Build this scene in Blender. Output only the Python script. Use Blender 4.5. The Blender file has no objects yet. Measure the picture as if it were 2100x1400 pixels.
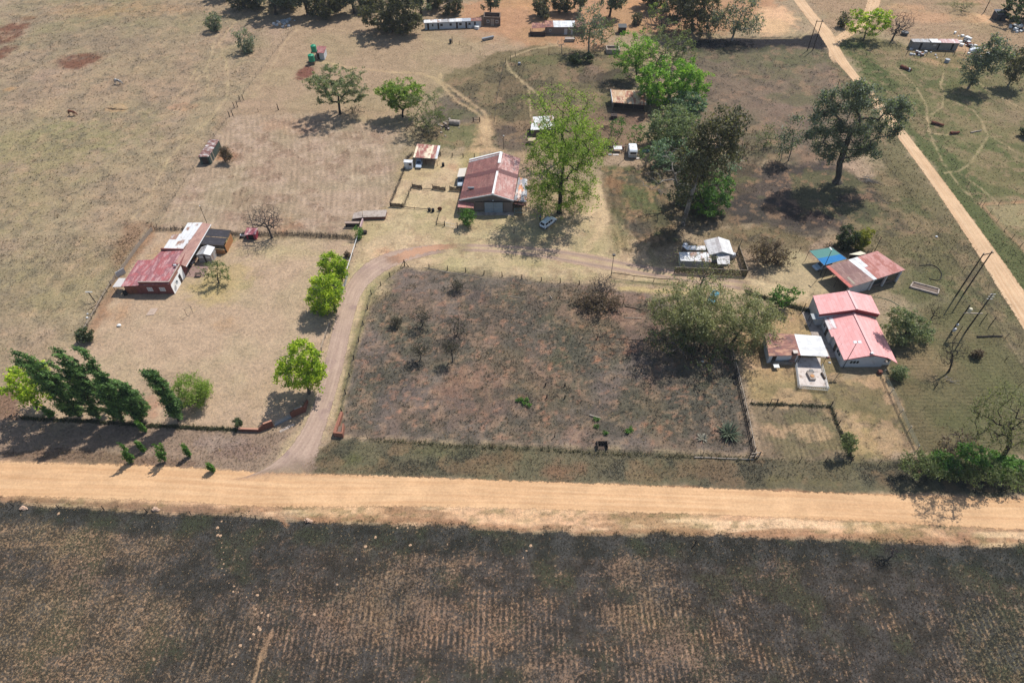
import bpy, math, random
import numpy as np
from mathutils import Vector
S = bpy.context.scene
R = math.radians
# ---------------------------------------------------------------- camera, sky, sun, exposure
PITCH = 47.5; CAMH = 100.0; FOC = 1400.0
cam = bpy.data.objects.new('camera', bpy.data.cameras.new('camera'))
S.collection.objects.link(cam); S.camera = cam
cam.location = (0, 0, CAMH); cam.rotation_euler = (R(90 - PITCH), 0, 0)
cam.data.sensor_width = 36; cam.data.lens = 24; cam.data.clip_start = 1; cam.data.clip_end = 6000
SUN_AZ, SUN_EL = 41.0, 57.0
world = bpy.data.worlds.new("World"); S.world = world; world.use_nodes = True
wn = world.node_tree.nodes; wl = world.node_tree.links
sky = wn.new('ShaderNodeTexSky'); sky.sky_type = 'NISHITA'; sky.sun_disc = False
sky.sun_elevation = R(SUN_EL); sky.sun_rotation = R(SUN_AZ)
wl.new(sky.outputs[0], wn['Background'].inputs[0]); wn['Background'].inputs[1].default_value = 0.12
sun = bpy.data.objects.new('sun', bpy.data.lights.new('sun', 'SUN')); S.collection.objects.link(sun)
sun.data.energy = 4.5; sun.data.angle = R(0.53); sun.data.color = (1.0, 0.965, 0.915)
sdir = Vector((math.sin(R(SUN_AZ)) * math.cos(R(SUN_EL)), math.cos(R(SUN_AZ)) * math.cos(R(SUN_EL)), math.sin(R(SUN_EL))))
sun.rotation_euler = (-sdir).to_track_quat('-Z', 'Y').to_euler(); sun.location = (80, 100, 120)
S.view_settings.view_transform = 'Standard'; S.view_settings.look = 'None'
S.view_settings.exposure = 0.33; S.view_settings.gamma = 1.0; S.view_settings.use_curve_mapping = False
S.cycles.max_bounces = 5; S.cycles.diffuse_bounces = 3; S.cycles.transparent_max_bounces = 12

rng = np.random.default_rng(7); random.seed(7)
# ---------------------------------------------------------------- survey helpers: a sight line of the survey picture meets the ground
_cp, _sp = math.cos(R(PITCH)), math.sin(R(PITCH))
def ray(px, py):
    x = (px - 1050) / FOC; y = (700 - py) / FOC
    return (x, _cp + y * _sp, -_sp + y * _cp)
def G(px, py, z=0.0):
    d = ray(px, py); t = (CAMH - z) / -d[2]
    return Vector((d[0] * t, d[1] * t, z))
def GP(p, zf):                       # point on a sloping plane z = zf(x, y)
    z = 3.0
    for _ in range(8):
        g = G(p[0], p[1], z); z = zf(g.x, g.y)
    return G(p[0], p[1], z)
def UP(by, px, py):                  # point in the upright plane y = by
    d = ray(px, py); t = by / d[1]
    return Vector((d[0] * t, by, CAMH + d[2] * t))
def mpp(p):                          # metres per survey pixel at a point
    depth = p[1] * _cp - (p[2] - CAMH) * _sp
    return depth / FOC
def crop(x0, y0, s): return lambda X, Y: (x0 + X / s, y0 + Y / s)
def lin(c):
    c = c / 255.0
    return c / 12.92 if c <= 0.04045 else ((c + 0.055) / 1.055) ** 2.4
def C(r, g, b, k=0.74): return (lin(r) * k, lin(g) * k, lin(b) * k)

# ---------------------------------------------------------------- objects
ORG = {}
def tag(o, label, cat, group=None):
    o['label'] = label; o['category'] = cat
    if group: o['group'] = group
    return o
def thing(name, label, cat, loc, group=None):
    o = bpy.data.objects.new(name, None); S.collection.objects.link(o)
    o.empty_display_size = 0.5
    o.location = loc; ORG[o.name] = Vector(loc)
    return tag(o, label, cat, group)
class MB:
    def __init__(s): s.v = []; s.f = []; s.uv = {}
    def add(s, vs, fs):
        n = len(s.v); s.v += [tuple(v) for v in vs]; s.f += [tuple(i + n for i in f) for f in fs]; return n
    def slab(s, pts, t=0.08, along=0):
        pts = [Vector(p) for p in pts]; n = len(pts); k = s.add(pts + [p - Vector((0, 0, t)) for p in pts], [])
        e = (pts[(along + 1) % n] - pts[along]).normalized()
        nrm = Vector((0, 0, 0))
        for i in range(n):
            a = pts[i]; b = pts[(i + 1) % n]; nrm += a.cross(b)
        nrm.normalize(); w = nrm.cross(e)
        uv = [((p - pts[along]).dot(e), (p - pts[along]).dot(w)) for p in pts]
        s.uv[len(s.f)] = uv; s.f.append(tuple(k + i for i in range(n)))
        s.uv[len(s.f)] = uv[::-1]; s.f.append(tuple(k + n + i for i in reversed(range(n))))
        for i in range(n):
            j = (i + 1) % n
            s.uv[len(s.f)] = [uv[i], uv[i], uv[j], uv[j]]; s.f.append((k + i, k + n + i, k + n + j, k + j))
        return s
    def prism(s, poly, z0, z1):
        n = len(poly); zt = z1 if isinstance(z1, (list, tuple)) else [z1] * n
        zb = z0 if isinstance(z0, (list, tuple)) else [z0] * n
        s.add([(p[0], p[1], b) for p, b in zip(poly, zb)] + [(p[0], p[1], z) for p, z in zip(poly, zt)],
              [tuple(reversed(range(n))), tuple(range(n, 2 * n))] + [(i, (i + 1) % n, n + (i + 1) % n, n + i) for i in range(n)])
        return s
    def box(s, c, size, rz=0.0):
        cx, cy, cz = c; hx, hy, hz = size[0] / 2, size[1] / 2, size[2] / 2; ca, sa = math.cos(rz), math.sin(rz)
        vs = []
        for z in (-hz, hz):
            for x, y in ((-hx, -hy), (hx, -hy), (hx, hy), (-hx, hy)):
                vs.append((cx + x * ca - y * sa, cy + x * sa + y * ca, cz + z))
        s.add(vs, [(3, 2, 1, 0), (4, 5, 6, 7), (0, 1, 5, 4), (1, 2, 6, 5), (2, 3, 7, 6), (3, 0, 4, 7)]); return s
    def bar(s, a, b, w, h=None):
        a = Vector(a); b = Vector(b); h = h or w; d = (b - a).normalized()
        u = d.cross(Vector((0, 0, 1)))
        if u.length < 1e-3: u = Vector((1, 0, 0))
        u.normalize(); v = u.cross(d); vs = []
        for p in (a, b):
            for x, y in ((-1, -1), (1, -1), (1, 1), (-1, 1)): vs.append(p + u * (x * w / 2) + v * (y * h / 2))
        s.add(vs, [(3, 2, 1, 0), (4, 5, 6, 7), (0, 1, 5, 4), (1, 2, 6, 5), (2, 3, 7, 6), (3, 0, 4, 7)]); return s
    def tube(s, a, b, r0, r1=None, n=7):
        a = Vector(a); b = Vector(b); r1 = r0 if r1 is None else r1; d = (b - a).normalized()
        u = d.cross(Vector((0, 0, 1)))
        if u.length < 1e-3: u = Vector((1, 0, 0))
        u.normalize(); v = u.cross(d); vs = []
        for p, r in ((a, r0), (b, r1)):
            for i in range(n):
                t = 2 * math.pi * i / n; vs.append(p + u * (r * math.cos(t)) + v * (r * math.sin(t)))
        s.add(vs, [tuple(reversed(range(n))), tuple(range(n, 2 * n))] + [(i, (i + 1) % n, n + (i + 1) % n, n + i) for i in range(n)]); return s
    def path(s, pts, r, n=6):
        for a, b in zip(pts[:-1], pts[1:]): s.tube(a, b, r, r, n)
        return s
    def lathe(s, c, prof, n=16, axis='Z'):
        vs = []
        for r, z in prof:
            for i in range(n):
                t = 2 * math.pi * i / n; a, b = r * math.cos(t), r * math.sin(t)
                vs.append((c[0] + a, c[1] + b, c[2] + z) if axis == 'Z' else ((c[0] + z, c[1] + a, c[2] + b) if axis == 'X' else (c[0] + a, c[1] + z, c[2] + b)))
        m = len(prof)
        fs = [(j * n + i, j * n + (i + 1) % n, (j + 1) * n + (i + 1) % n, (j + 1) * n + i) for j in range(m - 1) for i in range(n)]
        fs += [tuple(reversed(range(n))), tuple(range((m - 1) * n, m * n))]
        s.add(vs, fs); return s
    def blob(s, c, rad, seed=0, rough=.25, n=10, m=7):
        rr = random.Random(seed); vs = [(c[0], c[1], c[2] - rad[2])]
        for j in range(1, m):
            ph = -math.pi / 2 + math.pi * j / m
            for i in range(n):
                t = 2 * math.pi * i / n; k = 1 + rough * (rr.random() - .5) * 2
                vs.append((c[0] + rad[0] * k * math.cos(ph) * math.cos(t), c[1] + rad[1] * k * math.cos(ph) * math.sin(t), c[2] + rad[2] * k * math.sin(ph)))
        vs.append((c[0], c[1], c[2] + rad[2])); L = len(vs) - 1
        fs = [(0, 1 + (i + 1) % n, 1 + i) for i in range(n)]
        for j in range(m - 2):
            for i in range(n): fs.append((1 + j * n + i, 1 + j * n + (i + 1) % n, 1 + (j + 1) * n + (i + 1) % n, 1 + (j + 1) * n + i))
        fs += [(L, 1 + (m - 2) * n + i, 1 + (m - 2) * n + (i + 1) % n) for i in range(n)]
        s.add(vs, fs); return s
    def mesh(s, name, mat, org=(0, 0, 0), smooth=False):
        me = bpy.data.meshes.new(name); o = Vector(org)
        me.from_pydata([tuple(Vector(v) - o) for v in s.v], [], s.f)
        if s.uv:
            ul = me.uv_layers.new(name='UVMap').data
            for fi, uv in s.uv.items():
                p = me.polygons[fi]
                for k, li in enumerate(range(p.loop_start, p.loop_start + p.loop_total)): ul[li].uv = uv[k % len(uv)]
        if mat: me.materials.append(mat)
        if smooth:
            me.polygons.foreach_set('use_smooth', [True] * len(me.polygons))
        me.update(); return me
    def build(s, name, mat, parent=None, smooth=False, label=None, cat=None, group=None, org=None):
        if parent is not None: o3 = ORG[parent.name]
        else:
            if org is None:
                xs = [v[0] for v in s.v]; ys = [v[1] for v in s.v]; zs = [v[2] for v in s.v]
                org = ((min(xs) + max(xs)) / 2, (min(ys) + max(ys)) / 2, min(zs))
            o3 = Vector(org)
        ob = bpy.data.objects.new(name, s.mesh(name, mat, o3, smooth)); S.collection.objects.link(ob)
        if parent is not None: ob.parent = parent
        else: ob.location = o3
        ORG[ob.name] = o3
        if label and cat: tag(ob, label, cat, group)
        elif label: ob['label'] = label
        return ob
def struct(o): o['kind'] = 'structure'; return o
def rawmesh(name, V, F, mat, org=(0, 0, 0), fcol=None, vcol=None, vattr=None, parent=None, nside=4, smooth=False):
    """fast mesh from numpy arrays; all faces have nside corners"""
    me = bpy.data.meshes.new(name); V = np.asarray(V, np.float32) - np.asarray(org, np.float32); F = np.asarray(F, np.int32)
    me.vertices.add(len(V)); me.vertices.foreach_set('co', V.ravel())
    me.loops.add(F.size); me.loops.foreach_set('vertex_index', F.ravel())
    me.polygons.add(len(F)); me.polygons.foreach_set('loop_start', np.arange(0, F.size, nside, dtype=np.int32))
    me.polygons.foreach_set('loop_total', np.full(len(F), nside, np.int32))
    if smooth: me.polygons.foreach_set('use_smooth', np.ones(len(F), bool))
    if fcol is not None:
        a = me.attributes.new('Col', 'FLOAT_COLOR', 'FACE'); a.data.foreach_set('color', np.c_[fcol, np.ones(len(fcol))].astype(np.float32).ravel())
    for k, d in (vcol or {}).items():
        a = me.attributes.new(k, 'FLOAT_COLOR', 'POINT'); a.data.foreach_set('color', np.c_[d, np.ones(len(d))].astype(np.float32).ravel())
    for k, d in (vattr or {}).items():
        a = me.attributes.new(k, 'FLOAT', 'POINT'); a.data.foreach_set('value', np.asarray(d, np.float32))
    me.materials.append(mat); me.update(calc_edges=True); me.validate()
    ob = bpy.data.objects.new(name, me); S.collection.objects.link(ob)
    if parent is not None: ob.parent = parent
    else: ob.location = org
    ORG[ob.name] = Vector(org)
    return ob

# ---------------------------------------------------------------- materials
class NT:
    def __init__(s, name):
        m = bpy.data.materials.new(name); m.use_nodes = True; s.m = m; s.t = m.node_tree; s.N = s.t.nodes; s.b = s.N['Principled BSDF']; s.out = s.N['Material Output']
    def n(s, typ, **kw):
        x = s.N.new('ShaderNode' + typ)
        for k, v in kw.items(): setattr(x, k, v)
        return x
    def link(s, a, b): s.t.links.new(a, b)
    def set(s, sock, v):
        if hasattr(v, 'links') or hasattr(v, 'is_linked'): s.link(v, sock)
        elif isinstance(v, (tuple, list)): sock.default_value = tuple(v) + (1,) if len(v) == 3 and len(sock.default_value) == 4 else v
        else: sock.default_value = v
    def math(s, op, a, b=None, c=None, clamp=False):
        x = s.n('Math', operation=op, use_clamp=clamp); s.set(x.inputs[0], a)
        if b is not None: s.set(x.inputs[1], b)
        if c is not None: s.set(x.inputs[2], c)
        return x.outputs[0]
    def noise(s, vec, scale, detail=4, rough=.55, dist=0.0):
        x = s.n('TexNoise'); x.inputs['Scale'].default_value = scale; x.inputs['Detail'].default_value = detail
        x.inputs['Roughness'].default_value = rough; x.inputs['Distortion'].default_value = dist; s.link(vec, x.inputs['Vector']); return x.outputs['Fac']
    def map(s, v, a, b, c=0.0, d=1.0, smooth=True):
        x = s.n('MapRange'); x.interpolation_type = 'SMOOTHSTEP' if smooth else 'LINEAR'
        s.set(x.inputs['Value'], v)
        for k, q in zip(('From Min', 'From Max', 'To Min', 'To Max'), (a, b, c, d)): s.set(x.inputs[k], q)
        return x.outputs['Result']
    def mix(s, f, a, b, mode='MIX'):
        x = s.n('Mix', data_type='RGBA', blend_type=mode); s.set(x.inputs[0], f); s.set(x.inputs[6], a); s.set(x.inputs[7], b); return x.outputs[2]
    def scale(s, col, v):
        x = s.n('VectorMath', operation='SCALE'); s.set(x.inputs[0], col); s.set(x.inputs[3], v); return x.outputs[0]
    def vscale(s, vec, sc):
        x = s.n('VectorMath', operation='MULTIPLY'); s.set(x.inputs[0], vec); x.inputs[1].default_value = sc; return x.outputs[0]
    def attr(s, name, out='Color'):
        x = s.n('Attribute'); x.attribute_name = name; return x.outputs[out]
    def pos(s): return s.n('NewGeometry').outputs['Position']
    def bump(s, h, strength=.5, dist=.05):
        x = s.n('Bump'); x.inputs['Strength'].default_value = strength; x.inputs['Distance'].default_value = dist; s.link(h, x.inputs['Height']); s.link(x.outputs[0], s.b.inputs['Normal'])
    def done(s, col, rough=.85, spec=.25, metal=0.0):
        s.set(s.b.inputs['Base Color'], col); s.set(s.b.inputs['Roughness'], rough); s.b.inputs['Specular IOR Level'].default_value = spec; s.b.inputs['Metallic'].default_value = metal
        return s.m
def mat(name, col, rough=.85, var=.35, sc=3.0, spec=.2, metal=0.0, dirt=None, dirtamt=.45):
    t = NT(name); p = t.pos(); n = t.noise(p, sc, 5, .65)
    c = t.scale(col, t.math('MULTIPLY_ADD', n, var * 2, 1 - var))
    if dirt:
        d = t.map(t.noise(p, sc * .45, 6, .7), 1 - dirtamt - .12, 1 - dirtamt + .16); c = t.mix(d, c, dirt)
    return t.done(c, rough, spec, metal)
def roofmat(name, base, alt, pale, sheet=.8, rust=.5, speck=.0, streak=.4, rough=.55, pitch=.16, seed=0., lap=3.2, sheetvar=.3, metal=0.0, courses=0.0, rib=.72):
    """corrugated sheet: u runs along the eave, v up the slope"""
    t = NT(name); uv = t.n('UVMap').outputs[0]; sp = t.n('SeparateXYZ'); t.link(uv, sp.inputs[0]); u, v = sp.outputs[0], sp.outputs[1]
    off = t.n('VectorMath', operation='ADD'); t.link(uv, off.inputs[0]); off.inputs[1].default_value = (seed, seed * 1.7, 0); q = off.outputs[0]
    cell = t.math('FLOOR', t.math('DIVIDE', u, sheet)); row = t.math('FLOOR', t.math('DIVIDE', v, lap))
    cb = t.n('CombineXYZ'); t.link(cell, cb.inputs[0]); t.link(row, cb.inputs[1]); cb.inputs[2].default_value = seed
    wn_ = t.n('TexWhiteNoise', noise_dimensions='3D'); t.link(cb.outputs[0], wn_.inputs['Vector']); w = wn_.outputs['Value']
    n1 = t.noise(t.vscale(q, (1.1, .35, 1)), 1.0, 6, .7); n2 = t.noise(q, .55, 5, .6); n3 = t.noise(t.vscale(q, (4.5, 1.2, 1)), 1.0, 5, .7)
    r = t.map(t.math('ADD', n2, t.math('MULTIPLY', t.math('SUBTRACT', w, .5), .35)), .62 - rust * .35, .74 - rust * .35)
    c = t.mix(r, base, alt)
    c = t.mix(t.math('MULTIPLY', t.map(n1, .48, .60), streak), c, pale)
    if speck:
        g1 = t.math('FRACT', t.math('DIVIDE', v, .62)); s1 = t.map(g1, .0, .35, 1, 0)
        c = t.mix(t.math('MULTIPLY', t.math('MULTIPLY', s1, t.map(n3, .42, .62)), speck), c, pale)
    c = t.scale(c, t.math('MULTIPLY_ADD', w, sheetvar, 1 - sheetvar * .5))
    c = t.scale(c, t.math('MULTIPLY_ADD', n3, .5, .75))
    edge = t.map(t.math('FRACT', t.math('DIVIDE', u, sheet)), 0.0, .14, rib, 1.0)
    c = t.scale(c, edge)
    if courses:
        e2 = t.map(t.math('FRACT', t.math('DIVIDE', v, courses)), 0.0, .25, .7, 1.0); c = t.scale(c, e2)
    h = t.math('SINE', t.math('MULTIPLY', u, 2 * math.pi / pitch)); t.bump(h, .5, .02)
    return t.done(c, rough, .35, metal)
def leafmat(name, trans=.35, rough=.5):
    t = NT(name); c = t.attr('Col'); t.set(t.b.inputs['Base Color'], c); t.b.inputs['Roughness'].default_value = rough; t.b.inputs['Specular IOR Level'].default_value = .25
    tr = t.n('BsdfTranslucent'); t.link(t.mix(1.0, c, (1.25, 1.3, .55), 'MULTIPLY'), tr.inputs[0])
    mx = t.n('MixShader'); mx.inputs[0].default_value = trans; t.link(t.b.outputs[0], mx.inputs[1]); t.link(tr.outputs[0], mx.inputs[2]); t.link(mx.outputs[0], t.out.inputs[0])
    return t.m
def barkmat(name, c1, c2, sc=2.0):
    t = NT(name); p = t.pos(); n = t.noise(t.vscale(p, (1, 1, .3)), sc, 6, .7)
    c = t.mix(t.map(n, .35, .65), c1, c2); t.bump(t.noise(p, 9, 4), .6, .05); return t.done(c, .9, .1)
# ================================================================ GROUND
_T = np.random.default_rng(3).random((256, 256)).astype(np.float32)
def vnoise(x, y, s=0):
    x = x + s * 37.3; y = y + s * 91.7; xi = np.floor(x).astype(np.int64); yi = np.floor(y).astype(np.int64); fx = x - xi; fy = y - yi
    fx = fx * fx * (3 - 2 * fx); fy = fy * fy * (3 - 2 * fy); xi &= 255; yi &= 255; xj = (xi + 1) & 255; yj = (yi + 1) & 255
    return (_T[yi, xi] * (1 - fx) + _T[yi, xj] * fx) * (1 - fy) + (_T[yj, xi] * (1 - fx) + _T[yj, xj] * fx) * fy
def fbm(x, y, sc, o=4, s=0):
    a = 0; w = 1; t = 0
    for i in range(o): a = a + w * vnoise(x * sc, y * sc, s + i * 5); t += w; w *= .55; sc *= 2.03
    return a / t
xs = np.r_[-3000, -1200, -600, np.arange(-235, 235.1, .45), 600, 1200, 3000]
_y = [10.0]
while _y[-1] < 300: _y.append(_y[-1] + .32 + .35 * max(0, (_y[-1] - 60) / 240))
ys = np.r_[-600, -100, np.array(_y), 340, 420, 600, 1200, 4000]
GX, GY = np.meshgrid(xs, ys); gsh = GX.shape; GX = GX.ravel(); GY = GY.ravel()
WX = (fbm(GX, GY, .18, 4, 1) - .5); WY = (fbm(GX, GY, .18, 4, 9) - .5); WN = (fbm(GX, GY, .7, 3, 21) - .5)
COL = np.empty((len(GX), 3), np.float32)
BURN = np.zeros(len(GX), np.float32); TUFT = np.full(len(GX), .45, np.float32); FURR = np.zeros(len(GX), np.float32); FPH = np.zeros(len(GX), np.float32); GRS = np.full(len(GX), .6, np.float32)
def sdpoly(px, py, P):
    d = np.full(len(px), 1e9, np.float32); ins = np.zeros(len(px), bool); n = len(P)
    for i in range(n):
        ax, ay = P[i]; bx, by = P[(i + 1) % n]; ex, ey = bx - ax, by - ay
        t = np.clip(((px - ax) * ex + (py - ay) * ey) / (ex * ex + ey * ey + 1e-9), 0, 1)
        d = np.minimum(d, np.hypot(px - ax - t * ex, py - ay - t * ey))
        c = ((ay > py) != (by > py)); ins ^= c & (px < ex * (py - ay) / (ey if abs(ey) > 1e-9 else 1e-9) + ax)
    return np.where(ins, d, -d)
def mask(P, soft=1.0, warp=1.6, px=True, frag=1.0):
    if px: P = [tuple(G(*q)[:2]) for q in P]
    P = np.array(P); m = np.zeros(len(GX), np.float32); mg = soft + warp + 3
    k = np.where((GX > P[:, 0].min() - mg) & (GX < P[:, 0].max() + mg) & (GY > P[:, 1].min() - mg) & (GY < P[:, 1].max() + mg))[0]
    if len(k) == 0: return k, np.zeros(0)
    sd = sdpoly(GX[k] + WX[k] * warp * 2, GY[k] + WY[k] * warp * 2, P) + WN[k] * soft * 2.4 * frag
    t = np.clip((sd + soft) / (2 * soft), 0, 1); return k, t * t * (3 - 2 * t)
def paint(P, col, soft=1.0, warp=1.6, a=1.0, burn=None, tuft=None, furr=None, grs=None, ph=None, px=True):
    k, m = mask(P, soft, warp, px)
    if len(k) == 0: return
    m = m * a
    if col is not None: COL[k] = COL[k] * (1 - m[:, None]) + np.array(col, np.float32) * m[:, None]
    for arr, val in ((BURN, burn), (TUFT, tuft), (FURR, furr), (GRS, grs)):
        if val is not None: arr[k] = arr[k] * (1 - m) + val * m
    if ph is not None: kk = k[m > .02]; FPH[kk] = ph(GX[kk], GY[kk])
def spot(px, py, rx, ry, col, a=1.0, soft=.8, **kw):
    c = G(px, py); r = rx * mpp(c); d = abs(G(px, py - ry).y - G(px, py + ry).y) / 2
    P = [(c.x + r * math.cos(t), c.y + d * math.sin(t)) for t in np.linspace(0, 2 * math.pi, 14, endpoint=False)]
    paint(P, col, soft, kw.pop('warp', 1.2), a, px=False, **kw)
def trail(pts, w, col, soft=.35, a=.85, **kw):
    g = [np.array(G(*p)[:2]) for p in pts]; L = []; Rr = []
    for i, p in enumerate(g):
        d = g[min(i + 1, len(g) - 1)] - g[max(i - 1, 0)]; d /= np.hypot(*d); nrm = np.array((-d[1], d[0])) * w / 2; L.append(tuple(p + nrm)); Rr.append(tuple(p - nrm))
    paint(L + Rr[::-1], col, soft, kw.pop('warp', .5), a, px=False, tuft=.1, **kw)
def mottle(P, col, sc, thr, wid, a, seed, ax=1, ay=1, **kw):
    k, m = mask(P, 1.5, 2)
    if len(k) == 0: return
    f = fbm(GX[k] * ax, GY[k] * ay, sc, 4, seed); m = m * np.clip((f - thr) / wid, 0, 1) * a
    if col is not None: COL[k] = COL[k] * (1 - m[:, None]) + np.array(col, np.float32) * m[:, None]
    for nm, arr in (('burn', BURN), ('tuft', TUFT)):
        if nm in kw: arr[k] = arr[k] * (1 - m) + kw[nm] * m
def flecks(px, py, rx, ry, n, col, r0=1.6, r1=3.4, a=.6):
    for i in range(n): spot(random.gauss(px, rx * .6), random.gauss(py, ry * .6), random.uniform(r0, r1), random.uniform(r0, r1) * .45, col, a, soft=.35, warp=.9)
# base: dry veld with large soft shifts of tone
tan = np.array(C(160, 139, 111)); tan2 = np.array(C(147, 132, 101)); tan3 = np.array(C(166, 141, 118)); 
n1 = fbm(GX, GY, .022, 3, 31)[:, None]; n2 = fbm(GX, GY, .06, 4, 47)[:, None]
COL[:] = tan + (tan2 - tan) * np.clip((n1 - .45) * 4, 0, 1) + (tan3 - tan) * np.clip((n2 - .5) * 4, 0, 1)
# --- pasture on the left
for q in ((90, 300, 120, 50, C(143, 134, 92), .7), (230, 265, 90, 30, C(140, 132, 92), .6), (60, 400, 90, 60, C(150, 136, 98), .6), (140, 560, 110, 60, C(152, 136, 99), .6), (330, 160, 120, 50, C(158, 133, 108), .5), (180, 90, 120, 30, C(146, 128, 104), .6), (60, 190, 70, 25, C(140, 120, 100), .5), (260, 20, 140, 10, C(180, 140, 98), .5)): spot(*q[:5], a=q[5], soft=6, warp=6)
for q in ((160, 125, 42, 17), (8, 70, 38, 24), (5, 108, 20, 14)): spot(*q, C(122, 82, 62), .95, tuft=.5, soft=1.6, warp=3)
spot(55, 38, 20, 5, C(124, 90, 62), .7); spot(25, 182, 12, 5, C(190, 146, 100), .7); spot(375, 218, 30, 8, C(186, 142, 108), .6); spot(240, 222, 22, 9, C(190, 150, 105), .7)
spot(1000, 30, 60, 20, C(180, 140, 100), .5, soft=3)
LP = [(-400, 0), (560, 0), (480, 240), (330, 460), (160, 700), (-400, 800)]
mottle(LP, C(122, 108, 92), .22, .53, .08, .28, 11, tuft=.9); mottle(LP, C(112, 104, 92), .6, .57, .06, .35, 12, tuft=1.0); mottle(LP, C(180, 150, 118), .35, .60, .08, .4, 13)
# --- orange ground beyond, top centre
paint([(930, 20), (1040, -20), (1260, -40), (1600, -40), (1600, 30), (1500, 70), (1390, 75), (1260, 70), (1230, 105), (1100, 95), (960, 85)], C(178, 134, 98), 4, 5, .9, tuft=.2)
paint([(1560, 20), (1610, 12), (1632, 40), (1625, 66), (1560, 72), (1548, 45)], C(213, 170, 130), 2, 2, .95, tuft=.1)
for q in ((1100, 10, 70, 8), (1330, 15, 60, 10), (1290, 5, 40, 7)): spot(*q, C(196, 144, 100), .6, soft=3)
paint([(1640, -30), (1800, -30), (1960, -30), (2300, -30), (2300, 120), (2000, 100), (1880, 80), (1740, 60), (1700, 60)], C(160, 132, 102), 3, 4, .8, tuft=.4)
for q in ((1900, 35, 60, 12), (2010, 40, 40, 10), (1990, 5, 30, 5), (1860, 15, 40, 6)): spot(*q, C(196, 150, 110), .55, soft=2)
spot(2020, 38, 16, 10, C(208, 165, 122), .8); spot(1960, 8, 50, 4, C(110, 108, 70), .6)
# --- middle paddocks
paint([(640, 20), (560, 110), (480, 240), (690, 250), (830, 240), (905, 170), (1090, 100), (1000, 60)], C(163, 138, 110), 2, 3, .7, tuft=.25)
paint([(905, 165), (1000, 112), (1090, 100), (1095, 200), (1110, 260), (1010, 280), (985, 240), (930, 200)], C(116, 104, 74), 2, 2.5, .9, tuft=.5, burn=.12)
paint([(935, 185), (985, 205), (1000, 245), (960, 255), (900, 262), (860, 250), (900, 205)], C(98, 88, 78), 1.5, 2, .8, burn=.3)
paint([(1020, 150), (1085, 140), (1095, 280), (1015, 275)], C(110, 95, 72), 1, 1.5, .8, furr=.5, ph=lambda x, y: x / 1.5 + y * .03, burn=.1)
paint([(1005, 255), (1090, 260), (1085, 315), (1020, 310)], C(92, 78, 70), 1.2, 1.5, .8, burn=.3)
paint([(870, 255), (985, 255), (985, 300), (880, 305)], C(104, 106, 66), 1.2, 1.5, .8)
paint([(1085, 95), (1290, 105), (1290, 240), (1240, 330), (1120, 300), (1060, 160)], C(112, 101, 72), 2, 3, .85, tuft=.5)
spot(1200, 150, 45, 18, C(128, 104, 90), .7); spot(1260, 270, 70, 40, C(124, 98, 80), .7, soft=2, warp=3); spot(1265, 165, 40, 25, C(60, 54, 50), .7, burn=.4)
spot(1290, 235, 45, 20, C(122, 92, 78), .7)
paint([(1380, 90), (1690, 88), (1760, 180), (1830, 290), (1690, 340), (1500, 330), (1420, 240)], C(121, 104, 87), 2, 3, 1, tuft=.35)
for q in ((1570, 145, 60, 22, C(104, 100, 72)), (1640, 120, 40, 18, C(106, 103, 72)), (1540, 290, 60, 40, C(98, 96, 66)), (1600, 230, 60, 20, C(128, 106, 92)), (1660, 190, 30, 20, C(110, 104, 76)), (1450, 130, 50, 20, C(112, 98, 84))): spot(*q, .6, soft=4, warp=4)
paint([(1405, 82), (1500, 78), (1640, 76), (1690, 70), (1700, 96), (1690, 106), (1640, 96), (1590, 102), (1530, 112), (1480, 104), (1420, 108)], C(40, 37, 40), .9, 1.6, 1, burn=0, tuft=.3)
# --- right of the side road
paint([(1700, 90), (1770, 70), (1850, 90), (2000, 110), (2300, 110), (2300, 420), (2060, 410), (1990, 400), (1920, 300), (1850, 230)], C(120, 112, 76), 2, 3, 1, tuft=.5)
paint([(1726, 92), (1768, 86), (1820, 150), (1880, 210), (1980, 340), (2100, 480), (2180, 600), (2130, 660), (2060, 560), (1900, 330), (1800, 200)], C(88, 96, 56), 1.2, 1.5, .95, tuft=.6)
for q in ((1930, 185, 60, 20, C(94, 98, 58)), (1975, 300, 80, 40, C(102, 104, 66)), (1900, 240, 50, 22, C(96, 100, 60)), (2050, 330, 60, 40, C(106, 104, 66)), (2060, 200, 60, 30, C(112, 106, 76)), (1840, 120, 50, 12, C(150, 124, 98)), (1960, 100, 90, 16, C(190, 150, 116)), (2070, 240, 40, 18, C(142, 122, 96)), (2080, 120, 40, 20, C(168, 138, 100)), (1885, 105, 40, 8, C(142, 122, 96))): spot(*q, .7, soft=3, warp=4)
paint([(1990, 120), (1900, 112), (1870, 122), (1950, 140), (2000, 142)], C(184, 142, 108), 1.5, 2, .7)
paint([(2012, 408), (2100, 405), (2250, 520), (2250, 560), (2105, 520)], C(150, 136, 100), .7, .7, 1, tuft=.4)
trail([(2010, 420), (2110, 412)], 1.0, C(180, 138, 100)); trail([(2012, 418), (2060, 470), (2110, 520)], 1.2, C(170, 138, 104))
# --- verges left of the side road
paint([(1690, 110), (1722, 135), (1850, 290), (1950, 425), (2055, 570), (2110, 650), (2140, 800), (2060, 700), (1930, 560), (1880, 440), (1800, 330), (1740, 200)], C(112, 104, 74), 1.4, 2, .9, tuft=.6)
paint([(1800, 320), (1850, 330), (1960, 490), (1990, 610), (1860, 600), (1860, 560), (1700, 480), (1760, 420)], C(108, 100, 70), 2, 3, .9, tuft=.5)
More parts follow.
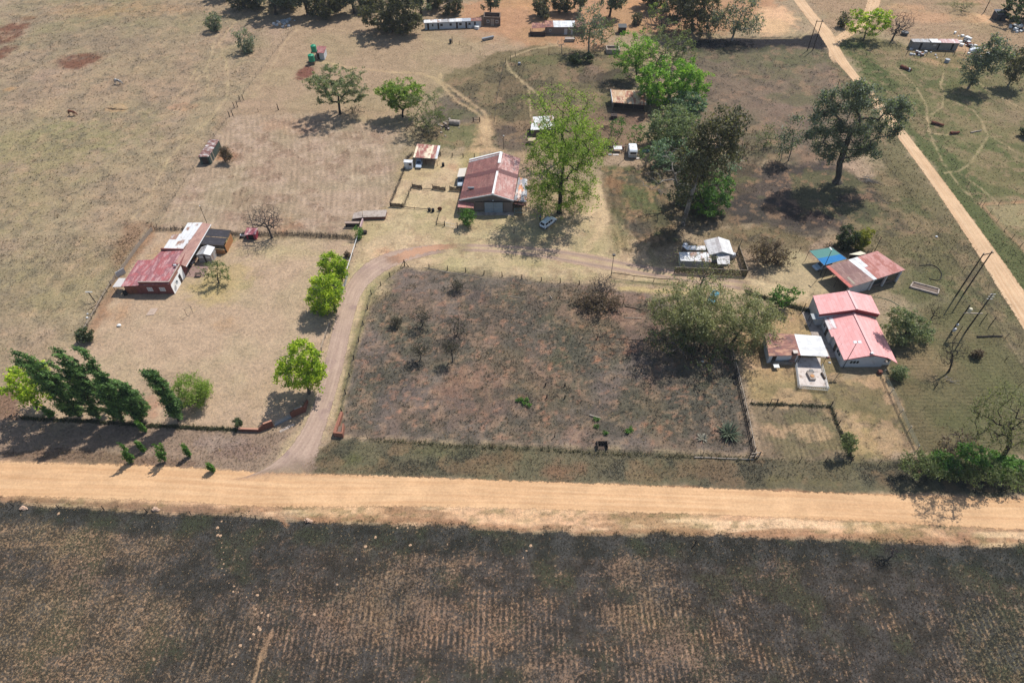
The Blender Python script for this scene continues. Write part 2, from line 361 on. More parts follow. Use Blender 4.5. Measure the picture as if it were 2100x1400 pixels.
# --- under the tall gums and garden
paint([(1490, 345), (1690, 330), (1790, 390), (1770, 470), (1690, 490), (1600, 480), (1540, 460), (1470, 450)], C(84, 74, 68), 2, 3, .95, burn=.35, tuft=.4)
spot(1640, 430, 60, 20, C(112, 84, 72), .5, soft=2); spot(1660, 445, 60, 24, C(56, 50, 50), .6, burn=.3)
paint([(1420, 480), (1560, 455), (1680, 490), (1660, 520), (1550, 520)], C(112, 98, 70), 1.5, 2, .8)
paint([(1235, 345), (1345, 335), (1385, 430), (1390, 500), (1330, 520), (1255, 515), (1238, 440)], C(108, 93, 70), 1.4, 1.6, 1, furr=.6, tuft=.4, burn=.10, ph=lambda x, y: (x - .06 * y + .5 * np.sin(y * .4)) / 1.7)
GD = [(1235, 345), (1345, 335), (1390, 500), (1255, 515)]; mottle(GD, C(80, 78, 64), .3, .5, .08, .7, 81, burn=.3); mottle(GD, C(94, 100, 60), .22, .53, .08, .7, 82); mottle(GD, C(156, 124, 92), .5, .56, .07, .7, 83)
for q in ((1300, 400, 25, 20, C(92, 98, 58)), (1260, 440, 20, 20, C(90, 94, 58)), (1340, 450, 30, 25, C(96, 92, 64)), (1260, 380, 20, 14, C(150, 108, 78)), (1300, 470, 40, 18, C(78, 72, 66))): spot(*q, .6, soft=1.5)
paint([(1350, 330), (1560, 330), (1500, 460), (1400, 470)], C(84, 74, 58), 2, 2, .8)
# --- farmyard lawns
paint([(735, 492), (790, 445), (800, 415), (850, 325), (905, 320), (960, 318), (945, 410), (1100, 440), (1180, 455), (1225, 370), (1240, 440), (1250, 520), (1400, 545), (1560, 580), (1650, 600), (1680, 640), (1540, 600), (1370, 590), (1190, 570), (1110, 572), (830, 540), (765, 600), (715, 720), (690, 840), (640, 930), (590, 960), (540, 965), (620, 860), (665, 730), (715, 560)], C(186, 163, 128), 1.3, 1.6, 1, tuft=.15, grs=.3)
for q in ((860, 350, 40, 20, C(176, 156, 112)), (1000, 480, 80, 12, C(188, 168, 136)), (780, 520, 20, 10, C(196, 130, 96)), (760, 470, 30, 20, C(168, 152, 108)), (900, 550, 60, 8, C(160, 146, 106)), (1170, 520, 40, 10, C(188, 168, 134)), (1120, 540, 80, 8, C(176, 158, 116)), (1200, 500, 30, 20, C(150, 140, 102)), (930, 345, 16, 8, C(182, 140, 108)), (1225, 430, 14, 60, C(190, 164, 128)), (1155, 400, 60, 40, C(160, 136, 106)), (960, 330, 20, 25, C(168, 150, 96)), (1080, 330, 30, 20, C(172, 138, 110))): spot(*q, .6, soft=1.5, warp=2)
paint([(985, 240), (1010, 245), (1005, 300), (1030, 312), (980, 315), (960, 312), (975, 280)], C(190, 158, 118), 1, 1.2, .8, tuft=.1)
paint([(1560, 520), (1640, 515), (1700, 560), (1735, 590), (1680, 600), (1560, 570)], C(176, 158, 122), 1, 1.5, .95, tuft=.15)
# --- ploughed tan plot
paint([(478, 238), (690, 232), (835, 282), (800, 400), (785, 432), (730, 436), (700, 478), (560, 480), (325, 470), (400, 345)], C(162, 140, 116), 1.2, 1.6, .95, furr=.36, tuft=.25, ph=lambda x, y: (x + .22 * (y - 130) + 1.2 * np.sin(y * .07)) / 1.5)
for q in ((530, 330, 60, 30, C(168, 145, 120)), (600, 260, 60, 14, C(172, 136, 108)), (700, 380, 60, 40, C(172, 148, 126)), (420, 440, 60, 16, C(156, 130, 112)), (640, 465, 60, 10, C(150, 124, 106)), (590, 462, 20, 8, C(184, 134, 96))): spot(*q, .5, soft=3, warp=3)
spot(462, 318, 22, 12, C(170, 120, 80), .7); spot(625, 150, 20, 14, C(122, 74, 62), .9, tuft=.8)
# --- left house yard
paint([(318, 474), (480, 490), (735, 492), (712, 570), (690, 650), (650, 760), (628, 830), (560, 870), (490, 880), (300, 870), (0, 860), (20, 800), (160, 700), (200, 640), (255, 560)], C(177, 152, 125), 1.0, 1.2, 1, tuft=.2, grs=.35)
for q in ((460, 580, 60, 40, C(178, 156, 102)), (420, 590, 40, 20, C(176, 152, 98)), (480, 510, 40, 12, C(184, 164, 122)), (590, 520, 70, 14, C(182, 162, 122)), (330, 540, 30, 60, C(176, 140, 98)), (240, 640, 30, 16, C(172, 132, 96)), (350, 800, 60, 40, C(160, 136, 112)), (320, 830, 14, 14, C(172, 116, 90)), (503, 584, 14, 6, C(138, 130, 96)), (450, 660, 24, 8, C(184, 146, 104)), (540, 700, 90, 60, C(178, 154, 126)), (560, 800, 60, 40, C(172, 148, 116))): spot(*q, .55, soft=2.5, warp=2.5)
spot(470, 492, 14, 8, C(120, 124, 70), .6); spot(312, 637, 9, 6, C(170, 140, 112), .9, soft=.3, warp=.3)
paint([(0, 800), (40, 810), (50, 860), (0, 900), (-80, 900), (-80, 800)], C(124, 92, 74), 1.2, 1.5, .8, tuft=.8)
trail([(180, 690), (250, 560), (320, 465)], 2.2, C(140, 100, 72), .8, .55)
paint([(262, 450), (310, 462), (240, 545), (220, 530)], C(136, 102, 76), 1.5, 2, .6, tuft=.9)
# --- roadside strip left of the drive
paint([(-300, 850), (0, 862), (300, 872), (490, 884), (560, 884), (600, 870), (560, 950), (520, 972), (300, 956), (0, 948), (-300, 945)], C(146, 124, 105), .8, 1, 1, tuft=.6)
paint([(0, 925), (130, 920), (250, 935), (400, 945), (400, 962), (0, 952)], C(122, 96, 76), .6, .8, .7, tuft=.9)
spot(490, 925, 60, 18, C(132, 108, 96), .6, tuft=.9); spot(450, 905, 50, 14, C(152, 132, 122), .5)
# --- verge and road shoulders
paint([(-300, 930), (0, 946), (540, 970), (700, 975), (1500, 1001), (2100, 1020), (2500, 1030), (2500, 1135), (2100, 1118), (1650, 1102), (1200, 1093), (760, 1073), (430, 1056), (130, 1040), (0, 1028), (-300, 1010)], C(210, 168, 128), .5, .5, 1, tuft=.5, grs=.4)
paint([(-300, 1000), (0, 1016), (300, 1030), (640, 1052), (760, 1073), (430, 1056), (0, 1028), (-300, 1012)], C(132, 102, 80), .5, .6, .85, tuft=.9)
paint([(600, 1048), (1000, 1068), (1400, 1080), (1800, 1092), (2200, 1100), (2200, 1122), (1650, 1104), (1200, 1095), (760, 1075), (600, 1066)], C(160, 118, 86), .5, .8, .8, tuft=1.0)
paint([(820, 1052), (960, 1060), (1080, 1068), (1250, 1078), (1400, 1082), (1300, 1088), (1000, 1072)], C(222, 180, 140), .5, .8, .8, tuft=.2)
paint([(1840, 1052), (2200, 1072), (2200, 1112), (1950, 1104)], C(150, 116, 90), .8, 1, .6, tuft=.7)
for i in range(46): spot(600 + i * 33 + random.uniform(-20, 20), 1034 + i * .62 + random.uniform(-4, 22), random.uniform(15, 50), random.uniform(2, 4), random.choice((C(168, 144, 104), C(226, 186, 142), C(182, 138, 100))), .55, soft=.5)
# --- dark strip between the plot fence and the road
paint([(640, 970), (645, 935), (690, 900), (1000, 908), (1300, 922), (1550, 936), (1860, 944), (2200, 950), (2200, 1022), (1830, 1012), (1500, 1002), (1000, 984), (700, 974)], C(106, 99, 76), .55, .7, 1, tuft=.7, burn=.10)
for q in ((1000, 945, 60, 10, C(120, 92, 70)), (700, 940, 40, 10, C(96, 98, 60)), (1400, 970, 90, 10, C(104, 86, 66)), (800, 960, 90, 6, C(122, 98, 72)), (1150, 965, 40, 12, C(136, 98, 74)), (1700, 960, 90, 8, C(96, 88, 64)), (900, 925, 80, 6, C(92, 94, 62)), (1600, 985, 120, 6, C(108, 100, 66))): spot(*q, .6, soft=1.2)
trail([(660, 972), (1000, 986), (1500, 1004), (1830, 1014)], .35, C(120, 78, 52), .2, .7)
# --- scorched plot in the middle
paint([(766, 600), (800, 566), (830, 547), (1110, 576), (1190, 582), (1330, 600), (1480, 690), (1505, 740), (1548, 934), (1300, 920), (1000, 906), (692, 893), (702, 845), (730, 720)], C(118, 105, 96), .7, .8, 1, burn=.19, tuft=.45)
for q in ((1050, 800, 130, 70, C(134, 104, 86)), (900, 850, 110, 30, C(116, 96, 80)), (830, 620, 60, 30, C(122, 100, 84)), (1090, 700, 60, 30, C(112, 100, 80)), (1380, 830, 100, 60, C(88, 82, 72)), (780, 760, 50, 40, C(86, 84, 70)), (1230, 660, 70, 30, C(130, 98, 82)), (1180, 760, 40, 90, C(92, 90, 68)), (960, 780, 60, 30, C(138, 106, 86)), (1300, 700, 60, 40, C(84, 76, 72)), (1130, 640, 60, 30, C(98, 88, 78)), (1440, 900, 60, 14, C(120, 90, 74)), (1000, 620, 80, 30, C(96, 84, 76)), (1250, 850, 90, 40, C(96, 84, 74)), (930, 560, 60, 8, C(90, 84, 70)), (1400, 760, 60, 30, C(94, 90, 72))): spot(*q, .65, soft=3, warp=4)
trail([(1190, 583), (1172, 598), (1171, 625), (1182, 660)], .9, C(150, 122, 98), .3, .7); trail([(1190, 583), (1130, 590), (1040, 600)], .7, C(140, 118, 94), .3, .35)
paint([(690, 893), (702, 845), (730, 720), (766, 600), (830, 545), (810, 545), (752, 600), (722, 700), (690, 850)], C(118, 112, 74), .4, .4, .8)
SP = [(766, 606), (800, 572), (830, 552), (1110, 580), (1190, 586), (1330, 604), (1480, 694), (1500, 740), (1543, 930), (1300, 916), (1000, 902), (697, 888), (707, 845), (735, 720)]
mottle(SP, C(138, 110, 92), .10, .52, .10, .6, 41, burn=.10); mottle(SP, C(84, 86, 66), .085, .52, .09, .5, 42, burn=.22, tuft=.9); mottle(SP, C(86, 79, 76), .13, .53, .09, .42, 43, burn=.36); mottle(SP, C(156, 128, 104), .8, .59, .06, .5, 44, burn=.02); mottle(SP, C(78, 76, 66), .8, .57, .06, .5, 45, burn=.5, tuft=1.0); mottle(SP, C(170, 124, 98), .9, .67, .05, .45, 46)
OC = C(184, 128, 98); flecks(1240, 710, 30, 24, 34, OC); flecks(1290, 720, 14, 8, 10, OC); flecks(1220, 735, 10, 14, 10, OC); flecks(1330, 876, 34, 8, 16, OC); flecks(1125, 840, 8, 34, 14, OC); flecks(1130, 755, 16, 8, 8, OC); flecks(900, 800, 110, 60, 16, OC, 1.5, 3); flecks(1192, 670, 5, 3, 4, OC); flecks(790, 690, 20, 30, 8, OC, 1.5, 3); flecks(1080, 700, 60, 30, 10, OC, 1.5, 3)
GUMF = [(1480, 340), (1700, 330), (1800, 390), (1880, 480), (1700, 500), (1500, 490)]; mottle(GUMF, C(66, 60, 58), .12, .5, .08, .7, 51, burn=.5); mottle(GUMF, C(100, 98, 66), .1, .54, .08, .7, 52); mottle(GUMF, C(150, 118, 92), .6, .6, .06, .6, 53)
UF = [(1400, 100), (1690, 95), (1840, 300), (1690, 335), (1500, 325)]; mottle(UF, C(98, 98, 68), .07, .52, .08, .6, 54); mottle(UF, C(150, 120, 96), .3, .58, .06, .5, 55); mottle(UF, C(92, 82, 72), .4, .56, .06, .5, 56, tuft=.9)
RF = [(1720, 100), (2200, 110), (2200, 420), (2100, 520), (1990, 400)]; mottle(RF, C(90, 98, 58), .12, .5, .08, .6, 57); mottle(RF, C(140, 122, 90), .2, .56, .08, .6, 58); mottle(RF, C(150, 126, 98), .5, .6, .06, .5, 59)
MP = [(900, 170), (1095, 105), (1290, 110), (1290, 330), (1100, 300), (870, 300)]; mottle(MP, C(84, 78, 62), .18, .52, .08, .6, 60, tuft=.9); mottle(MP, C(146, 120, 92), .3, .57, .07, .6, 61); mottle(MP, C(92, 98, 58), .12, .55, .08, .5, 62)
PL = [(478, 238), (835, 282), (785, 432), (700, 478), (325, 470)]; mottle(PL, C(140, 112, 94), .25, .54, .08, .5, 63, tuft=.7); mottle(PL, C(184, 160, 138), .4, .58, .07, .5, 64)
VP = [(1800, 320), (2100, 600), (2100, 920), (1890, 925), (1860, 620), (1700, 500)]; mottle(VP, C(88, 94, 60), .1, .53, .08, .5, 65); mottle(VP, C(146, 124, 94), .3, .58, .07, .55, 66); mottle(VP, C(82, 76, 62), .4, .57, .07, .5, 67)
ST = [(640, 965), (690, 905), (1550, 940), (2150, 955), (2150, 1015), (1000, 982)]; mottle(ST, C(80, 78, 66), .14, .5, .08, .7, 68, burn=.4); mottle(ST, C(128, 104, 78), .25, .57, .07, .6, 69, burn=.02)
# --- pens bottom right
paint([(1505, 690), (1640, 620), (1700, 640), (1720, 780), (1810, 770), (1884, 925), (1750, 942), (1706, 828), (1536, 820)], C(166, 140, 100), .7, .8, 1, tuft=.3)
for q in ((1590, 740, 40, 24, C(172, 138, 98)), (1760, 830, 30, 20, C(150, 128, 92)), (1790, 850, 40, 40, C(116, 106, 70)), (1770, 900, 50, 14, C(180, 146, 108)), (1620, 800, 60, 14, C(132, 118, 84)), (1680, 640, 30, 20, C(178, 150, 104)), (1730, 800, 40, 12, C(182, 150, 112)), (1850, 880, 20, 30, C(118, 106, 72))): spot(*q, .65, soft=1.6, warp=2)
paint([(1540, 826), (1704, 830), (1744, 940), (1560, 936)], C(130, 112, 90), .4, .5, 1, furr=.4, tuft=.35, ph=lambda x, y: x / .9, burn=.08)
spot(1640, 845, 60, 10, C(104, 90, 78), .6, burn=.25); spot(1700, 910, 30, 16, C(150, 116, 92), .6)
paint([(1812, 768), (1850, 690), (1900, 640), (1960, 610), (2020, 640), (2100, 750), (2200, 860), (2200, 950), (1990, 930), (1884, 925)], C(104, 98, 68), 1, 1, 1, furr=.35, tuft=.35, ph=lambda x, y: y / .8)
for q in ((1900, 740, 50, 30, C(140, 118, 88)), (1860, 800, 30, 20, C(116, 102, 72)), (2050, 800, 60, 40, C(96, 96, 62)), (1930, 640, 60, 16, C(98, 94, 62)), (1870, 605, 40, 14, C(96, 100, 60)), (1950, 690, 50, 16, C(120, 104, 78)), (1900, 880, 60, 40, C(108, 96, 70)), (1980, 860, 70, 30, C(92, 94, 60))): spot(*q, .6, soft=2, warp=2)
# --- burnt field in front
paint([(-400, 1008), (0, 1029), (130, 1041), (260, 1050), (430, 1057), (620, 1070), (760, 1075), (1000, 1089), (1200, 1096), (1400, 1098), (1650, 1106), (1800, 1116), (2100, 1121), (2600, 1132), (2600, 1650), (-400, 1650)], C(126, 104, 87), .4, .3, 1, burn=.67, tuft=.8, furr=.44, ph=lambda x, y: x / .82, grs=.5)
kb, mb_ = mask([(-400, 1000), (2600, 1120), (2600, 1650), (-400, 1650)], 1, .5)
nb = fbm(GX[kb], GY[kb], .09, 4, 61); nb2 = fbm(GX[kb], GY[kb], .35, 3, 77)
BURN[kb] = np.clip(BURN[kb] + (nb - .5) * .55 + (nb2 - .5) * .35, 0, 1) * mb_ + BURN[kb] * (1 - mb_)
paint([(-400, 1009), (2600, 1133), (2600, 1200), (1700, 1185), (1300, 1230), (1000, 1225), (700, 1250), (420, 1260), (-400, 1420)], None, 2, 4, .8, furr=.12)
paint([(-400, 1009), (0, 1030), (760, 1076), (1400, 1099), (2600, 1133), (2600, 1165), (1400, 1150), (1000, 1140), (700, 1120), (0, 1070), (-400, 1050)], C(92, 86, 70), .9, 1.2, .8, burn=.80, furr=.05)
paint([(-400, 1040), (0, 1066), (260, 1090), (420, 1110), (420, 1150), (330, 1165), (0, 1130), (-400, 1110)], C(150, 124, 94), 1.6, 3, .8, burn=.56, furr=.05)
paint([(-400, 1150), (60, 1170), (240, 1190), (420, 1230), (330, 1330), (250, 1400), (200, 1500), (-400, 1500)], C(152, 126, 96), 2.2, 4, .85, burn=.57, furr=.05)
paint([(420, 1080), (650, 1090), (560, 1200), (420, 1240), (300, 1190)], C(100, 88, 76), 1.5, 3, .7, burn=.72, furr=.05)
paint([(1750, 1120), (2600, 1140), (2600, 1200), (2100, 1190), (1850, 1170)], C(84, 84, 66), 1.2, 2, .8, burn=.72, furr=.1)
paint([(1950, 1230), (2300, 1250), (2300, 1500), (2000, 1400)], C(108, 102, 74), 2, 3, .8, burn=.58)
for q in ((980, 1255, 90, 16), (740, 1255, 40, 16), (1120, 1255, 60, 10), (1300, 1262, 60, 14), (1000, 1310, 80, 30), (870, 1310, 30, 26), (1240, 1330, 50, 20), (1450, 1300, 40, 30), (1560, 1340, 60, 20), (1820, 1270, 40, 16), (620, 1240, 30, 16), (560, 1340, 14, 40), (800, 1290, 20, 14), (100, 1370, 60, 16), (1720, 1230, 90, 10), (960, 1200, 14, 14), (1100, 1215, 14, 14)): spot(*q, C(158, 124, 96), .75, soft=1.6, warp=4.5, burn=.57)
for q in ((930, 1157, 80, 2), (1010, 1215, 60, 2), (1150, 1180, 120, 2), (1560, 1180, 90, 2), (560, 1165, 40, 2), (50, 1116, 90, 2)): spot(*q, C(150, 118, 92), .5, soft=.3, warp=.5, burn=.35)
mottle([(-400, 1050), (2600, 1160), (2600, 1650), (-400, 1650)], C(168, 134, 104), 1.5, .58, .08, .5, 71, burn=.48)
trail([(560, 1290), (540, 1340), (520, 1400), (505, 1460)], .5, C(158, 126, 96), .2, .7, burn=.05)
trail([(520, 1040), (575, 1062), (590, 1082)], .7, C(176, 128, 92), .25, .8, burn=.05)
VG = [(-300, 985), (0, 1002), (700, 1022), (1300, 1036), (2100, 1072), (2500, 1090), (2500, 1128), (2100, 1116), (1200, 1091), (430, 1054), (0, 1026), (-300, 1006)]
mottle(VG, C(150, 116, 84), .5, .53, .07, .7, 91, .16, 1.1, tuft=1.0); mottle(VG, C(232, 196, 154), .5, .57, .07, .7, 92, .14, 1.1); mottle(VG, C(140, 122, 84), .9, .60, .06, .6, 93, .5, 1.2, tuft=1.0)
PN = [(1505, 690), (1640, 620), (1720, 780), (1810, 770), (1884, 925), (1750, 942), (1560, 936), (1536, 820)]
mottle(PN, C(112, 104, 74), .16, .51, .08, .7, 94); mottle(PN, C(184, 150, 116), .25, .56, .07, .7, 95); mottle(PN, C(110, 96, 80), .7, .58, .06, .5, 96, tuft=.9)
LW = [(735, 492), (860, 330), (1100, 440), (1240, 430), (1400, 560), (1650, 600), (1110, 572), (830, 540), (715, 720)]; mottle(LW, C(160, 148, 104), .12, .54, .08, .5, 97); mottle(LW, C(200, 172, 136), .2, .57, .07, .5, 98); mottle(LW, C(150, 126, 98), .5, .6, .06, .5, 99)
# footpaths trodden into the ground
PATHC = C(186, 162, 124)
for pts, w in (([(500, 20), (470, 60), (450, 90), (465, 130), (468, 180), (462, 205), (430, 245), (400, 270), (370, 300), (345, 330), (325, 365), (310, 400), (270, 450)], .8),
               ([(455, 45), (440, 85), (430, 125), (418, 150), (400, 165)], .6), ([(425, 140), (428, 190), (438, 190)], .5), ([(405, 140), (380, 180), (350, 210)], .5),
               ([(1935, 355), (1965, 352), (1990, 335), (2015, 300), (2025, 280), (2010, 245), (1995, 225), (1960, 210), (1935, 190), (1928, 175), (1935, 150)], .75),
               ([(1935, 195), (1930, 220), (1910, 235)], .6), ([(1995, 160), (2030, 190), (2100, 225), (2180, 260)], 1.0), ([(1840, 140), (1880, 180), (1900, 220), (1905, 270), (1930, 330), (1965, 380), (2000, 410)], .5), ([(1965, 355), (2010, 385), (2050, 420)], .5), ([(2030, 280), (2100, 320), (2150, 340)], .4), ([(1900, 240), (1910, 275), (1960, 278)], .7),
               ([(1870, 57), (1950, 52), (2020, 48), (2060, 15), (2100, 15)], .7), ([(1920, 78), (1960, 64), (2000, 55)], .5), ([(1860, 100), (1900, 115)], .5),
               ([(1640, 79), (1560, 80), (1480, 76), (1400, 74)], .9), ([(1668, 60), (1650, 72), (1640, 79)], 1.0),
               ([(830, 75), (950, 92), (1020, 90), (1060, 95)], .5), ([(640, 55), (760, 70), (830, 78)], .7), ([(560, 150), (620, 160), (700, 175)], .5),
               ([(1045, 118), (1090, 102), (1150, 92)], 1.2), ([(1035, 125), (1048, 145), (1075, 172), (1105, 195)], 1.6), ([(1085, 185), (1090, 220), (1085, 250)], .6)):
    trail(pts, w * .7, PATHC, .3, .6)
for pts in ([(640, 125), (720, 138), (800, 148), (860, 150), (890, 160), (915, 185), (935, 205), (970, 225), (990, 245), (993, 300)], [(905, 150), (900, 165), (925, 180), (960, 205), (985, 222), (1000, 245), (1003, 300)]): trail(pts, 1.1, C(190, 162, 122), .5, .7)
for pts in ([(735, 560), (765, 500), (805, 430)], [(800, 520), (870, 470), (960, 465)], [(650, 25), (590, 80), (550, 150), (520, 200)], [(1000, 500), (1120, 480), (1200, 430)]): trail(pts, .5, C(192, 168, 130), .4, .4)
trail([(700, 500), (740, 500), (790, 530)], .8, C(176, 158, 118), .5, .5); trail([(1540, 578), (1600, 590), (1660, 602)], 2.2, C(196, 174, 136), .8, .8)
trail([(1200, 515), (1230, 470), (1235, 420), (1222, 375)], 2.0, C(196, 170, 132), .7, .7)
trail([(1265, 590), (1330, 596), (1420, 600)], 1.4, C(186, 166, 112), .5, .8); trail([(1250, 575), (1340, 583), (1400, 586)], 1.0, C(104, 104, 68), .4, .7)
RD = [([(0, 940), (540, 966), (1000, 983), (1500, 1002), (2150, 1022)], [(0, 1022), (540, 1034), (1000, 1034), (1500, 1046), (2150, 1070)]), ([(505, 985), (600, 915), (640, 840), (690, 650), (735, 555), (850, 507), (1000, 500), (1200, 520), (1560, 580)], [(610, 985), (668, 860), (722, 660), (775, 565), (870, 527), (1000, 518), (1200, 546), (1560, 600)]), ([(1560, -110), (1628, 0), (1680, 70), (1715, 125), (1800, 228), (1870, 320), (2000, 512), (2110, 690)], [(1590, -110), (1650, 0), (1705, 66), (1722, 100), (1820, 225), (1895, 320), (2030, 500), (2150, 680)])]
for a_, b_ in RD: paint(a_ + b_[::-1], None, .3, .1, 1, tuft=0)
_l = COL.mean(1, keepdims=True); COL[:] = (COL * .88 + _l * .12) * np.array([.99, .97, .94])
TUFT *= .9 + .4 * (fbm(GX, GY, .05, 3, 91) - .5)

# ground material: one soil and litter shader, driven by the surveyed ground cover
t = NT('ground_cover'); p = t.pos(); col = t.attr('Col'); ms = t.n('SeparateColor'); t.link(t.attr('Msk'), ms.inputs[0]); burn, tuft, furr = ms.outputs[0], ms.outputs[1], ms.outputs[2]; fph = t.attr('fph', 'Fac')
na = t.noise(p, .30, 6, .6); nb_ = t.noise(p, 1.6, 6, .65); nc = t.noise(p, 5.0, 4, .7); nd = t.noise(p, .06, 4, .5)
nx = t.noise(p, 2.1, 4, .6)
k = t.math('MULTIPLY_ADD', na, .44, .12); k = t.math('MULTIPLY_ADD', nb_, .66, k); k = t.math('MULTIPLY_ADD', nc, .72, k)
c = t.scale(col, t.math('MAXIMUM', t.math('MULTIPLY_ADD', t.math('SUBTRACT', k, 1.03), 2.0, 1.02), .3))
c = t.mix(t.map(nb_, .38, .7), c, t.mix(1.0, c, (1.04, .98, .93), 'MULTIPLY'))
c = t.mix(t.map(nd, .45, .62), c, t.mix(1.0, c, (.95, 1.0, .95), 'MULTIPLY'))
fs = t.math('SINE', t.math('ADD', t.math('MULTIPLY', fph, 2 * math.pi), t.math('MULTIPLY', na, 3.0)))
fa = t.math('MULTIPLY', furr, t.map(t.noise(p, .33, 5, .6), .38, .62))
c = t.scale(c, t.math('MULTIPLY_ADD', t.math('MULTIPLY', fs, fa), .38, 1.0))
tu = t.math('MULTIPLY', t.map(nx, .54, .66), tuft); c = t.mix(tu, c, t.mix(1.0, c, (.50, .52, .50), 'MULTIPLY'))
pale = t.math('MULTIPLY', t.map(t.noise(p, 4.7, 3, .6), .58, .70), .45); c = t.mix(pale, c, t.scale(c, 1.55))
nf_ = t.noise(p, 2.6, 5, .72)
bn = t.math('ADD', t.math('MULTIPLY', nf_, .55), t.math('ADD', t.math('MULTIPLY', nc, .30), t.math('MULTIPLY', t.math('MULTIPLY', fs, fa), -.12)))
bt = t.math('SUBTRACT', .66, t.math('MULTIPLY', burn, .48)); bf = t.map(bn, bt, t.math('ADD', bt, .055))
bf = t.math('MULTIPLY', bf, t.map(burn, .0, .12))
char = t.mix(t.map(na, .4, .62), C(38, 42, 40), C(68, 68, 66)); char = t.mix(t.map(t.noise(p, .13, 3), .5, .66), char, C(56, 62, 46)); char = t.scale(char, t.math('MULTIPLY_ADD', nc, 2.0, .0))
c = t.mix(t.math('MULTIPLY', bf, .86), c, char)
t.bump(t.math('ADD', t.math('ADD', t.math('MULTIPLY', nb_, .7), t.math('MULTIPLY', nc, .5)), t.math('MULTIPLY', t.math('MULTIPLY', fs, fa), .25)), .75, .22)
GROUND = t.done(c, .95, .08)
ny_, nx_ = gsh; ii = np.arange(ny_ * nx_).reshape(gsh)
F = np.stack([ii[:-1, :-1], ii[:-1, 1:], ii[1:, 1:], ii[1:, :-1]], -1).reshape(-1, 4)
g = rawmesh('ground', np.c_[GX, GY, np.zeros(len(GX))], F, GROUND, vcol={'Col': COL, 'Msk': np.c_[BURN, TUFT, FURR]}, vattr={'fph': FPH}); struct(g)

# ---------------------------------------------------------------- roads: sheets a few millimetres above the ground
def crom(P, step=1.2):
    P = [np.array(p) for p in P]; P = [2 * P[0] - P[1]] + P + [2 * P[-1] - P[-2]]; out = []
    for i in range(1, len(P) - 2):
        a, b, c_, d = P[i - 1:i + 3]; n = max(2, int(np.hypot(*(c_ - b)[:2]) / step))
        for q in range(n):
            u = q / n; out.append(.5 * (2 * b + (c_ - a) * u + (2 * a - 5 * b + 4 * c_ - d) * u * u + (3 * b - a - 3 * c_ + d) * u ** 3))
    out.append(P[-2]); return np.array(out)
def road(name, left, right, m, z, step=1.2, nac=11):
    A = crom([G(*p)[:2] for p in left], step); B = crom([G(*p)[:2] for p in right], step); n = max(len(A), len(B))
    def rs(Q):
        d = np.r_[0, np.cumsum(np.hypot(*np.diff(Q, axis=0).T))]; u = np.linspace(0, d[-1], n); return np.c_[np.interp(u, d, Q[:, 0]), np.interp(u, d, Q[:, 1])]
    A, B = rs(A), rs(B); M_ = (A + B) / 2; ln = np.r_[0, np.cumsum(np.hypot(*np.diff(M_, axis=0).T))]
    s = np.linspace(-.12, 1.12, nac); V = np.concatenate([A * (1 - q) + B * q for q in s]); V = np.c_[V, np.full(len(V), z)]
    ac = np.repeat((s - .5) * 2, n); lg = np.tile(ln, nac); wd = np.tile(np.hypot(*(A - B).T), nac)
    i0 = np.arange(nac * n).reshape(nac, n); F = np.stack([i0[:-1, :-1], i0[:-1, 1:], i0[1:, 1:], i0[1:, :-1]], -1).reshape(-1, 4)
    o = rawmesh(name, V, F, m, vattr={'acr': ac, 'lng': lg, 'den': np.minimum(lg, ln[-1] - lg)})
    if o.data.polygons[0].normal.z < 0: o.data.flip_normals()
    return struct(o)
def roadmat(name, c1, c2, rut, ruts, stain=None, rutw=.14, rs=.6, mid=None, seed=0.0, edge=.22):
    t = NT(name); p = t.pos(); ac = t.attr('acr', 'Fac'); lg = t.attr('lng', 'Fac')
    cb = t.n('CombineXYZ'); t.link(t.math('MULTIPLY', lg, .05), cb.inputs[0]); t.link(t.math('MULTIPLY', ac, 3.5), cb.inputs[1]); cb.inputs[2].default_value = seed
    st = t.noise(cb.outputs[0], 1.0, 5, .6); na = t.noise(p, .5, 5, .6); nb = t.noise(p, 2.6, 5, .65)
    c = t.mix(t.map(st, .35, .65), c1, c2)
    for r in ruts:
        d = t.math('ABSOLUTE', t.math('SUBTRACT', t.math('ADD', ac, t.math('MULTIPLY', t.math('SUBTRACT', na, .5), .25)), r)); c = t.mix(t.math('MULTIPLY', t.map(d, 0, rutw, 1, 0), rs), c, rut)
    if mid: c = t.mix(t.math('MULTIPLY', t.map(t.math('ABSOLUTE', ac), 0, .28, 1, 0), t.map(na, .35, .6)), c, mid)
    if stain: c = t.mix(t.math('MULTIPLY', t.map(t.noise(p, .17, 5, .6), .52, .68), .75), c, stain)
    nl = t.noise(p, .22, 6, .7); c = t.scale(c, t.math('MULTIPLY_ADD', nl, .7, .66)); c = t.mix(t.math('MULTIPLY', t.map(t.noise(cb.outputs[0], 3.2, 5, .7), .54, .66), .3), c, t.scale(c, .72)); c = t.scale(c, t.math('MULTIPLY_ADD', nb, .7, .65))
    t.bump(nb, .4, .06); t.done(c, .95, .08)
    al = t.map(t.math('ADD', t.math('SUBTRACT', 1.1, t.math('ABSOLUTE', ac)), t.math('MULTIPLY', t.math('SUBTRACT', t.noise(p, 1.3, 5, .65), .5), edge * 2.2)), -.02, .10)
    al = t.math('MULTIPLY', al, t.map(t.math('ADD', t.attr('den', 'Fac'), t.math('MULTIPLY', t.noise(p, .5, 5, .65), 5.0)), 2.5, 9.0))
    tr = t.n('BsdfTransparent'); mx = t.n('MixShader'); t.link(al, mx.inputs[0]); t.link(tr.outputs[0], mx.inputs[1]); t.link(t.b.outputs[0], mx.inputs[2]); t.link(mx.outputs[0], t.out.inputs[0])
    return t.m
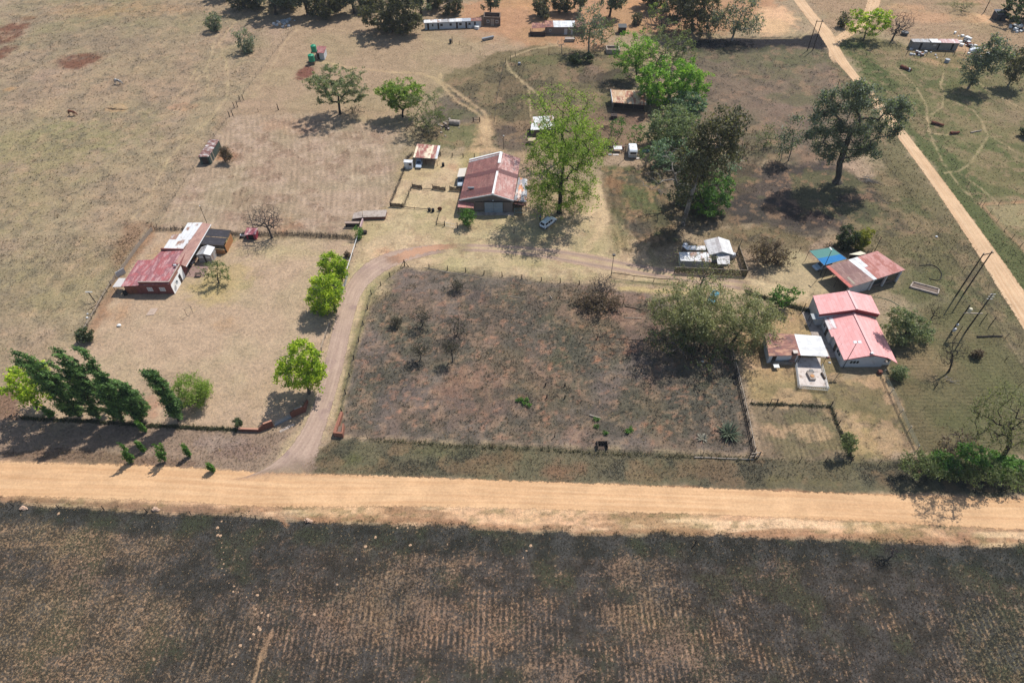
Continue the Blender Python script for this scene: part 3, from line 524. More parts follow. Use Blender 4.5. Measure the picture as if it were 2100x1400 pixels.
ORANGE = roadmat('orange_gravel', C(214, 174, 132), C(201, 159, 118), C(222, 184, 143), (-.35, .1, .5), rutw=.16, rs=.3, edge=.3)
road('main_road', [(-300, 938), (0, 949), (300, 956), (540, 970), (800, 978), (1000, 985), (1300, 996), (1500, 1004), (1800, 1015), (2100, 1024), (2500, 1036)], [(-300, 1002), (0, 1014), (300, 1023), (540, 1036), (800, 1036), (1000, 1039), (1300, 1048), (1500, 1055), (1800, 1068), (2100, 1084), (2500, 1100)], ORANGE, .012)
MAUVE = roadmat('mauve_gravel', C(182, 157, 138), C(168, 143, 126), C(192, 166, 146), (-.45, .45), stain=C(148, 124, 116), edge=.2, rs=.4)
road('driveway', [(440, 990), (530, 968), (596, 918), (640, 840), (668, 740), (690, 650), (708, 595), (735, 555), (780, 525), (850, 507), (930, 500)], [(655, 990), (642, 950), (670, 862), (700, 760), (722, 660), (742, 600), (775, 565), (820, 540), (870, 525), (930, 515)], MAUVE, .016)
TRACK = roadmat('lane_gravel', C(184, 158, 130), C(170, 144, 122), C(142, 122, 116), (-.62, .62), rutw=.3, mid=C(190, 170, 130), edge=.3)
road('farm_lane', [(925, 500), (1000, 501), (1100, 507), (1200, 520), (1300, 540), (1400, 556), (1500, 572), (1560, 580)], [(925, 516), (1000, 517), (1100, 527), (1200, 545), (1300, 562), (1400, 578), (1500, 592), (1560, 600)], TRACK, .008)
RED = roadmat('red_earth', C(190, 144, 114), C(184, 148, 122), C(188, 144, 116), (0,), edge=1.3)
road('red_earth_patch', [(770, 520), (800, 527), (840, 512), (900, 502), (950, 500)], [(785, 540), (815, 540), (850, 524), (905, 512), (950, 508)], RED, .020, nac=9)
SIDE = roadmat('side_road_gravel', C(212, 180, 144), C(200, 164, 128), C(220, 188, 154), (-.4, .4), edge=.22, rs=.4)
road('side_road', [(1560, -110), (1628, 0), (1680, 70), (1715, 125), (1745, 160), (1800, 228), (1870, 320), (1935, 412), (2000, 512), (2060, 610), (2110, 690), (2190, 830)], [(1590, -110), (1650, 0), (1705, 66), (1722, 100), (1750, 143), (1820, 225), (1895, 320), (1965, 412), (2030, 500), (2095, 592), (2150, 680), (2250, 830)], SIDE, .012)
road('branch_road', [(1790, -60), (1780, 0), (1765, 40), (1735, 62), (1708, 82), (1700, 110), (1712, 135)], [(1825, -60), (1806, 0), (1790, 40), (1752, 70), (1722, 90), (1716, 112), (1730, 138)], SIDE, .008)
# ================================================================ TREES
BARK = {'grey': barkmat('grey_bark', C(104, 96, 86), C(70, 64, 58)), 'dark': barkmat('dark_bark', C(70, 62, 56), C(46, 42, 40)), 'gum': barkmat('pale_gum_bark', C(172, 164, 154), C(112, 104, 96)), 'brown': barkmat('brown_bark', C(96, 80, 66), C(64, 54, 46)), 'twig': barkmat('bare_twigs', C(104, 96, 92), C(76, 70, 68)), 'scorch': barkmat('scorched_twigs', C(96, 88, 84), C(60, 56, 54))}
LEAF = leafmat('leaves', .46); DRYLEAF = leafmat('dry_leaves', .2, .8)
def tubes(P0, P1, R0, R1, n):
    d = P1 - P0; d /= np.maximum(np.linalg.norm(d, axis=1, keepdims=True), 1e-6)
    a = np.where(np.abs(d[:, 2:3]) > .9, np.array([[1., 0, 0]]), np.array([[0, 0, 1.]])); u = np.cross(d, a); u /= np.linalg.norm(u, axis=1, keepdims=True); v = np.cross(d, u)
    ang = np.arange(n) * 2 * math.pi / n; ca = np.cos(ang)[None, :, None]; sa = np.sin(ang)[None, :, None]; ring = u[:, None] * ca + v[:, None] * sa
    V = np.concatenate([P0[:, None] + ring * R0[:, None, None], P1[:, None] + ring * R1[:, None, None]], 1).reshape(-1, 3)
    b = (np.arange(len(P0)) * 2 * n)[:, None]; i = np.arange(n); j = (i + 1) % n
    F = np.stack([b + i, b + j, b + n + j, b + n + i], -1).reshape(-1, 4); return V, F
def growth(base, trunk, blobs, ntips, r, shell=.55, wig=.12, seg=.9, tipr=.018, up=.15, start=.25):
    """branch skeleton: each twig end joins the nearest suitable limb"""
    pts = [np.array(trunk[0], float)]; par = [-1]
    for a, b in zip(trunk[:-1], trunk[1:]):
        a = np.array(a, float); b = np.array(b, float); k = max(1, int(np.linalg.norm(b - a) / seg))
        for i in range(1, k + 1): pts.append(a + (b - a) * i / k + r.normal(0, wig * .3, 3)); par.append(len(pts) - 2)
    nt = len(pts); vol = np.array([b[3] * b[4] * b[5] for b in blobs]) ** .8; vol /= vol.sum(); tips = []
    while len(tips) < ntips:
        b = blobs[r.choice(len(blobs), p=vol)]; d = r.normal(0, 1, 3); d /= np.linalg.norm(d); q = np.array(b[:3]) + d * np.array(b[3:6]) * (shell + (1 - shell) * r.random() ** .6) * (.9 + .2 * r.random())
        if q[2] > base[2] + .25: tips.append(q)
    tips = np.array(tips); st = pts[int(nt * .6)]; tips = tips[np.argsort(np.linalg.norm(tips - st, axis=1))]
    ends = []; lo = max(1, int(nt * start))
    for q in tips:
        A = np.array(pts); d = np.linalg.norm(A - q, axis=1); cost = d + .9 * np.maximum(0, A[:, 2] - q[2] + .1 * d); cost[:lo] += 3
        i = int(np.argmin(cost)); a = A[i]; L = d[i]; k = max(2, int(L / seg)); prev = i; off = r.normal(0, wig, 3) * L * .5 + np.array([0, 0, up * L])
        for m in range(1, k + 1):
            u = m / k; pts.append(a + (q - a) * u + off * math.sin(math.pi * u) * .6 + (r.normal(0, wig * .25, 3) if m < k else 0)); par.append(prev); prev = len(pts) - 1
        ends.append(prev)
    A = np.array(pts); par = np.array(par); w = np.zeros(len(A)); w[ends] = 1
    for i in range(len(A) - 1, 0, -1): w[par[i]] += w[i]
    return A, par, np.maximum(w, 1), np.array(ends), tips
def leaves(centers, per, rad, size, c1, c2, r, droop=0.0, flat=1.0, upb=.5, asp=.6, jit=.22, clumpvar=1.0, flow=None):
    n = len(centers) * per; cc = np.repeat(centers, per, 0); off = r.normal(0, 1, (n, 3)) * np.array(rad if hasattr(rad, '__len__') else (rad, rad, rad * flat)) * .55
    if droop: off[:, 2] -= np.abs(r.normal(0, 1, n)) * droop
    if flow is not None: off = off * .55 + np.array(flow) * np.abs(r.normal(0, 1, (n, 1)))
    P = cc + off; nrm = r.normal(0, 1, (n, 3)); nrm[:, 2] = np.abs(nrm[:, 2]) + upb; nrm /= np.linalg.norm(nrm, axis=1, keepdims=True)
    a = r.normal(0, 1, (n, 3))
    if droop: a[:, 2] -= 2.0
    if flow is not None: a += np.array(flow) * 3
    u = a - nrm * (a * nrm).sum(1, keepdims=True); u /= np.linalg.norm(u, axis=1, keepdims=True); v = np.cross(nrm, u)
    s = size * r.uniform(.6, 1.35, n)[:, None]; u = u * s; v = v * s * asp
    V = np.stack([P - u, P - v * .9 - u * .1, P + u, P + v * .9 - u * .1], 1).reshape(-1, 3); F = np.arange(n * 4).reshape(-1, 4)
    m = np.clip(.5 + clumpvar * (np.repeat(r.random(len(centers)), per) - .5) + r.normal(0, jit, n), 0, 1)[:, None]
    col = np.array(c1) * (1 - m) + np.array(c2) * m; col *= r.uniform(.8, 1.2, (n, 1)); return V, F, col
KIND = {  # leaf colours, leaf size, leaves per tip, clump radius, droop, bark, flat
    'lime': (C(112, 150, 26), C(208, 226, 66), .24, 40, .62, 0, 'grey', .6), 'poplar': (C(32, 66, 28), C(140, 178, 102), .17, 46, .55, 0, 'brown', .6),
    'gum': (C(90, 102, 82), C(150, 160, 134), .28, 30, .85, .7, 'gum', .7), 'gumdark': (C(76, 80, 58), C(132, 128, 90), .28, 32, .8, .6, 'gum', .7), 'spring': (C(104, 134, 40), C(176, 202, 74), .20, 13, .70, 0, 'dark', .6),
    'bright': (C(86, 132, 36), C(166, 208, 76), .24, 44, .75, 0, 'dark', .6), 'olive': (C(122, 126, 86), C(182, 182, 130), .17, 34, .75, .15, 'dark', .7), 'acacia': (C(102, 114, 80), C(158, 168, 120), .20, 24, .6, 0, 'dark', .45),
    'yellowgreen': (C(112, 142, 52), C(166, 190, 84), .22, 26, .55, 0, 'dark', .5), 'greygreen': (C(108, 122, 84), C(160, 172, 122), .26, 32, .7, 0, 'grey', .6), 'blue': (C(100, 126, 100), C(150, 174, 136), .24, 26, .6, .1, 'grey', .7),
    'shrub': (C(98, 110, 68), C(146, 156, 98), .18, 20, .5, 0, 'twig', .7), 'green': (C(66, 104, 42), C(120, 162, 68), .22, 28, .5, 0, 'grey', .7), 'dark': (C(52, 66, 42), C(98, 112, 70), .24, 32, .5, 0, 'dark', .7), 'burnt': (C(84, 78, 66), C(104, 102, 78), .14, 4, .4, 0, 'scorch', .7),
    'bare': (C(110, 100, 90), C(130, 120, 104), .12, 0, .3, 0, 'twig', .7), 'brown': (C(104, 88, 72), C(136, 116, 92), .18, 22, .5, 0, 'twig', .7), 'twig': (C(104, 108, 70), C(146, 152, 96), .14, 5, .5, 0, 'twig', .7), 'gold': (C(120, 130, 36), C(180, 176, 60), .2, 28, .45, 0, 'dark', .8)}
def blob_at(by, cx, cy, rx, ry, dy=0.0, squash=None):
    q = UP(by + dy, cx, cy); m = mpp(q); a = rx * m; dep = math.atan2(CAMH - q.z, math.hypot(q.x, q.y)); v = ry * m
    rz = math.sqrt(max(v * v - (a * .85 * math.sin(dep)) ** 2, (.45 * v) ** 2)) / math.cos(dep) if squash is None else a * squash
    return [q.x, q.y, q.z, a, a * .85, min(rz, 1.6 * a + 2)]
TREES = 0
def tree(name, label, kind, base, blobs, ntips=90, tr=.22, cat='tree', group=None, lean=None, per=None, size=None, dense=1.0, trunk_top=None, shell=.55, wig=.13, tipr=.016, crown='crown', bark=None, up=.15, cl=None, start=.25, stems=1, seg=.9, flare=1.0, flow=None, fat=None):
    """base and blobs are sighted points (px); each blob: centre x, y, half width, half height[, depth offset m]"""
    global TREES; TREES += 1
    r = np.random.default_rng(100 + TREES); b = G(*base); by = b.y
    fa_ = fat or (1.0 if kind in ('bare', 'burnt', 'poplar') else 1.2); B = [blob_at(by, q[0], q[1], q[2] * fa_, q[3] * fa_ * (1.08 if fa_ > 1 else 1), *q[4:]) for q in blobs]
    if kind not in ('bare', 'burnt', 'poplar') and ntips > 60:
        for q in list(B):
            for _ in range(4 if kind == 'lime' else 2):
                d = r.normal(0, 1, 3); d /= np.linalg.norm(d); e = r.uniform(.25, .48); B.append([q[0] + d[0] * q[3] * 1.05, q[1] + d[1] * q[4] * 1.05, q[2] + d[2] * q[5] * .8, q[3] * e, q[4] * e, q[5] * e])
    for q in B:
        lo = q[2] - q[5]
        if lo < .1: q[2] = q[2] + (.1 - lo) * .6; q[5] = max(.35, q[5] - (.1 - lo) * .4)
    k = KIND[kind]; cen = np.array([q[:3] for q in B]).mean(0); topz = max(q[2] for q in B)
    if trunk_top is not None: tops = [np.array(UP(by, *q)) for q in (trunk_top if isinstance(trunk_top, list) else [trunk_top])]
    elif cat in ('bush', 'sapling', 'shrub', 'reeds', 'grass clump'): tops = [np.array(b) + (cen - np.array(b)) * .22]
    else: tops = [np.array([b.x + (cen[0] - b.x) * .8, b.y + (cen[1] - b.y) * .8, cen[2]])]
    tk = [np.array([b.x, b.y, -.05])] + [np.array([b.x + (tops[0][0] - b.x) * .25, b.y + (tops[0][1] - b.y) * .25, tops[0][2] * .4])] + tops
    A, par, w, ends, tips = growth(np.array(b), tk, B, ntips, r, shell, wig, tipr=tipr, up=up, start=start, seg=seg)
    rad = tipr * w ** (.37 if kind in ('bare', 'burnt', 'twig') else .46); rad *= 1 + (max(tr / rad[0], 1) - 1) * (rad / rad[0]) ** 1.5 if rad[0] > 0 else 1
    rad = np.maximum(rad, tipr * .7); i = np.arange(1, len(A)); pr = par[i]; R0 = np.minimum(rad[pr], rad[i] * 1.25); R0 = np.where(pr == 0, rad[0] * 1.35 * flare, R0)
    thick = rad[i] > .05
    Va, Fa = tubes(A[pr][thick], A[i][thick], R0[thick], rad[i][thick], 6); Vb, Fb = tubes(A[pr][~thick], A[i][~thick], R0[~thick], rad[i][~thick], 3)
    root = thing(name, label, cat, tuple(b), group); o3 = tuple(b)
    bm = BARK[bark or k[6]]
    V = np.r_[Va, Vb]; F = np.r_[Fa, Fb + len(Va)]; n_ = 'branches' if kind in ('bare', 'burnt') else 'trunk'
    tro = rawmesh(n_, V, F, bm, org=o3, parent=root, smooth=True)
    pl = k[3] if per is None else per
    if pl:
        mid = A[par[ends]]; cs = np.r_[tips, mid[r.random(len(mid)) < .7]]
        V, F, col = leaves(cs, max(1, int(pl * dense * .6)), cl or k[4], size or k[2], k[0], k[1], r, k[5], k[7], flow=flow)
        ok = V.reshape(-1, 4, 3)[:, :, 2].min(1) > .02; V = V.reshape(-1, 4, 3)[ok].reshape(-1, 3); F = np.arange(len(V)).reshape(-1, 4)
        rawmesh(crown, V, F, LEAF, org=o3, fcol=col[ok], parent=root)
    return root
def copytree(src, base, rz, sc, label, group=None):
    rt = src.copy(); S.collection.objects.link(rt); b = G(*base); rt.location = b; rt.rotation_euler = (0, 0, rz); rt.scale = (sc, sc, sc); rt['label'] = label
    if group: rt['group'] = group
    for ch in list(src.children):
        c = ch.copy(); S.collection.objects.link(c); c.parent = rt
    return rt

# ---- poplars bent by the wind above the road wall
def poplar(base, axis, wid, label, ntips=120, group='wind bent poplars above the road'):
    bl = []; ax = np.array([(base[0] - 1, base[1] - 7)] + axis, float); u_ = np.linspace(0, len(ax) - 1, 14); axis = [(np.interp(q, range(len(ax)), ax[:, 0]), np.interp(q, range(len(ax)), ax[:, 1])) for q in u_]; n = len(axis)
    for i, (x, y) in enumerate(axis):
        u = (i + .5) / n; bl.append((x, y, wid * (.30 + .75 * math.sin(math.pi * min(1, u * .92 + .06))), wid * (.35 + .6 * math.sin(math.pi * min(1, u * .9 + .08)))))
    return tree('poplar_tree', label, 'poplar', base, bl, ntips, .22, group=group, trunk_top=[axis[n // 2], axis[-1]], shell=.3, wig=.1, start=.06, size=.165, dense=1.5, flare=.9, cl=.5, flow=(-.5, 0, .34))
poplar((163, 853), [(155, 835), (138, 812), (118, 788), (95, 764), (68, 745), (38, 733)], 29, 'tallest dark green poplar bent far left, leftmost of the row above the road wall', 240)
poplar((201, 856), [(196, 838), (186, 812), (172, 788), (156, 762), (140, 738), (127, 725)], 25, 'dark green poplar leaning left, second from the left in the row above the road', 220)
poplar((229, 838), [(222, 812), (212, 788), (203, 765), (192, 745), (178, 725), (166, 716)], 12, 'thin wispy poplar top rising behind the middle of the poplar row', 70)
poplar((250, 862), [(248, 845), (242, 825), (234, 806), (226, 788), (216, 773)], 27, 'broad rounded poplar, between the leaning ones and the short one in the row', 200)
poplar((290, 862), [(289, 848), (284, 833), (277, 818), (269, 803), (260, 793)], 22, 'shortest rounded poplar at the right end of the close row', 160)
poplar((367, 862), [(366, 848), (356, 828), (343, 806), (329, 785), (315, 770), (303, 763)], 16, 'slim poplar standing alone, bowed to the left beside the light green bush', 170)
tree('acid_green_tree', 'yellow green bushy tree behind the left end of the poplar row', 'lime', (78, 838), [(62, 775, 36, 26), (45, 800, 28, 22), (80, 800, 30, 22)], 110, .2, size=.26, dense=.8)
tree('bush', 'round light green feathery bush beside the lone bowed poplar', 'yellowgreen', (391, 826), [(391, 802, 34, 30)], 300, .1, cat='bush', per=24, size=.13, tipr=.012, shell=.3, start=.0)
tree('bush', 'small dark olive bush against the left yard fence below the house', 'dark', (172, 699), [(172, 687, 15, 13)], 40, .08, cat='bush', size=.2, shell=.3, start=0)
tree('tree', 'small sparse green tree in front of the left house patio', 'shrub', (449, 580), [(440, 553, 24, 15), (452, 562, 14, 12)], 70, .12, per=16, size=.17, tipr=.014)
# ---- roadside poplar suckers
for q, bl, lab in (((270, 947), [(258, 925, 9, 12), (270, 940, 12, 6), (282, 938, 8, 6)], 'bushy poplar sapling with several stems at the left end of the roadside saplings'), ((298, 925), [(289, 917, 7, 8)], 'small leaning sapling just behind the bushiest roadside sapling'), ((337, 946), [(327, 930, 7, 12), (338, 922, 8, 10), (334, 940, 8, 5)], 'two stemmed poplar sapling, second of the roadside clumps from the left'), ((390, 936), [(383, 924, 5, 8)], 'thin single poplar sapling on the roadside bank'), ((437, 966), [(438, 959, 9, 5)], 'tiny low poplar sprout on the road edge near the driveway mouth'), ((112, 855), [(96, 842, 12, 6)], 'tiny pale green poplar sprout by the fence left of the poplar row'), ((300, 886), [(290, 874, 9, 7)], 'small poplar sprout beside the fence between the short poplar and the lone one')):
    bl = [(q[0] + (z[0] - z[2] * .5 - q[0]) * u, q[1] + (z[1] - z[3] - q[1]) * u, z[2] * .62 * (1 - .5 * u), z[3] * .5) for z in bl for u in (.2, .45, .7, .95)]
    tree('poplar_sapling', lab, 'green', q, bl, 46, .04, cat='sapling', group='poplar saplings along the road bank', size=.17, per=20, cl=.3, tipr=.01, shell=.2, start=.1, seg=.4, flow=(-.22, 0, .3))
# ---- driveway limes
tree('lime_tree', 'bright lime green tree nearest the brick gate on the left of the driveway', 'lime', (634, 806), [(613, 752, 42, 36), (622, 725, 26, 20), (596, 775, 24, 18), (640, 770, 18, 22)], 200, .25, group='lime green driveway trees', size=.22)
tree('lime_tree', 'bright lime green tree, lower of the touching pair beside the white driveway fence', 'lime', (690, 638), [(668, 600, 30, 32), (655, 620, 20, 18), (684, 590, 20, 20)], 170, .2, group='lime green driveway trees', size=.22)
tree('lime_tree', 'bright lime green tree, upper of the touching pair beside the white driveway fence', 'lime', (702, 575), [(680, 545, 24, 22), (690, 560, 18, 18), (672, 535, 14, 14), (697, 540, 8, 10)], 120, .18, group='lime green driveway trees', size=.22)
# ---- upper paddock
tree('acacia_tree', 'spreading grey green thorn tree with open branches on the ploughed plot edge', 'acacia', (698, 234), [(690, 160, 44, 22), (655, 170, 22, 18), (728, 178, 22, 18), (668, 205, 16, 10), (720, 200, 22, 10), (690, 185, 36, 16)], 320, .34, wig=.16, per=36, trunk_top=(693, 190), tipr=.02)
tree('thorn_tree', 'bright yellow green vase shaped tree beside the grey thorn tree', 'yellowgreen', (826, 240), [(825, 182, 38, 18), (805, 196, 22, 18), (845, 196, 22, 18), (825, 206, 28, 14)], 330, .25, shell=.5, trunk_top=(826, 226), up=.0, per=30, tipr=.02)
tree('bush', 'grey green open shrub right of the yellow green vase shaped tree', 'shrub', (868, 268), [(872, 225, 34, 30), (885, 248, 24, 18)], 220, .14, cat='bush', per=16, tipr=.014, start=0, stems=3)
tree('bush', 'low brown thicket at the foot of the grey green open shrub', 'brown', (870, 282), [(868, 268, 32, 12), (850, 262, 18, 10)], 90, .06, cat='bush', per=6, tipr=.016, start=0, shell=.2)
tree('bush', 'low grey scrub under the right side of the spreading thorn tree', 'burnt', (730, 232), [(728, 224, 26, 8)], 60, .05, cat='bush', per=8, tipr=.016, start=0, shell=.2)
tree('bare_tree', 'leafless grey tree by the brush fence above the left lawn', 'bare', (558, 488), [(539, 442, 44, 28), (520, 456, 26, 16), (562, 456, 24, 18)], 1100, .2, tipr=.018, wig=.1, shell=.25, seg=.7)
for q, bl, lab in (((447, 63), [(436, 42, 14, 14)], 'small gum tree leaning left in the pasture, left of a matching pair'), ((517, 106), [(500, 82, 18, 20), (508, 94, 10, 10)], 'small gum tree leaning left in the pasture, right of a matching pair')):
    tree('small_gum_tree', lab, 'gum', q, bl, 60, .14, group='small pasture gums', size=.3, dense=.8)
# ---- big trees round the barn
tree('spring_tree', 'large open tree in new spring leaf beside the barn and parked car', 'spring', (1147, 436), [(1110, 420, 30, 16), (1185, 410, 34, 22), (1105, 300, 30, 36), (1150, 405, 62, 26), (1165, 300, 70, 60), (1130, 330, 46, 60), (1190, 350, 40, 50), (1150, 390, 60, 26), (1170, 250, 48, 30), (1120, 380, 36, 24), (1200, 300, 40, 40)], 760, .55, tipr=.018, wig=.15, trunk_top=[(1150, 380), (1160, 300)], shell=.35, start=.05, size=.2, per=27, cl=.85)
tree('spring_tree', 'grey green budding tree behind the large spring tree', 'spring', (1150, 330), [(1150, 215, 58, 36), (1120, 200, 32, 22), (1185, 215, 30, 28), (1150, 250, 50, 22)], 330, .35, tipr=.02, wig=.15, shell=.35, start=.15, per=7, size=.2, cl=.8)
tree('bright_tree', 'dense vivid green round tree behind the rusty shed', 'bright', (1365, 215), [(1375, 160, 52, 34), (1340, 170, 32, 26), (1415, 165, 34, 24), (1380, 190, 46, 22), (1425, 185, 22, 14), (1345, 195, 30, 16)], 360, .4, size=.27, shell=.6, per=52)
tree('light_green_tree', 'tall light green tree behind the vivid green tree', 'bright', (1305, 165), [(1300, 92, 32, 26), (1288, 115, 28, 22), (1320, 108, 24, 24), (1300, 135, 24, 18)], 220, .22, size=.26, per=20)
tree('tree', 'grey green half leafed tree right of the tall light green tree', 'shrub', (1345, 140), [(1365, 85, 46, 32), (1340, 95, 30, 28), (1395, 98, 30, 26), (1365, 115, 40, 20)], 360, .25, per=18, size=.22, tipr=.02)
tree('bare_tree', 'grey leafless tree behind the half leafed tree under the gums', 'bare', (1360, 70), [(1352, 35, 46, 26), (1375, 50, 30, 18)], 700, .3, tipr=.026, wig=.12, shell=.3)
tree('tree', 'young tree with green tip standing in front of the far gums', 'yellowgreen', (1345, 50), [(1350, 22, 18, 14)], 50, .15, per=16)
tree('dense_tree', 'dense rounded grey green tree near the caravan', 'greygreen', (1390, 300), [(1382, 255, 44, 30), (1365, 275, 36, 22), (1400, 280, 34, 22)], 320, .3, size=.26, shell=.7)
tree('reed_clump', 'blue green feathery clump between the vivid tree and the dense tree', 'blue', (1408, 245), [(1405, 215, 32, 20), (1425, 225, 18, 22)], 150, .12, cat='bush', size=.28, start=0, shell=.3)
tree('gum_tree', 'tall leaning brown green gum tree in front of the garden thicket', 'gumdark', (1400, 462), [(1495, 245, 36, 26), (1470, 275, 44, 30), (1440, 310, 40, 30), (1460, 340, 36, 26), (1425, 350, 30, 22), (1480, 310, 30, 22), (1405, 390, 22, 20), (1500, 265, 26, 18)], 330, .5, trunk_top=[(1430, 360), (1475, 275)], wig=.16, cl=1.0, size=.3, shell=.4, per=30)
tree('dead_tree', 'pale dead forked tree left of the brown green gum', 'bare', (1392, 420), [(1375, 330, 30, 40), (1340, 370, 30, 20), (1410, 350, 26, 40)], 80, .3, bark='gum', tipr=.03, wig=.16, shell=.4)
tree('tree', 'fresh green tree at the right foot of the brown green gum', 'green', (1445, 440), [(1468, 385, 32, 26), (1458, 415, 38, 22)], 240, .2, size=.22)
tree('bush', 'mixed green shrub between the caravan and the brown green gum', 'blue', (1372, 345), [(1380, 312, 36, 26), (1355, 322, 22, 20), (1410, 335, 30, 24), (1430, 355, 28, 24)], 280, .12, cat='bush', size=.26, per=16, start=0)
tree('bush', 'dark green thicket under the brown green gum', 'dark', (1420, 420), [(1425, 385, 40, 30), (1400, 405, 30, 26), (1440, 420, 34, 22)], 240, .12, cat='bush', per=20, size=.26, start=0)
tree('bush', 'thin leggy green shrub beside the white caravan', 'green', (1323, 340), [(1324, 318, 14, 16)], 40, .06, cat='bush', per=8, start=0, size=.18)
tree('bush', 'light green sapling bush above the caravan', 'green', (1306, 298), [(1306, 275, 18, 18)], 60, .08, cat='bush', per=12, start=0, size=.2)
tree('bush', 'small light green sapling left of the sapling bush above the scrap roof', 'green', (1266, 292), [(1267, 262, 15, 16)], 50, .07, cat='bush', per=12, size=.2)
tree('bush', 'dark scorched brush at the trunk of the brown green gum', 'burnt', (1400, 480), [(1395, 455, 40, 22), (1370, 470, 30, 16)], 150, .06, cat='bush', per=6, start=0, shell=.2, tipr=.016)
tree('reeds', 'tan dry reed bed right of the brown green gum', 'brown', (1530, 320), [(1530, 295, 24, 26), (1515, 310, 18, 16)], 130, .04, cat='reeds', per=8, start=0, shell=.1, tipr=.014)
tree('reeds', 'green reed bed beside the tan reeds', 'shrub', (1565, 300), [(1568, 275, 26, 18), (1590, 285, 20, 14)], 110, .04, cat='reeds', per=8, start=0, shell=.1, tipr=.014)
tree('bush', 'grey green shrub on the slope behind the fresh green tree', 'blue', (1490, 370), [(1488, 340, 22, 20)], 70, .08, cat='bush', per=10, size=.22, start=0)
tree('gum_tree', 'huge spreading grey green gum tree with a thick pale trunk by the side road', 'gum', (1716, 374), [(1770, 190, 44, 22), (1720, 205, 40, 24), (1820, 205, 40, 24), (1690, 245, 32, 26), (1760, 235, 52, 28), (1840, 240, 26, 22), (1800, 265, 40, 22), (1715, 280, 34, 22), (1765, 285, 40, 18), (1690, 225, 26, 20), (1740, 315, 34, 14), (1675, 280, 24, 20), (1850, 215, 24, 18), (1700, 305, 28, 14), (1780, 305, 32, 14), (1745, 178, 30, 12)], 230, .72, bark='grey', trunk_top=[(1722, 335), (1745, 270)], wig=.2, cl=.95, size=.25, shell=.6, per=96, flare=1.5, tipr=.04, fat=1.02)
tree('small_gum_tree', 'slim young gum left of the huge spreading gum', 'gum', (1617, 330), [(1630, 255, 16, 20), (1622, 285, 20, 20)], 60, .14, size=.28, per=16)
tree('small_gum_tree', 'thin spindly gum sapling left of the slim young gum', 'gum', (1601, 330), [(1605, 300, 9, 14)], 24, .08, size=.24, per=10)
# ---- thorn trees in the middle
tree('thorn_tree', 'largest feathery olive thorn tree on the scorched plot', 'olive', (1400, 690), [(1405, 610, 54, 40), (1370, 640, 40, 36), (1430, 640, 40, 34), (1400, 660, 50, 30)], 460, .3, shell=.4, per=30, size=.17, wig=.15)
tree('thorn_tree', 'feathery olive thorn tree beside the rusty braai shed', 'olive', (1500, 705), [(1520, 635, 56, 40), (1560, 655, 34, 26), (1480, 665, 38, 32), (1520, 690, 44, 24), (1575, 690, 26, 20)], 520, .3, shell=.4, per=28, size=.17, wig=.16)
tree('thorn_tree', 'small light olive thorn tree between the two largest', 'olive', (1432, 720), [(1435, 670, 22, 28)], 90, .12, size=.2)
tree('thorn_tree', 'open twiggy thorn tree overhanging the fenced white cottage', 'twig', (1432, 600), [(1425, 535, 46, 22), (1470, 550, 40, 20), (1450, 570, 40, 16)], 300, .2, tipr=.016, per=5)
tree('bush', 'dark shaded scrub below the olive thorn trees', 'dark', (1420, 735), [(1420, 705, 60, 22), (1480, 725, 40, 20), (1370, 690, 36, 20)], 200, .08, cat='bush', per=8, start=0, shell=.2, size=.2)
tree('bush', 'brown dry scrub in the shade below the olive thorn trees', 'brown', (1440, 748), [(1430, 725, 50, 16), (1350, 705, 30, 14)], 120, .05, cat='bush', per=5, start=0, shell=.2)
tree('bare_tree', 'leafless grey bush standing behind the rail fence', 'bare', (1237, 612), [(1238, 580, 30, 22), (1225, 590, 22, 16)], 700, .1, tipr=.015, wig=.12, start=.1, seg=.6, shell=.25)
tree('bush', 'low brown thicket in front of the leafless grey bush', 'brown', (1230, 628), [(1230, 614, 40, 15, 0, .4), (1205, 622, 24, 10, 0, .4), (1260, 617, 20, 11, 0, .4)], 460, .05, cat='bush', per=6, start=0, shell=.1, tipr=.014)
for q, bl, lab in (((866, 668), [(866, 645, 26, 22)], 'scorched twiggy bush, upper left of the burnt group'), ((936, 690), [(935, 660, 30, 34), (945, 680, 20, 18)], 'largest scorched twiggy bush, upper right of the burnt group'), ((862, 738), [(862, 715, 24, 22)], 'scorched twiggy bush, lower left of the burnt group'), ((928, 742), [(925, 712, 20, 26)], 'scorched twiggy bush, lower right of the burnt group'), ((812, 668), [(812, 658, 14, 9)], 'small scorched bush left of the burnt group'), ((938, 596), [(938, 584, 18, 10)], 'small scorched bush near the top fence of the plot')):
    tree('scorched_bush', lab, 'burnt', q, [(*z, 0, .6) for z in bl], 380, .04, cat='bush', group='scorched bushes on the middle plot', tipr=.013, start=0, shell=.15, wig=.18, per=1, size=.12, seg=.6)
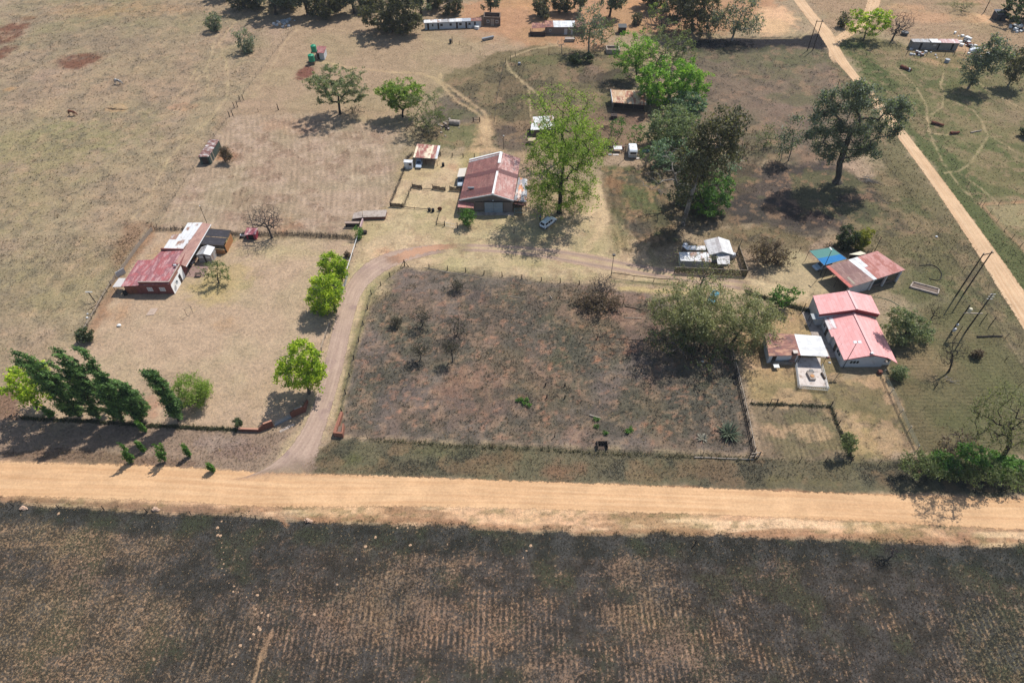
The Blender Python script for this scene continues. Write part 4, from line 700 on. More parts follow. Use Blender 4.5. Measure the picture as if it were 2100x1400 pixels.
# ---- right side
for q, bl, lab, kd in (((1735, 510), [(1738, 486, 16, 18), (1736, 499, 16, 12)], 'dark green conifer shrub behind the workshop, left of a pair', 'dark'), ((1768, 512), [(1770, 488, 14, 17), (1767, 500, 13, 12)], 'yellow tipped conifer shrub behind the workshop, right of a pair', 'gold')):
    tree('conifer_shrub', lab, kd, q, bl, 100, .1, cat='shrub', group='conifer shrubs behind the workshop', start=.05, shell=.3, size=.2)
tree('bush', 'dry brown twiggy bush left of the blue shade net', 'brown', (1570, 540), [(1570, 515, 30, 22), (1605, 525, 22, 16)], 520, .07, cat='bush', per=7, start=0, shell=.1, tipr=.014)
tree('tree', 'leafy broad leaved green shrub by the lane gate', 'green', (1610, 632), [(1612, 605, 26, 14), (1600, 615, 16, 12)], 70, .09, size=.24, per=18)
tree('olive_tree', 'dark olive tree overhanging the red house roof', 'acacia', (1842, 702), [(1848, 652, 22, 18), (1880, 668, 22, 16), (1848, 682, 26, 20), (1892, 690, 18, 14)], 240, .25, size=.19, per=30)
tree('bush', 'olive bush at the lower corner of the red house porch', 'acacia', (1845, 775), [(1846, 764, 14, 11)], 50, .07, cat='bush', size=.18, start=0)
tree('bare_tree', 'leafless dark tree on the lawn right of the red house', 'bare', (1945, 762), [(1960, 715, 34, 24), (1940, 735, 24, 18)], 420, .16, tipr=.014, bark='dark', wig=.15, shell=.3)
tree('bare_tree', 'small leafless tree behind the utility poles', 'bare', (1908, 655), [(1915, 632, 16, 16), (1935, 645, 20, 10)], 220, .1, tipr=.014, bark='dark', wig=.15, shell=.3)
tree('bush', 'small dry tussock bush on the right lawn', 'brown', (2006, 732), [(2006, 725, 9, 8)], 40, .03, cat='bush', start=0, shell=.1)
tree('tree', 'grey budding tree with dark limbs at the lower right corner', 'twig', (2050, 950), [(2060, 840, 50, 40), (2030, 870, 40, 36), (2090, 880, 40, 40), (2075, 810, 30, 24)], 380, .35, tipr=.014, wig=.16, bark='dark', per=9, size=.15)
tree('bush', 'bright green bush among the lower right roadside thicket', 'green', (2005, 965), [(1992, 930, 24, 16), (2040, 952, 34, 16), (2078, 957, 26, 15)], 190, .1, cat='bush', start=0, size=.22)
tree('bush', 'small bright green bush at the left end of the roadside thicket', 'green', (1935, 962), [(1938, 945, 24, 10)], 90, .05, cat='bush', start=0, size=.18)
tree('bush', 'olive grey bush filling the left of the roadside thicket', 'shrub', (1900, 975), [(1895, 950, 36, 18), (1925, 962, 34, 14), (1960, 960, 30, 16)], 260, .08, cat='bush', start=0, shell=.2)
tree('bush', 'low olive bush at the foot of the grey budding tree', 'shrub', (2020, 985), [(2030, 965, 42, 15), (1985, 972, 28, 10), (2085, 974, 34, 13)], 230, .08, cat='bush', start=0, shell=.2, per=16)
tree('bush', 'brown dry scrub along the top of the roadside thicket', 'brown', (1975, 925), [(1975, 908, 34, 14), (1940, 925, 24, 10)], 130, .05, cat='bush', per=5, start=0, shell=.2)
tree('bush', 'olive shrub on the fence line between the pen and the mown yard', 'shrub', (1745, 930), [(1745, 912, 12, 16), (1740, 895, 9, 10)], 90, .05, cat='bush', start=0, shell=.15, per=10)
tree('bush', 'smoky grey leafless bush at the edge of the burnt field', 'bare', (1828, 1140), [(1828, 1125, 24, 14)], 700, .05, cat='bush', tipr=.012, start=0, shell=.1)
tree('bush', 'green round bush in front of the barn porch', 'green', (958, 463), [(959, 447, 14, 15)], 60, .07, cat='bush', size=.2, start=0, per=20)
tree('bush', 'green bush beside the open coop at the lawn corner', 'green', (736, 488), [(735, 478, 8, 11)], 30, .05, cat='bush', size=.18, start=0, per=16)
tree('bush', 'brown dead bush against the old rusty container shed', 'brown', (462, 332), [(463, 318, 13, 13)], 80, .04, cat='bush', start=0, shell=.1)
tree('bush', 'small round pot bush at the end of the brick gate wall', 'dark', (487, 876), [(487, 866, 7, 6)], 26, .05, cat='bush', size=.14, cl=.25, start=0)
tree('bush', 'small brown tumbleweed beside the lawn fence', 'brown', (713, 527), [(713, 524, 6, 5)], 30, .03, cat='bush', start=0, shell=.1, cl=.25)
# ---- top of the picture
tree('yellow_green_tree', 'pale yellow green round tree by the fork of the side road', 'lime', (1770, 84), [(1785, 45, 34, 20), (1760, 48, 20, 16), (1805, 55, 18, 14)], 170, .25, size=.3, per=24)
tree('bare_tree', 'leafless spreading tree right of the pale yellow green tree', 'bare', (1829, 84), [(1850, 48, 28, 24), (1838, 58, 20, 16)], 560, .25, tipr=.026, shell=.3)
tree('small_gum_tree', 'small dark gum left of the fork of the side road', 'gumdark', (1722, 56), [(1730, 42, 8, 12)], 30, .12, size=.3)
tree('bush', 'grey rounded bush far beyond the long shack', 'twig', (1972, 24), [(1972, 12, 18, 12)], 120, .08, cat='bush', tipr=.02, start=0)
tree('gum_tree', 'wind blown gum tree leaning right, in front of the long shack', 'gum', (1985, 182), [(2050, 95, 26, 16), (2020, 110, 26, 16), (2000, 130, 24, 16), (2035, 125, 26, 14), (1990, 155, 14, 12), (2065, 105, 14, 12)], 170, .3, size=.32, trunk_top=[(2000, 155), (2035, 110)])
tree('gum_tree', 'wind blown gum tree at the right edge of the green field', 'gumdark', (2066, 178), [(2095, 125, 24, 16), (2085, 145, 22, 14), (2110, 110, 20, 14)], 100, .25, size=.32)
tree('dense_tree', 'dark dense tree behind the black hut in the top right corner', 'dark', (2105, 45), [(2100, 15, 38, 24), (2085, 30, 22, 14)], 130, .3, size=.4)
tree('dense_tree', 'small dark tree cut by the right edge of the field', 'dark', (2112, 280), [(2106, 270, 10, 9)], 30, .1, size=.25)
tree('gum_tree', 'tall twin stemmed gum in front of the red and white roofed house', 'gum', (1207, 108), [(1210, 40, 28, 26), (1195, 62, 22, 20), (1225, 70, 16, 14)], 130, .3, size=.3, per=18, trunk_top=[(1208, 80), (1212, 45)])
tree('tree', 'smaller half green tree right of the twin stemmed gum', 'shrub', (1233, 92), [(1240, 62, 18, 18), (1250, 50, 10, 10)], 80, .16, per=16, size=.22)
tree('bare_tree', 'pale pruned fruit tree in front of the red and white roofed house', 'bare', (1152, 110), [(1151, 92, 9, 12)], 26, .12, tipr=.03, bark='gum')
for i, (q, bl) in enumerate((((1205, 130), [(1183, 122, 16, 10)]), ((1210, 128), [(1207, 120, 10, 8)]))):
    tree('bush', ('low dark green shrub in the grass below the twin stemmed gum', 'smaller dark green shrub right of the low shrub below the twin stemmed gum')[i], 'dark', q, bl, 50, .05, cat='bush', start=0, shell=.2)
gumA = tree('gum_tree', 'dark gum tree left of the white row building, casting the long shadow', 'gumdark', (800, 66), [(800, 20, 44, 30), (830, 15, 30, 26), (775, 35, 30, 22), (815, 45, 34, 18), (810, -20, 40, 26)], 300, .5, size=.4, group='dark gums along the far side of the pasture')
gumB = tree('gum_tree', 'tall dark gum, leftmost of the far gum row', 'gumdark', (500, 18), [(500, -30, 30, 24), (515, -10, 24, 18), (488, -5, 20, 16)], 150, .4, size=.42, group='dark gums along the far side of the pasture')
gumC = tree('gum_tree', 'open crowned gum with bare lower trunk in the far gum row', 'gum', (566, 30), [(560, -40, 26, 30), (575, -15, 20, 16), (548, -5, 16, 10)], 120, .45, size=.42, group='dark gums along the far side of the pasture', bark='dark')
for i, (x, y, s, src) in enumerate(((528, 14, 1.0, gumC), (592, 20, .9, gumB), (632, 30, 1.0, gumC), (655, 33, .95, gumB), (690, 18, .8, gumB), (727, 28, .8, gumC), (752, 14, .75, gumB), (770, 10, .9, gumC), (865, 34, .8, gumC), (895, 14, .7, gumB), (920, 30, .6, gumB), (480, -8, 1.1, gumB), (850, -10, .9, gumB), (610, -12, 1.1, gumC), (700, -20, 1.1, gumB), (790, -20, 1.0, gumC), (930, -14, .8, gumB), (560, -30, 1.1, gumB), (650, -40, 1.1, gumB))):
    copytree(src, (x, y), i * 1.9, s, 'dark gum tree among the many in the far gum row along the pasture', 'dark gums along the far side of the pasture')
for i, (x, y, s, src, lab) in enumerate(((1005, 31, .62, gumC, 'slender gum behind the brick end of the white row building'), (1113, 38, .62, gumB, 'round topped gum alone on the orange ground left of the red and white roof'), (1160, 26, .62, gumB, 'gum tree right behind the red and white roofed house'), (1190, 24, .65, gumC, 'thin gum with split stems behind the red and white roofed house'), (1250, 34, .85, gumC, 'dark straight gum between the roofed house and the black outhouse'), (1302, 52, .32, gumB, 'short dark gum shrub beside the black outhouse'))):
    copytree(src, (x, y), i * 1.3 + .5, s, lab)
gumD = tree('gum_tree', 'large dark gum with a forked trunk beside the far burnt patch', 'gumdark', (1418, 68), [(1420, 5, 46, 28), (1390, 15, 30, 22), (1450, 25, 30, 22), (1430, 40, 34, 18), (1440, -20, 40, 24)], 300, .5, size=.38, trunk_top=[(1420, 40), (1425, 5)])
tree('gum_tree', 'sparse grey gum with several stems right of the far burnt patch', 'gum', (1500, 84), [(1525, 25, 32, 28), (1500, 40, 26, 22), (1545, 45, 20, 18), (1520, 5, 24, 16)], 190, .25, size=.3, per=18, tipr=.03)
tree('small_gum_tree', 'thin young gum between the dark gum and the sparse grey gum', 'gum', (1454, 84), [(1465, 45, 14, 18)], 40, .12, size=.3, per=14)
copytree(gumB, (1345, 20), 2.2, .9, 'dark gum at the top edge behind the grey leafless tree')
copytree(gumC, (1395, 30), 4.0, .8, 'gum half hidden by the large forked gum beside the far burnt patch')
# ================================================================ BUILDINGS
M_ = {}
M_['brick'] = mat('red_brick', C(124, 80, 66), .9, .4, 5, dirt=C(110, 80, 70), dirtamt=.4)
M_['brick_dull'] = mat('dull_brick', C(120, 104, 92), .9, .35, 4, dirt=C(90, 78, 70), dirtamt=.4)
M_['brown_brick'] = mat('brown_brick', C(136, 122, 112), .9, .3, 4, dirt=C(104, 92, 84), dirtamt=.35)
M_['white'] = mat('white_paint', C(236, 236, 232), .7, .1, 2, dirt=C(206, 198, 186), dirtamt=.25)
M_['offwhite'] = mat('weathered_white_wall', C(205, 206, 208), .8, .15, 2, dirt=C(160, 152, 142), dirtamt=.35)
M_['maroon'] = mat('maroon_painted_wall', C(140, 86, 80), .75, .22, 1.6, dirt=C(118, 72, 68), dirtamt=.4)
M_['grey'] = mat('grey_sheet', C(168, 172, 174), .6, .2, 2, dirt=C(130, 120, 112), dirtamt=.35)
M_['concrete'] = mat('concrete', C(182, 168, 156), .9, .22, 2.2, dirt=C(140, 124, 112), dirtamt=.45)
M_['wood'] = mat('weathered_wood', C(98, 84, 72), .9, .35, 5, dirt=C(66, 56, 50), dirtamt=.5)
M_['darkwood'] = mat('dark_creosoted_wood', C(58, 50, 46), .9, .35, 4)
M_['palewood'] = mat('bleached_wood', C(170, 156, 140), .9, .3, 5)
M_['metal'] = mat('grey_metal', C(150, 154, 158), .45, .2, 3, .5, .3)
M_['darkmetal'] = mat('dark_metal', C(52, 52, 54), .5, .3, 3, .4)
M_['rust'] = mat('rusted_steel', C(126, 72, 52), .85, .35, 3, dirt=C(84, 48, 40), dirtamt=.5)
M_['black'] = mat('black_rubber', C(34, 34, 36), .8, .3, 4)
M_['glass'] = mat('dark_window_glass', C(44, 52, 58), .12, .2, 2, .6)
M_['paleglass'] = mat('pale_curtained_glass', C(206, 206, 206), .2, .15, 2, .6)
M_['bluedoor'] = mat('faded_blue_grey_doors', C(146, 158, 166), .6, .2, 2.0, dirt=C(110, 112, 116), dirtamt=.35)
M_['garage'] = mat('brown_garage_door', C(142, 92, 72), .6, .25, 2, dirt=C(112, 70, 58), dirtamt=.4)
M_['paving'] = mat('brick_paving', C(152, 126, 116), .9, .25, 3)
M_['slab'] = mat('pale_patio_slab', C(214, 202, 192), .85, .2, 2.0, dirt=C(160, 138, 122), dirtamt=.42)
M_['darkboard'] = mat('dark_stained_board', C(70, 58, 54), .8, .35, 3)
M_['shade'] = mat('charcoal_shade_net', C(62, 60, 64), .85, .3, 3, dirt=C(84, 80, 84), dirtamt=.4)
M_['greennet'] = mat('green_shade_net', C(92, 140, 132), .8, .14, 3)
M_['bluenet'] = mat('blue_shade_net', C(36, 120, 178), .75, .2, 1.4, dirt=C(30, 96, 160), dirtamt=.4)
M_['green'] = mat('green_tank_plastic', C(26, 150, 110), .45, .15, 2, .4)
M_['teal'] = mat('teal_gate_paint', C(130, 160, 158), .6, .2, 3)
M_['netting'] = mat('diamond_mesh', C(132, 134, 118), .7, .2, 4)
BARNL = roofmat('barn_roof_maroon', C(140, 86, 78), C(120, 74, 68), C(220, 170, 150), 1.6, .5, .75, .15, seed=3, sheetvar=.22, courses=.62)
BARNR = roofmat('barn_roof_faded', C(186, 130, 120), C(150, 98, 90), C(230, 206, 196), 1.6, .45, .85, .45, seed=9, sheetvar=.2, courses=.62)
BARNBAND = roofmat('barn_roof_dark_band', C(112, 66, 62), C(98, 58, 56), C(150, 100, 92), .8, .4, .0, .1, seed=4)
REDROOF = roofmat('left_house_red_roof', C(176, 98, 98), C(150, 96, 98), C(216, 172, 168), .8, .45, .0, .6, seed=12, sheetvar=.2, rib=.5)
BROWNROOF = roofmat('brown_painted_roof', C(172, 128, 112), C(150, 108, 96), C(190, 150, 134), .5, .35, 0, .3, seed=21, sheetvar=.1)
PINKROOF = roofmat('pink_red_painted_roof', C(230, 162, 158, .84), C(220, 150, 146, .84), C(238, 178, 174, .84), .76, .45, 0, .3, seed=31, sheetvar=.07, rough=.5)
WHITEROOF = roofmat('white_sheet_roof', C(232, 234, 234), C(206, 204, 202), C(248, 248, 248), .76, .4, 0, .4, seed=41, sheetvar=.06, rough=.45)
WHITERUST = roofmat('white_roof_with_rust', C(226, 224, 222), C(160, 122, 102), C(240, 240, 238), .76, .36, 0, .5, seed=44, sheetvar=.1)
WHITETILE = roofmat('dirty_white_tile_roof', C(216, 212, 210), C(184, 176, 174), C(240, 238, 236), 1.0, .45, 0, .4, seed=47, sheetvar=.08, courses=.7)
RUSTROOF = roofmat('rusty_brown_roof', C(140, 84, 70), C(110, 66, 60), C(204, 150, 116), .76, .55, 0, .7, seed=51, sheetvar=.25)
STRIPEROOF = roofmat('rust_and_cream_striped_roof', C(160, 96, 84), C(236, 214, 184), C(242, 226, 196), .5, .42, 0, .5, seed=52, sheetvar=.2, lap=50)
WSBROWN = roofmat('workshop_brown_roof', C(142, 102, 92), C(122, 82, 76), C(182, 150, 138), .76, .5, 0, .35, seed=61, sheetvar=.2)
WSRED = roofmat('workshop_red_roof', C(192, 128, 118), C(164, 92, 78), C(214, 164, 156), .76, .5, 0, .5, seed=64, sheetvar=.12)
GREYROOF = roofmat('dull_grey_roof', C(172, 172, 172), C(134, 124, 118), C(212, 212, 212), .76, .5, 0, .5, seed=71, sheetvar=.2)
def inset(P, d):
    c = sum((Vector(p) for p in P), Vector((0, 0, 0))) / len(P); out = []
    n = len(P)
    for i in range(n):
        a, b, e = Vector(P[i - 1]), Vector(P[i]), Vector(P[(i + 1) % n]); u = (a - b); v = (e - b); u.z = v.z = 0
        out.append(Vector(b) + u.normalized() * d + v.normalized() * d)
    return out
def walls(name, roofpts, zroof, parent, m, d=.3, z0=0.0, drop=.1, label=None):
    P = inset(roofpts, d); mb = MB().prism([(p.x, p.y) for p in P], z0, [zroof(p.x, p.y) - drop for p in P]); return mb.build(name, m, parent, label=label), P
def planez(a, b, c):
    a, b, c = Vector(a), Vector(b), Vector(c); n = (b - a).cross(c - a); return lambda x, y: a.z - (n.x * (x - a.x) + n.y * (y - a.y)) / n.z
def onwall(mb, a, b, t0, t1, z0, z1, out=.04, th=.08):
    a = Vector((a[0], a[1], 0)); b = Vector((b[0], b[1], 0)); d = b - a; nrm = Vector((d.y, -d.x, 0)).normalized()
    p = a + d * t0 + nrm * out; q = a + d * t1 + nrm * out; o = nrm * -th
    mb.prism([(p.x, p.y), (q.x, q.y), (q.x + o.x, q.y + o.y), (p.x + o.x, p.y + o.y)], z0, z1); return mb
def window(par, a, b, t0, t1, z0, z1, nm=2, mu=1, fm='white', gm='glass', fw=.09):
    f = MB(); L = (Vector(b[:2]) - Vector(a[:2])).length; dt = fw / L
    for (u0, u1, v0, v1) in [(t0, t0 + dt, z0, z1), (t1 - dt, t1, z0, z1), (t0 + dt, t1 - dt, z1 - fw, z1), (t0 + dt, t1 - dt, z0, z0 + fw)]: onwall(f, a, b, u0, u1, v0, v1, .06, .1)
    for i in range(1, nm + 1):
        u = t0 + (t1 - t0) * i / (nm + 1); onwall(f, a, b, u - dt * .35, u + dt * .35, z0 + fw, z1 - fw, .052, .08)
    for i in range(1, mu + 1):
        v = z0 + (z1 - z0) * i / (mu + 1); onwall(f, a, b, t0 + dt, t1 - dt, v - fw * .3, v + fw * .3, .046, .06)
    w = f.build('window', M_[fm], par); g = MB(); onwall(g, a, b, t0 + dt * .8, t1 - dt * .8, z0 + fw * .8, z1 - fw * .8, .03, .05); g.build('pane', M_[gm], w); return w
def door(par, a, b, t0, t1, z1, m='darkboard', z0=0.02, handle=True):
    d = MB(); onwall(d, a, b, t0, t1, z0, z1, .05, .08); o = d.build('door', M_[m], par)
    if handle:
        h = MB(); u = t1 - (t1 - t0) * .15; onwall(h, a, b, u - .004, u + .004, 1.0, 1.15, .11, .06); h.build('handle', M_['metal'], o)
    return o
def posts(par, pts, r=.06, m='darkwood', z1=None, name='post'):
    for p in pts: MB().tube((p[0], p[1], 0), (p[0], p[1], z1 if z1 else p[2]), r, r, 7).build(name, M_[m], par)

# ---------------- barn
B = crop(910, 300, 9.335)
zr, zl, zrr = 5.5, 3.45, 3.75
rf, rn = G(*B(1103, 112), zr), G(*B(940, 912), zr); lf, ln_ = G(*B(490, 262), zl), G(*B(298, 1024), zl); ef, en = G(*B(1470, 237), zrr), G(*B(1340, 1036), zrr)
barn = thing('barn', 'long maroon roofed barn with faded blue grey double doors', 'barn', tuple(G(1000, 430)))
MB().slab([ln_, rn, rf, lf], .1, 0).build('roof', BARNL, barn, label='dark maroon left roof slope')
MB().slab([rn, en, ef, rf], .1, 0).build('roof', BARNR, barn, label='paler rust streaked right roof slope')
for f0, f1, nm in ((.045, .19, 'near'), (.50, .60, 'mid'), (.93, .965, 'far')):
    L = lambda a, b, f: a + (b - a) * f
    up = Vector((0, 0, .035))
    MB().slab([L(ln_, lf, f0) + up, L(rn, rf, f0) + up, L(rn, rf, f1) + up, L(ln_, lf, f1) + up], .03).build('roof_sheet', BARNBAND if nm != 'far' else GREYROOF, barn)
MB().slab([L(rn, rf, .50) + up, L(en, ef, .50) + up, L(ef, rf, .0) * 0 + L(en, ef, .60) + up, L(rn, rf, .60) + up], .03).build('roof_sheet', BARNBAND, barn)
MB().bar(rn + Vector((0, 0, .08)), L(rn, rf, .52) + Vector((0, 0, .08)), .5, .08).bar(L(rn, rf, .72) + Vector((0, 0, .08)), rf + Vector((0, 0, .08)), .7, .08).build('ridge_cap', M_['white'], barn)
fa = MB()
for a, b in ((ln_, rn), (rn, en)):
    fa.bar(a + Vector((0, -.06, -.12)), b + Vector((0, -.06, -.12)), .08, .28)
fa.bar(lf + Vector((0, .1, .03)), rf + Vector((0, .1, .03)), .45, .06); fa.build('fascia', M_['white'], barn)
L4 = inset([ln_, en, ef, lf], .35); nm_ = (L4[0] + L4[1]) / 2; Rn = rn + (rf - rn).normalized() * .4; Rf = rf - (rf - rn).normalized() * .4
MB().prism([(L4[0].x, L4[0].y), (Rn.x, L4[0].y), (L4[1].x, L4[1].y), (L4[2].x, L4[2].y), (Rf.x, L4[2].y), (L4[3].x, L4[3].y)], 0, [zl - .15, zr - .2, zrr - .15, zrr - .15, zr - .2, zl - .15]).build('wall', M_['brown_brick'], barn)
fl, fr = (L4[0].x, min(L4[0].y, L4[1].y) - .02), (L4[1].x, min(L4[0].y, L4[1].y) - .02)
for t0, t1 in ((.455, .63), (.635, .81)):
    d = MB(); onwall(d, fl, fr, t0, t1, .05, 3.0, .1, .1); dd = d.build('door', M_['bluedoor'], barn)
    r = MB()
    for z in (.12, 1.5, 2.85): onwall(r, fl, fr, t0 + .004, t1 - .004, z, z + .1, .14, .05)
    r.build('brace', M_['grey'], dd)
g_ = MB(); onwall(g_, fl, fr, .28, .97, 3.08, 3.2, .2, .18); g_.build('lintel', M_['darkwood'], barn)
MB().lathe((rn.x, fl[1] - .25, 3.6), [(.02, .2), (.12, .12), (.14, 0)], 10).build('lamp', M_['white'], barn)
c_ = G(*B(520, 785), 4.6); MB().lathe((c_.x - .75, c_.y, 4.45), [(.22, 0), (.22, 1.5)], 12, 'X').box((c_.x, c_.y, 4.3), (1.2, .3, .3)).build('roof_vent', M_['metal'], barn)
MB().prism([(fl[0] + 3.0, fl[1] - 1.2), (fr[0] + .3, fl[1] - 1.2), (fr[0] + .3, fl[1] + .1), (fl[0] + 3.0, fl[1] + .1)], 0, .12).build('apron', M_['concrete'], barn)
q = [G(*B(265, 1166), 2.35), G(*B(572, 1188), 2.35), G(*B(577, 1088), 2.75), G(*B(280, 1045), 2.75)]
MB().slab(q, .08).build('porch_roof', roofmat('porch_roof_pink', C(204, 128, 116), C(176, 104, 94), C(226, 176, 164), 1.0, .4, 0, .4, seed=88, courses=.5), barn)
posts(barn, [(q[0].x + .15, q[0].y + .15, 2.3), (q[1].x - .15, q[1].y + .15, 2.3)], .07, 'wood')
q = [G(*B(1345, 1034), 3.2), G(*B(1590, 1078), 2.7), G(*B(1622, 800), 2.7), G(*B(1600, 632), 2.7), G(*B(1436, 594), 3.2)]
MB().slab([q[0], q[1], q[3], q[4]], .07).build('lean_to_roof', roofmat('lean_to_patchy_roof', C(150, 152, 158), C(196, 132, 92), C(236, 232, 228), .76, .5, 0, .6, seed=93, sheetvar=.4), barn)
q2 = [G(*B(1338, 1098), 2.5), G(*B(1562, 1136), 2.4), G(*B(1592, 1082), 2.65), G(*B(1345, 1040), 2.75)]
MB().slab(q2, .05).build('lean_to_eave', RUSTROOF, barn)
posts(barn, [(q[1].x - .2, q[1].y + .3, 2.6), (q[3].x - .2, q[3].y - .3, 2.6), ((q[1].x + q[3].x) / 2 - .2, (q[1].y + q[3].y) / 2, 2.6)], .07, 'wood')
MB().prism([(q[0].x + .1, q[0].y + 2.5), (q[1].x - .5, q[1].y + 2.4), (q[3].x - .5, q[3].y - .4), (q[4].x + .1, q[4].y - .3)], 0, 2.3).build('store_wall', M_['darkboard'], barn)
ga, gb = Vector((q[0].x + .1, q[0].y - .9, 0)), Vector((q[1].x - .1, q[1].y - .8, 0)); gm = (ga + gb) / 2; gt = MB()
for z in (.25, 1.5): gt.tube(ga + Vector((0, 0, z)), gb + Vector((0, 0, z)), .04)
for p_ in (ga, gb): gt.tube(p_, p_ + Vector((0, 0, 1.55)), .05)
gt.tube(ga + Vector((0, 0, 1.5)), gm + Vector((0, 0, .25)), .035).tube(gb + Vector((0, 0, 1.5)), gm + Vector((0, 0, .25)), .035).tube(gm + Vector((0, 0, .25)), gm + Vector((0, 0, 1.5)), .035)
gt.build('gate', M_['teal'], barn)
# awning with parked trailer left of the barn
q = [G(*B(255, 588), 2.1), G(*B(400, 576), 2.1), G(*B(445, 412), 2.3), G(*B(296, 424), 2.3)]
aw = thing('awning', 'small beige sheet awning on posts against the left side of the barn', 'awning', tuple(G(*B(300, 700))))
MB().slab(q, .06).build('roof', mat('beige_sheet', C(216, 206, 192), .6, .12, 2), aw); posts(aw, [(p.x + dx, p.y + dy, 2.1) for p, dx, dy in zip(q, (.1, -.1, -.1, .1), (.1, .1, -.1, -.1))], .05, 'wood')
# ---------------- carport + white hut
K = crop(820, 280, 12.73)
q = [G(*K(345, 545), 2.35), G(*K(975, 582), 2.35), G(*K(1056, 242), 2.6), G(*K(450, 190), 2.6)]
cp = thing('carport', 'open carport with a rust and cream striped sheet roof', 'carport', tuple((q[0] + q[2]) / 2 * 1.0)); cp.location.z = 0; ORG[cp.name].z = 0
L = lambda a, b, f: a + (b - a) * f
MB().slab([q[0], L(q[0], q[1], .9), L(q[3], q[2], .9), q[3]], .07).build('roof', STRIPEROOF, cp)
MB().slab([L(q[0], q[1], .9), q[1], q[2], L(q[3], q[2], .9)], .07).build('roof', WHITEROOF, cp, label='white end sheet of the striped roof')
posts(cp, [(q[0].x + .15, q[0].y + .2, 2.3), (L(q[0], q[1], .5).x, q[0].y + .2, 2.3), (q[1].x - .15, q[1].y + .2, 2.3), (q[2].x - .15, q[2].y - .2, 2.5), (q[3].x + .15, q[3].y - .2, 2.5), (L(q[1], q[2], .5).x - .12, L(q[1], q[2], .5).y, 2.4)], .06, 'wood')
MB().bar((q[0].x, q[0].y + .2, 2.24), (q[1].x, q[1].y + .2, 2.24), .08, .12).bar((q[3].x, q[3].y - .2, 2.46), (q[2].x, q[2].y - .2, 2.46), .08, .12).build('beam', M_['wood'], cp)
MB().prism([(q[3].x + .2, q[3].y - .35), (q[2].x - .3, q[2].y - .35), (q[2].x - .3, q[2].y - .28), (q[3].x + .2, q[3].y - .28)], 0, 2.4).build('back_wall', M_['darkboard'], cp)
q = [G(*K(92, 676), 2.0), G(*K(312, 684), 2.0), G(*K(342, 612), 2.05), G(*K(108, 598), 2.05)]
hut = thing('hut', 'small white sheet metal hut with a brown window beside the carport', 'hut', tuple(G(*K(210, 840))))
MB().slab(q, .07).build('roof', WHITEROOF, hut); w_, P = walls('wall', q, lambda x, y: 2.0, hut, M_['offwhite'], .08)
window(hut, P[0], P[1], .62, .93, 1.1, 1.7, 0, 0, 'wood', 'glass'); door(hut, P[0], P[1], .1, .42, 1.8, 'white')

# ---------------- left house
A = crop(220, 440, 7.368)
zA = lambda x, y: 2.45 + (x + 81.4) / 10 * .75
lh = thing('house', 'long low house with a faded red sheet roof and a white end wall', 'house', (-76, 112, 0))
rp = [GP(A(*p), zA) for p in ((205, 1085), (925, 1046), (1105, 745), (1020, 720), (1148, 540), (812, 548), (690, 680), (462, 690))]
MB().slab(rp, .1).build('roof', REDROOF, lh, label='faded red main roof')
zW = lambda x, y: 2.75 + (x + 78) / 9 * .45
wp = [GP(A(*p), zW) for p in ((846, 515), (1152, 520), (1442, 120), (1215, 125), (1118, 288), (978, 308), (920, 400))]
MB().slab(wp, .09).build('roof', WHITERUST, lh, label='white back roof with rust patches')
bq = [G(*A(1022, 722), 3.2), G(*A(1190, 786), 2.75), G(*A(1566, 146), 2.75), G(*A(1440, 120), 3.2)]
MB().slab(bq, .09).build('roof', BROWNROOF, lh, label='long brown verandah roof strip')
MB().bar(bq[1] + Vector((.03, 0, -.05)), bq[2] + Vector((.03, 0, -.05)), .12, .14).build('gutter', M_['white'], lh)
posts(lh, [(*(bq[1] + (bq[2] - bq[1]) * f + Vector((-.15, .1, 0)))[:2], 2.7) for f in (.02, .25, .5, .75, .97)], .06, 'wood')
# walls: front wing, back wing
x0, x1 = rp[0].x + .35, rp[1].x + .02; y0 = min(rp[0].y, rp[1].y) + .32
fw = [(x0, y0), (x1, y0), (rp[2].x + .05, rp[2].y + .1), (rp[2].x - .3, rp[4].y - .2), (rp[5].x + .3, rp[5].y - .2), (rp[6].x + .3, rp[6].y - .2), (rp[7].x + .3, rp[7].y - .2)]
MB().prism(fw, 0, [zA(*p) - .14 for p in fw]).build('wall', M_['maroon'], lh, label='maroon painted front wall')
fw2 = [(wp[0].x + .3, wp[0].y + .25), (wp[1].x - .2, wp[1].y + .25), (wp[2].x - .2, wp[2].y - .3), (wp[3].x + .3, wp[3].y - .3), (wp[4].x + .3, wp[4].y - .2), (wp[5].x + .3, wp[5].y - .2), (wp[6].x + .3, wp[6].y - .2)]
MB().prism(fw2, 0, [zW(*p) - .14 for p in fw2]).build('wall', M_['offwhite'], lh, label='pale back wing wall')
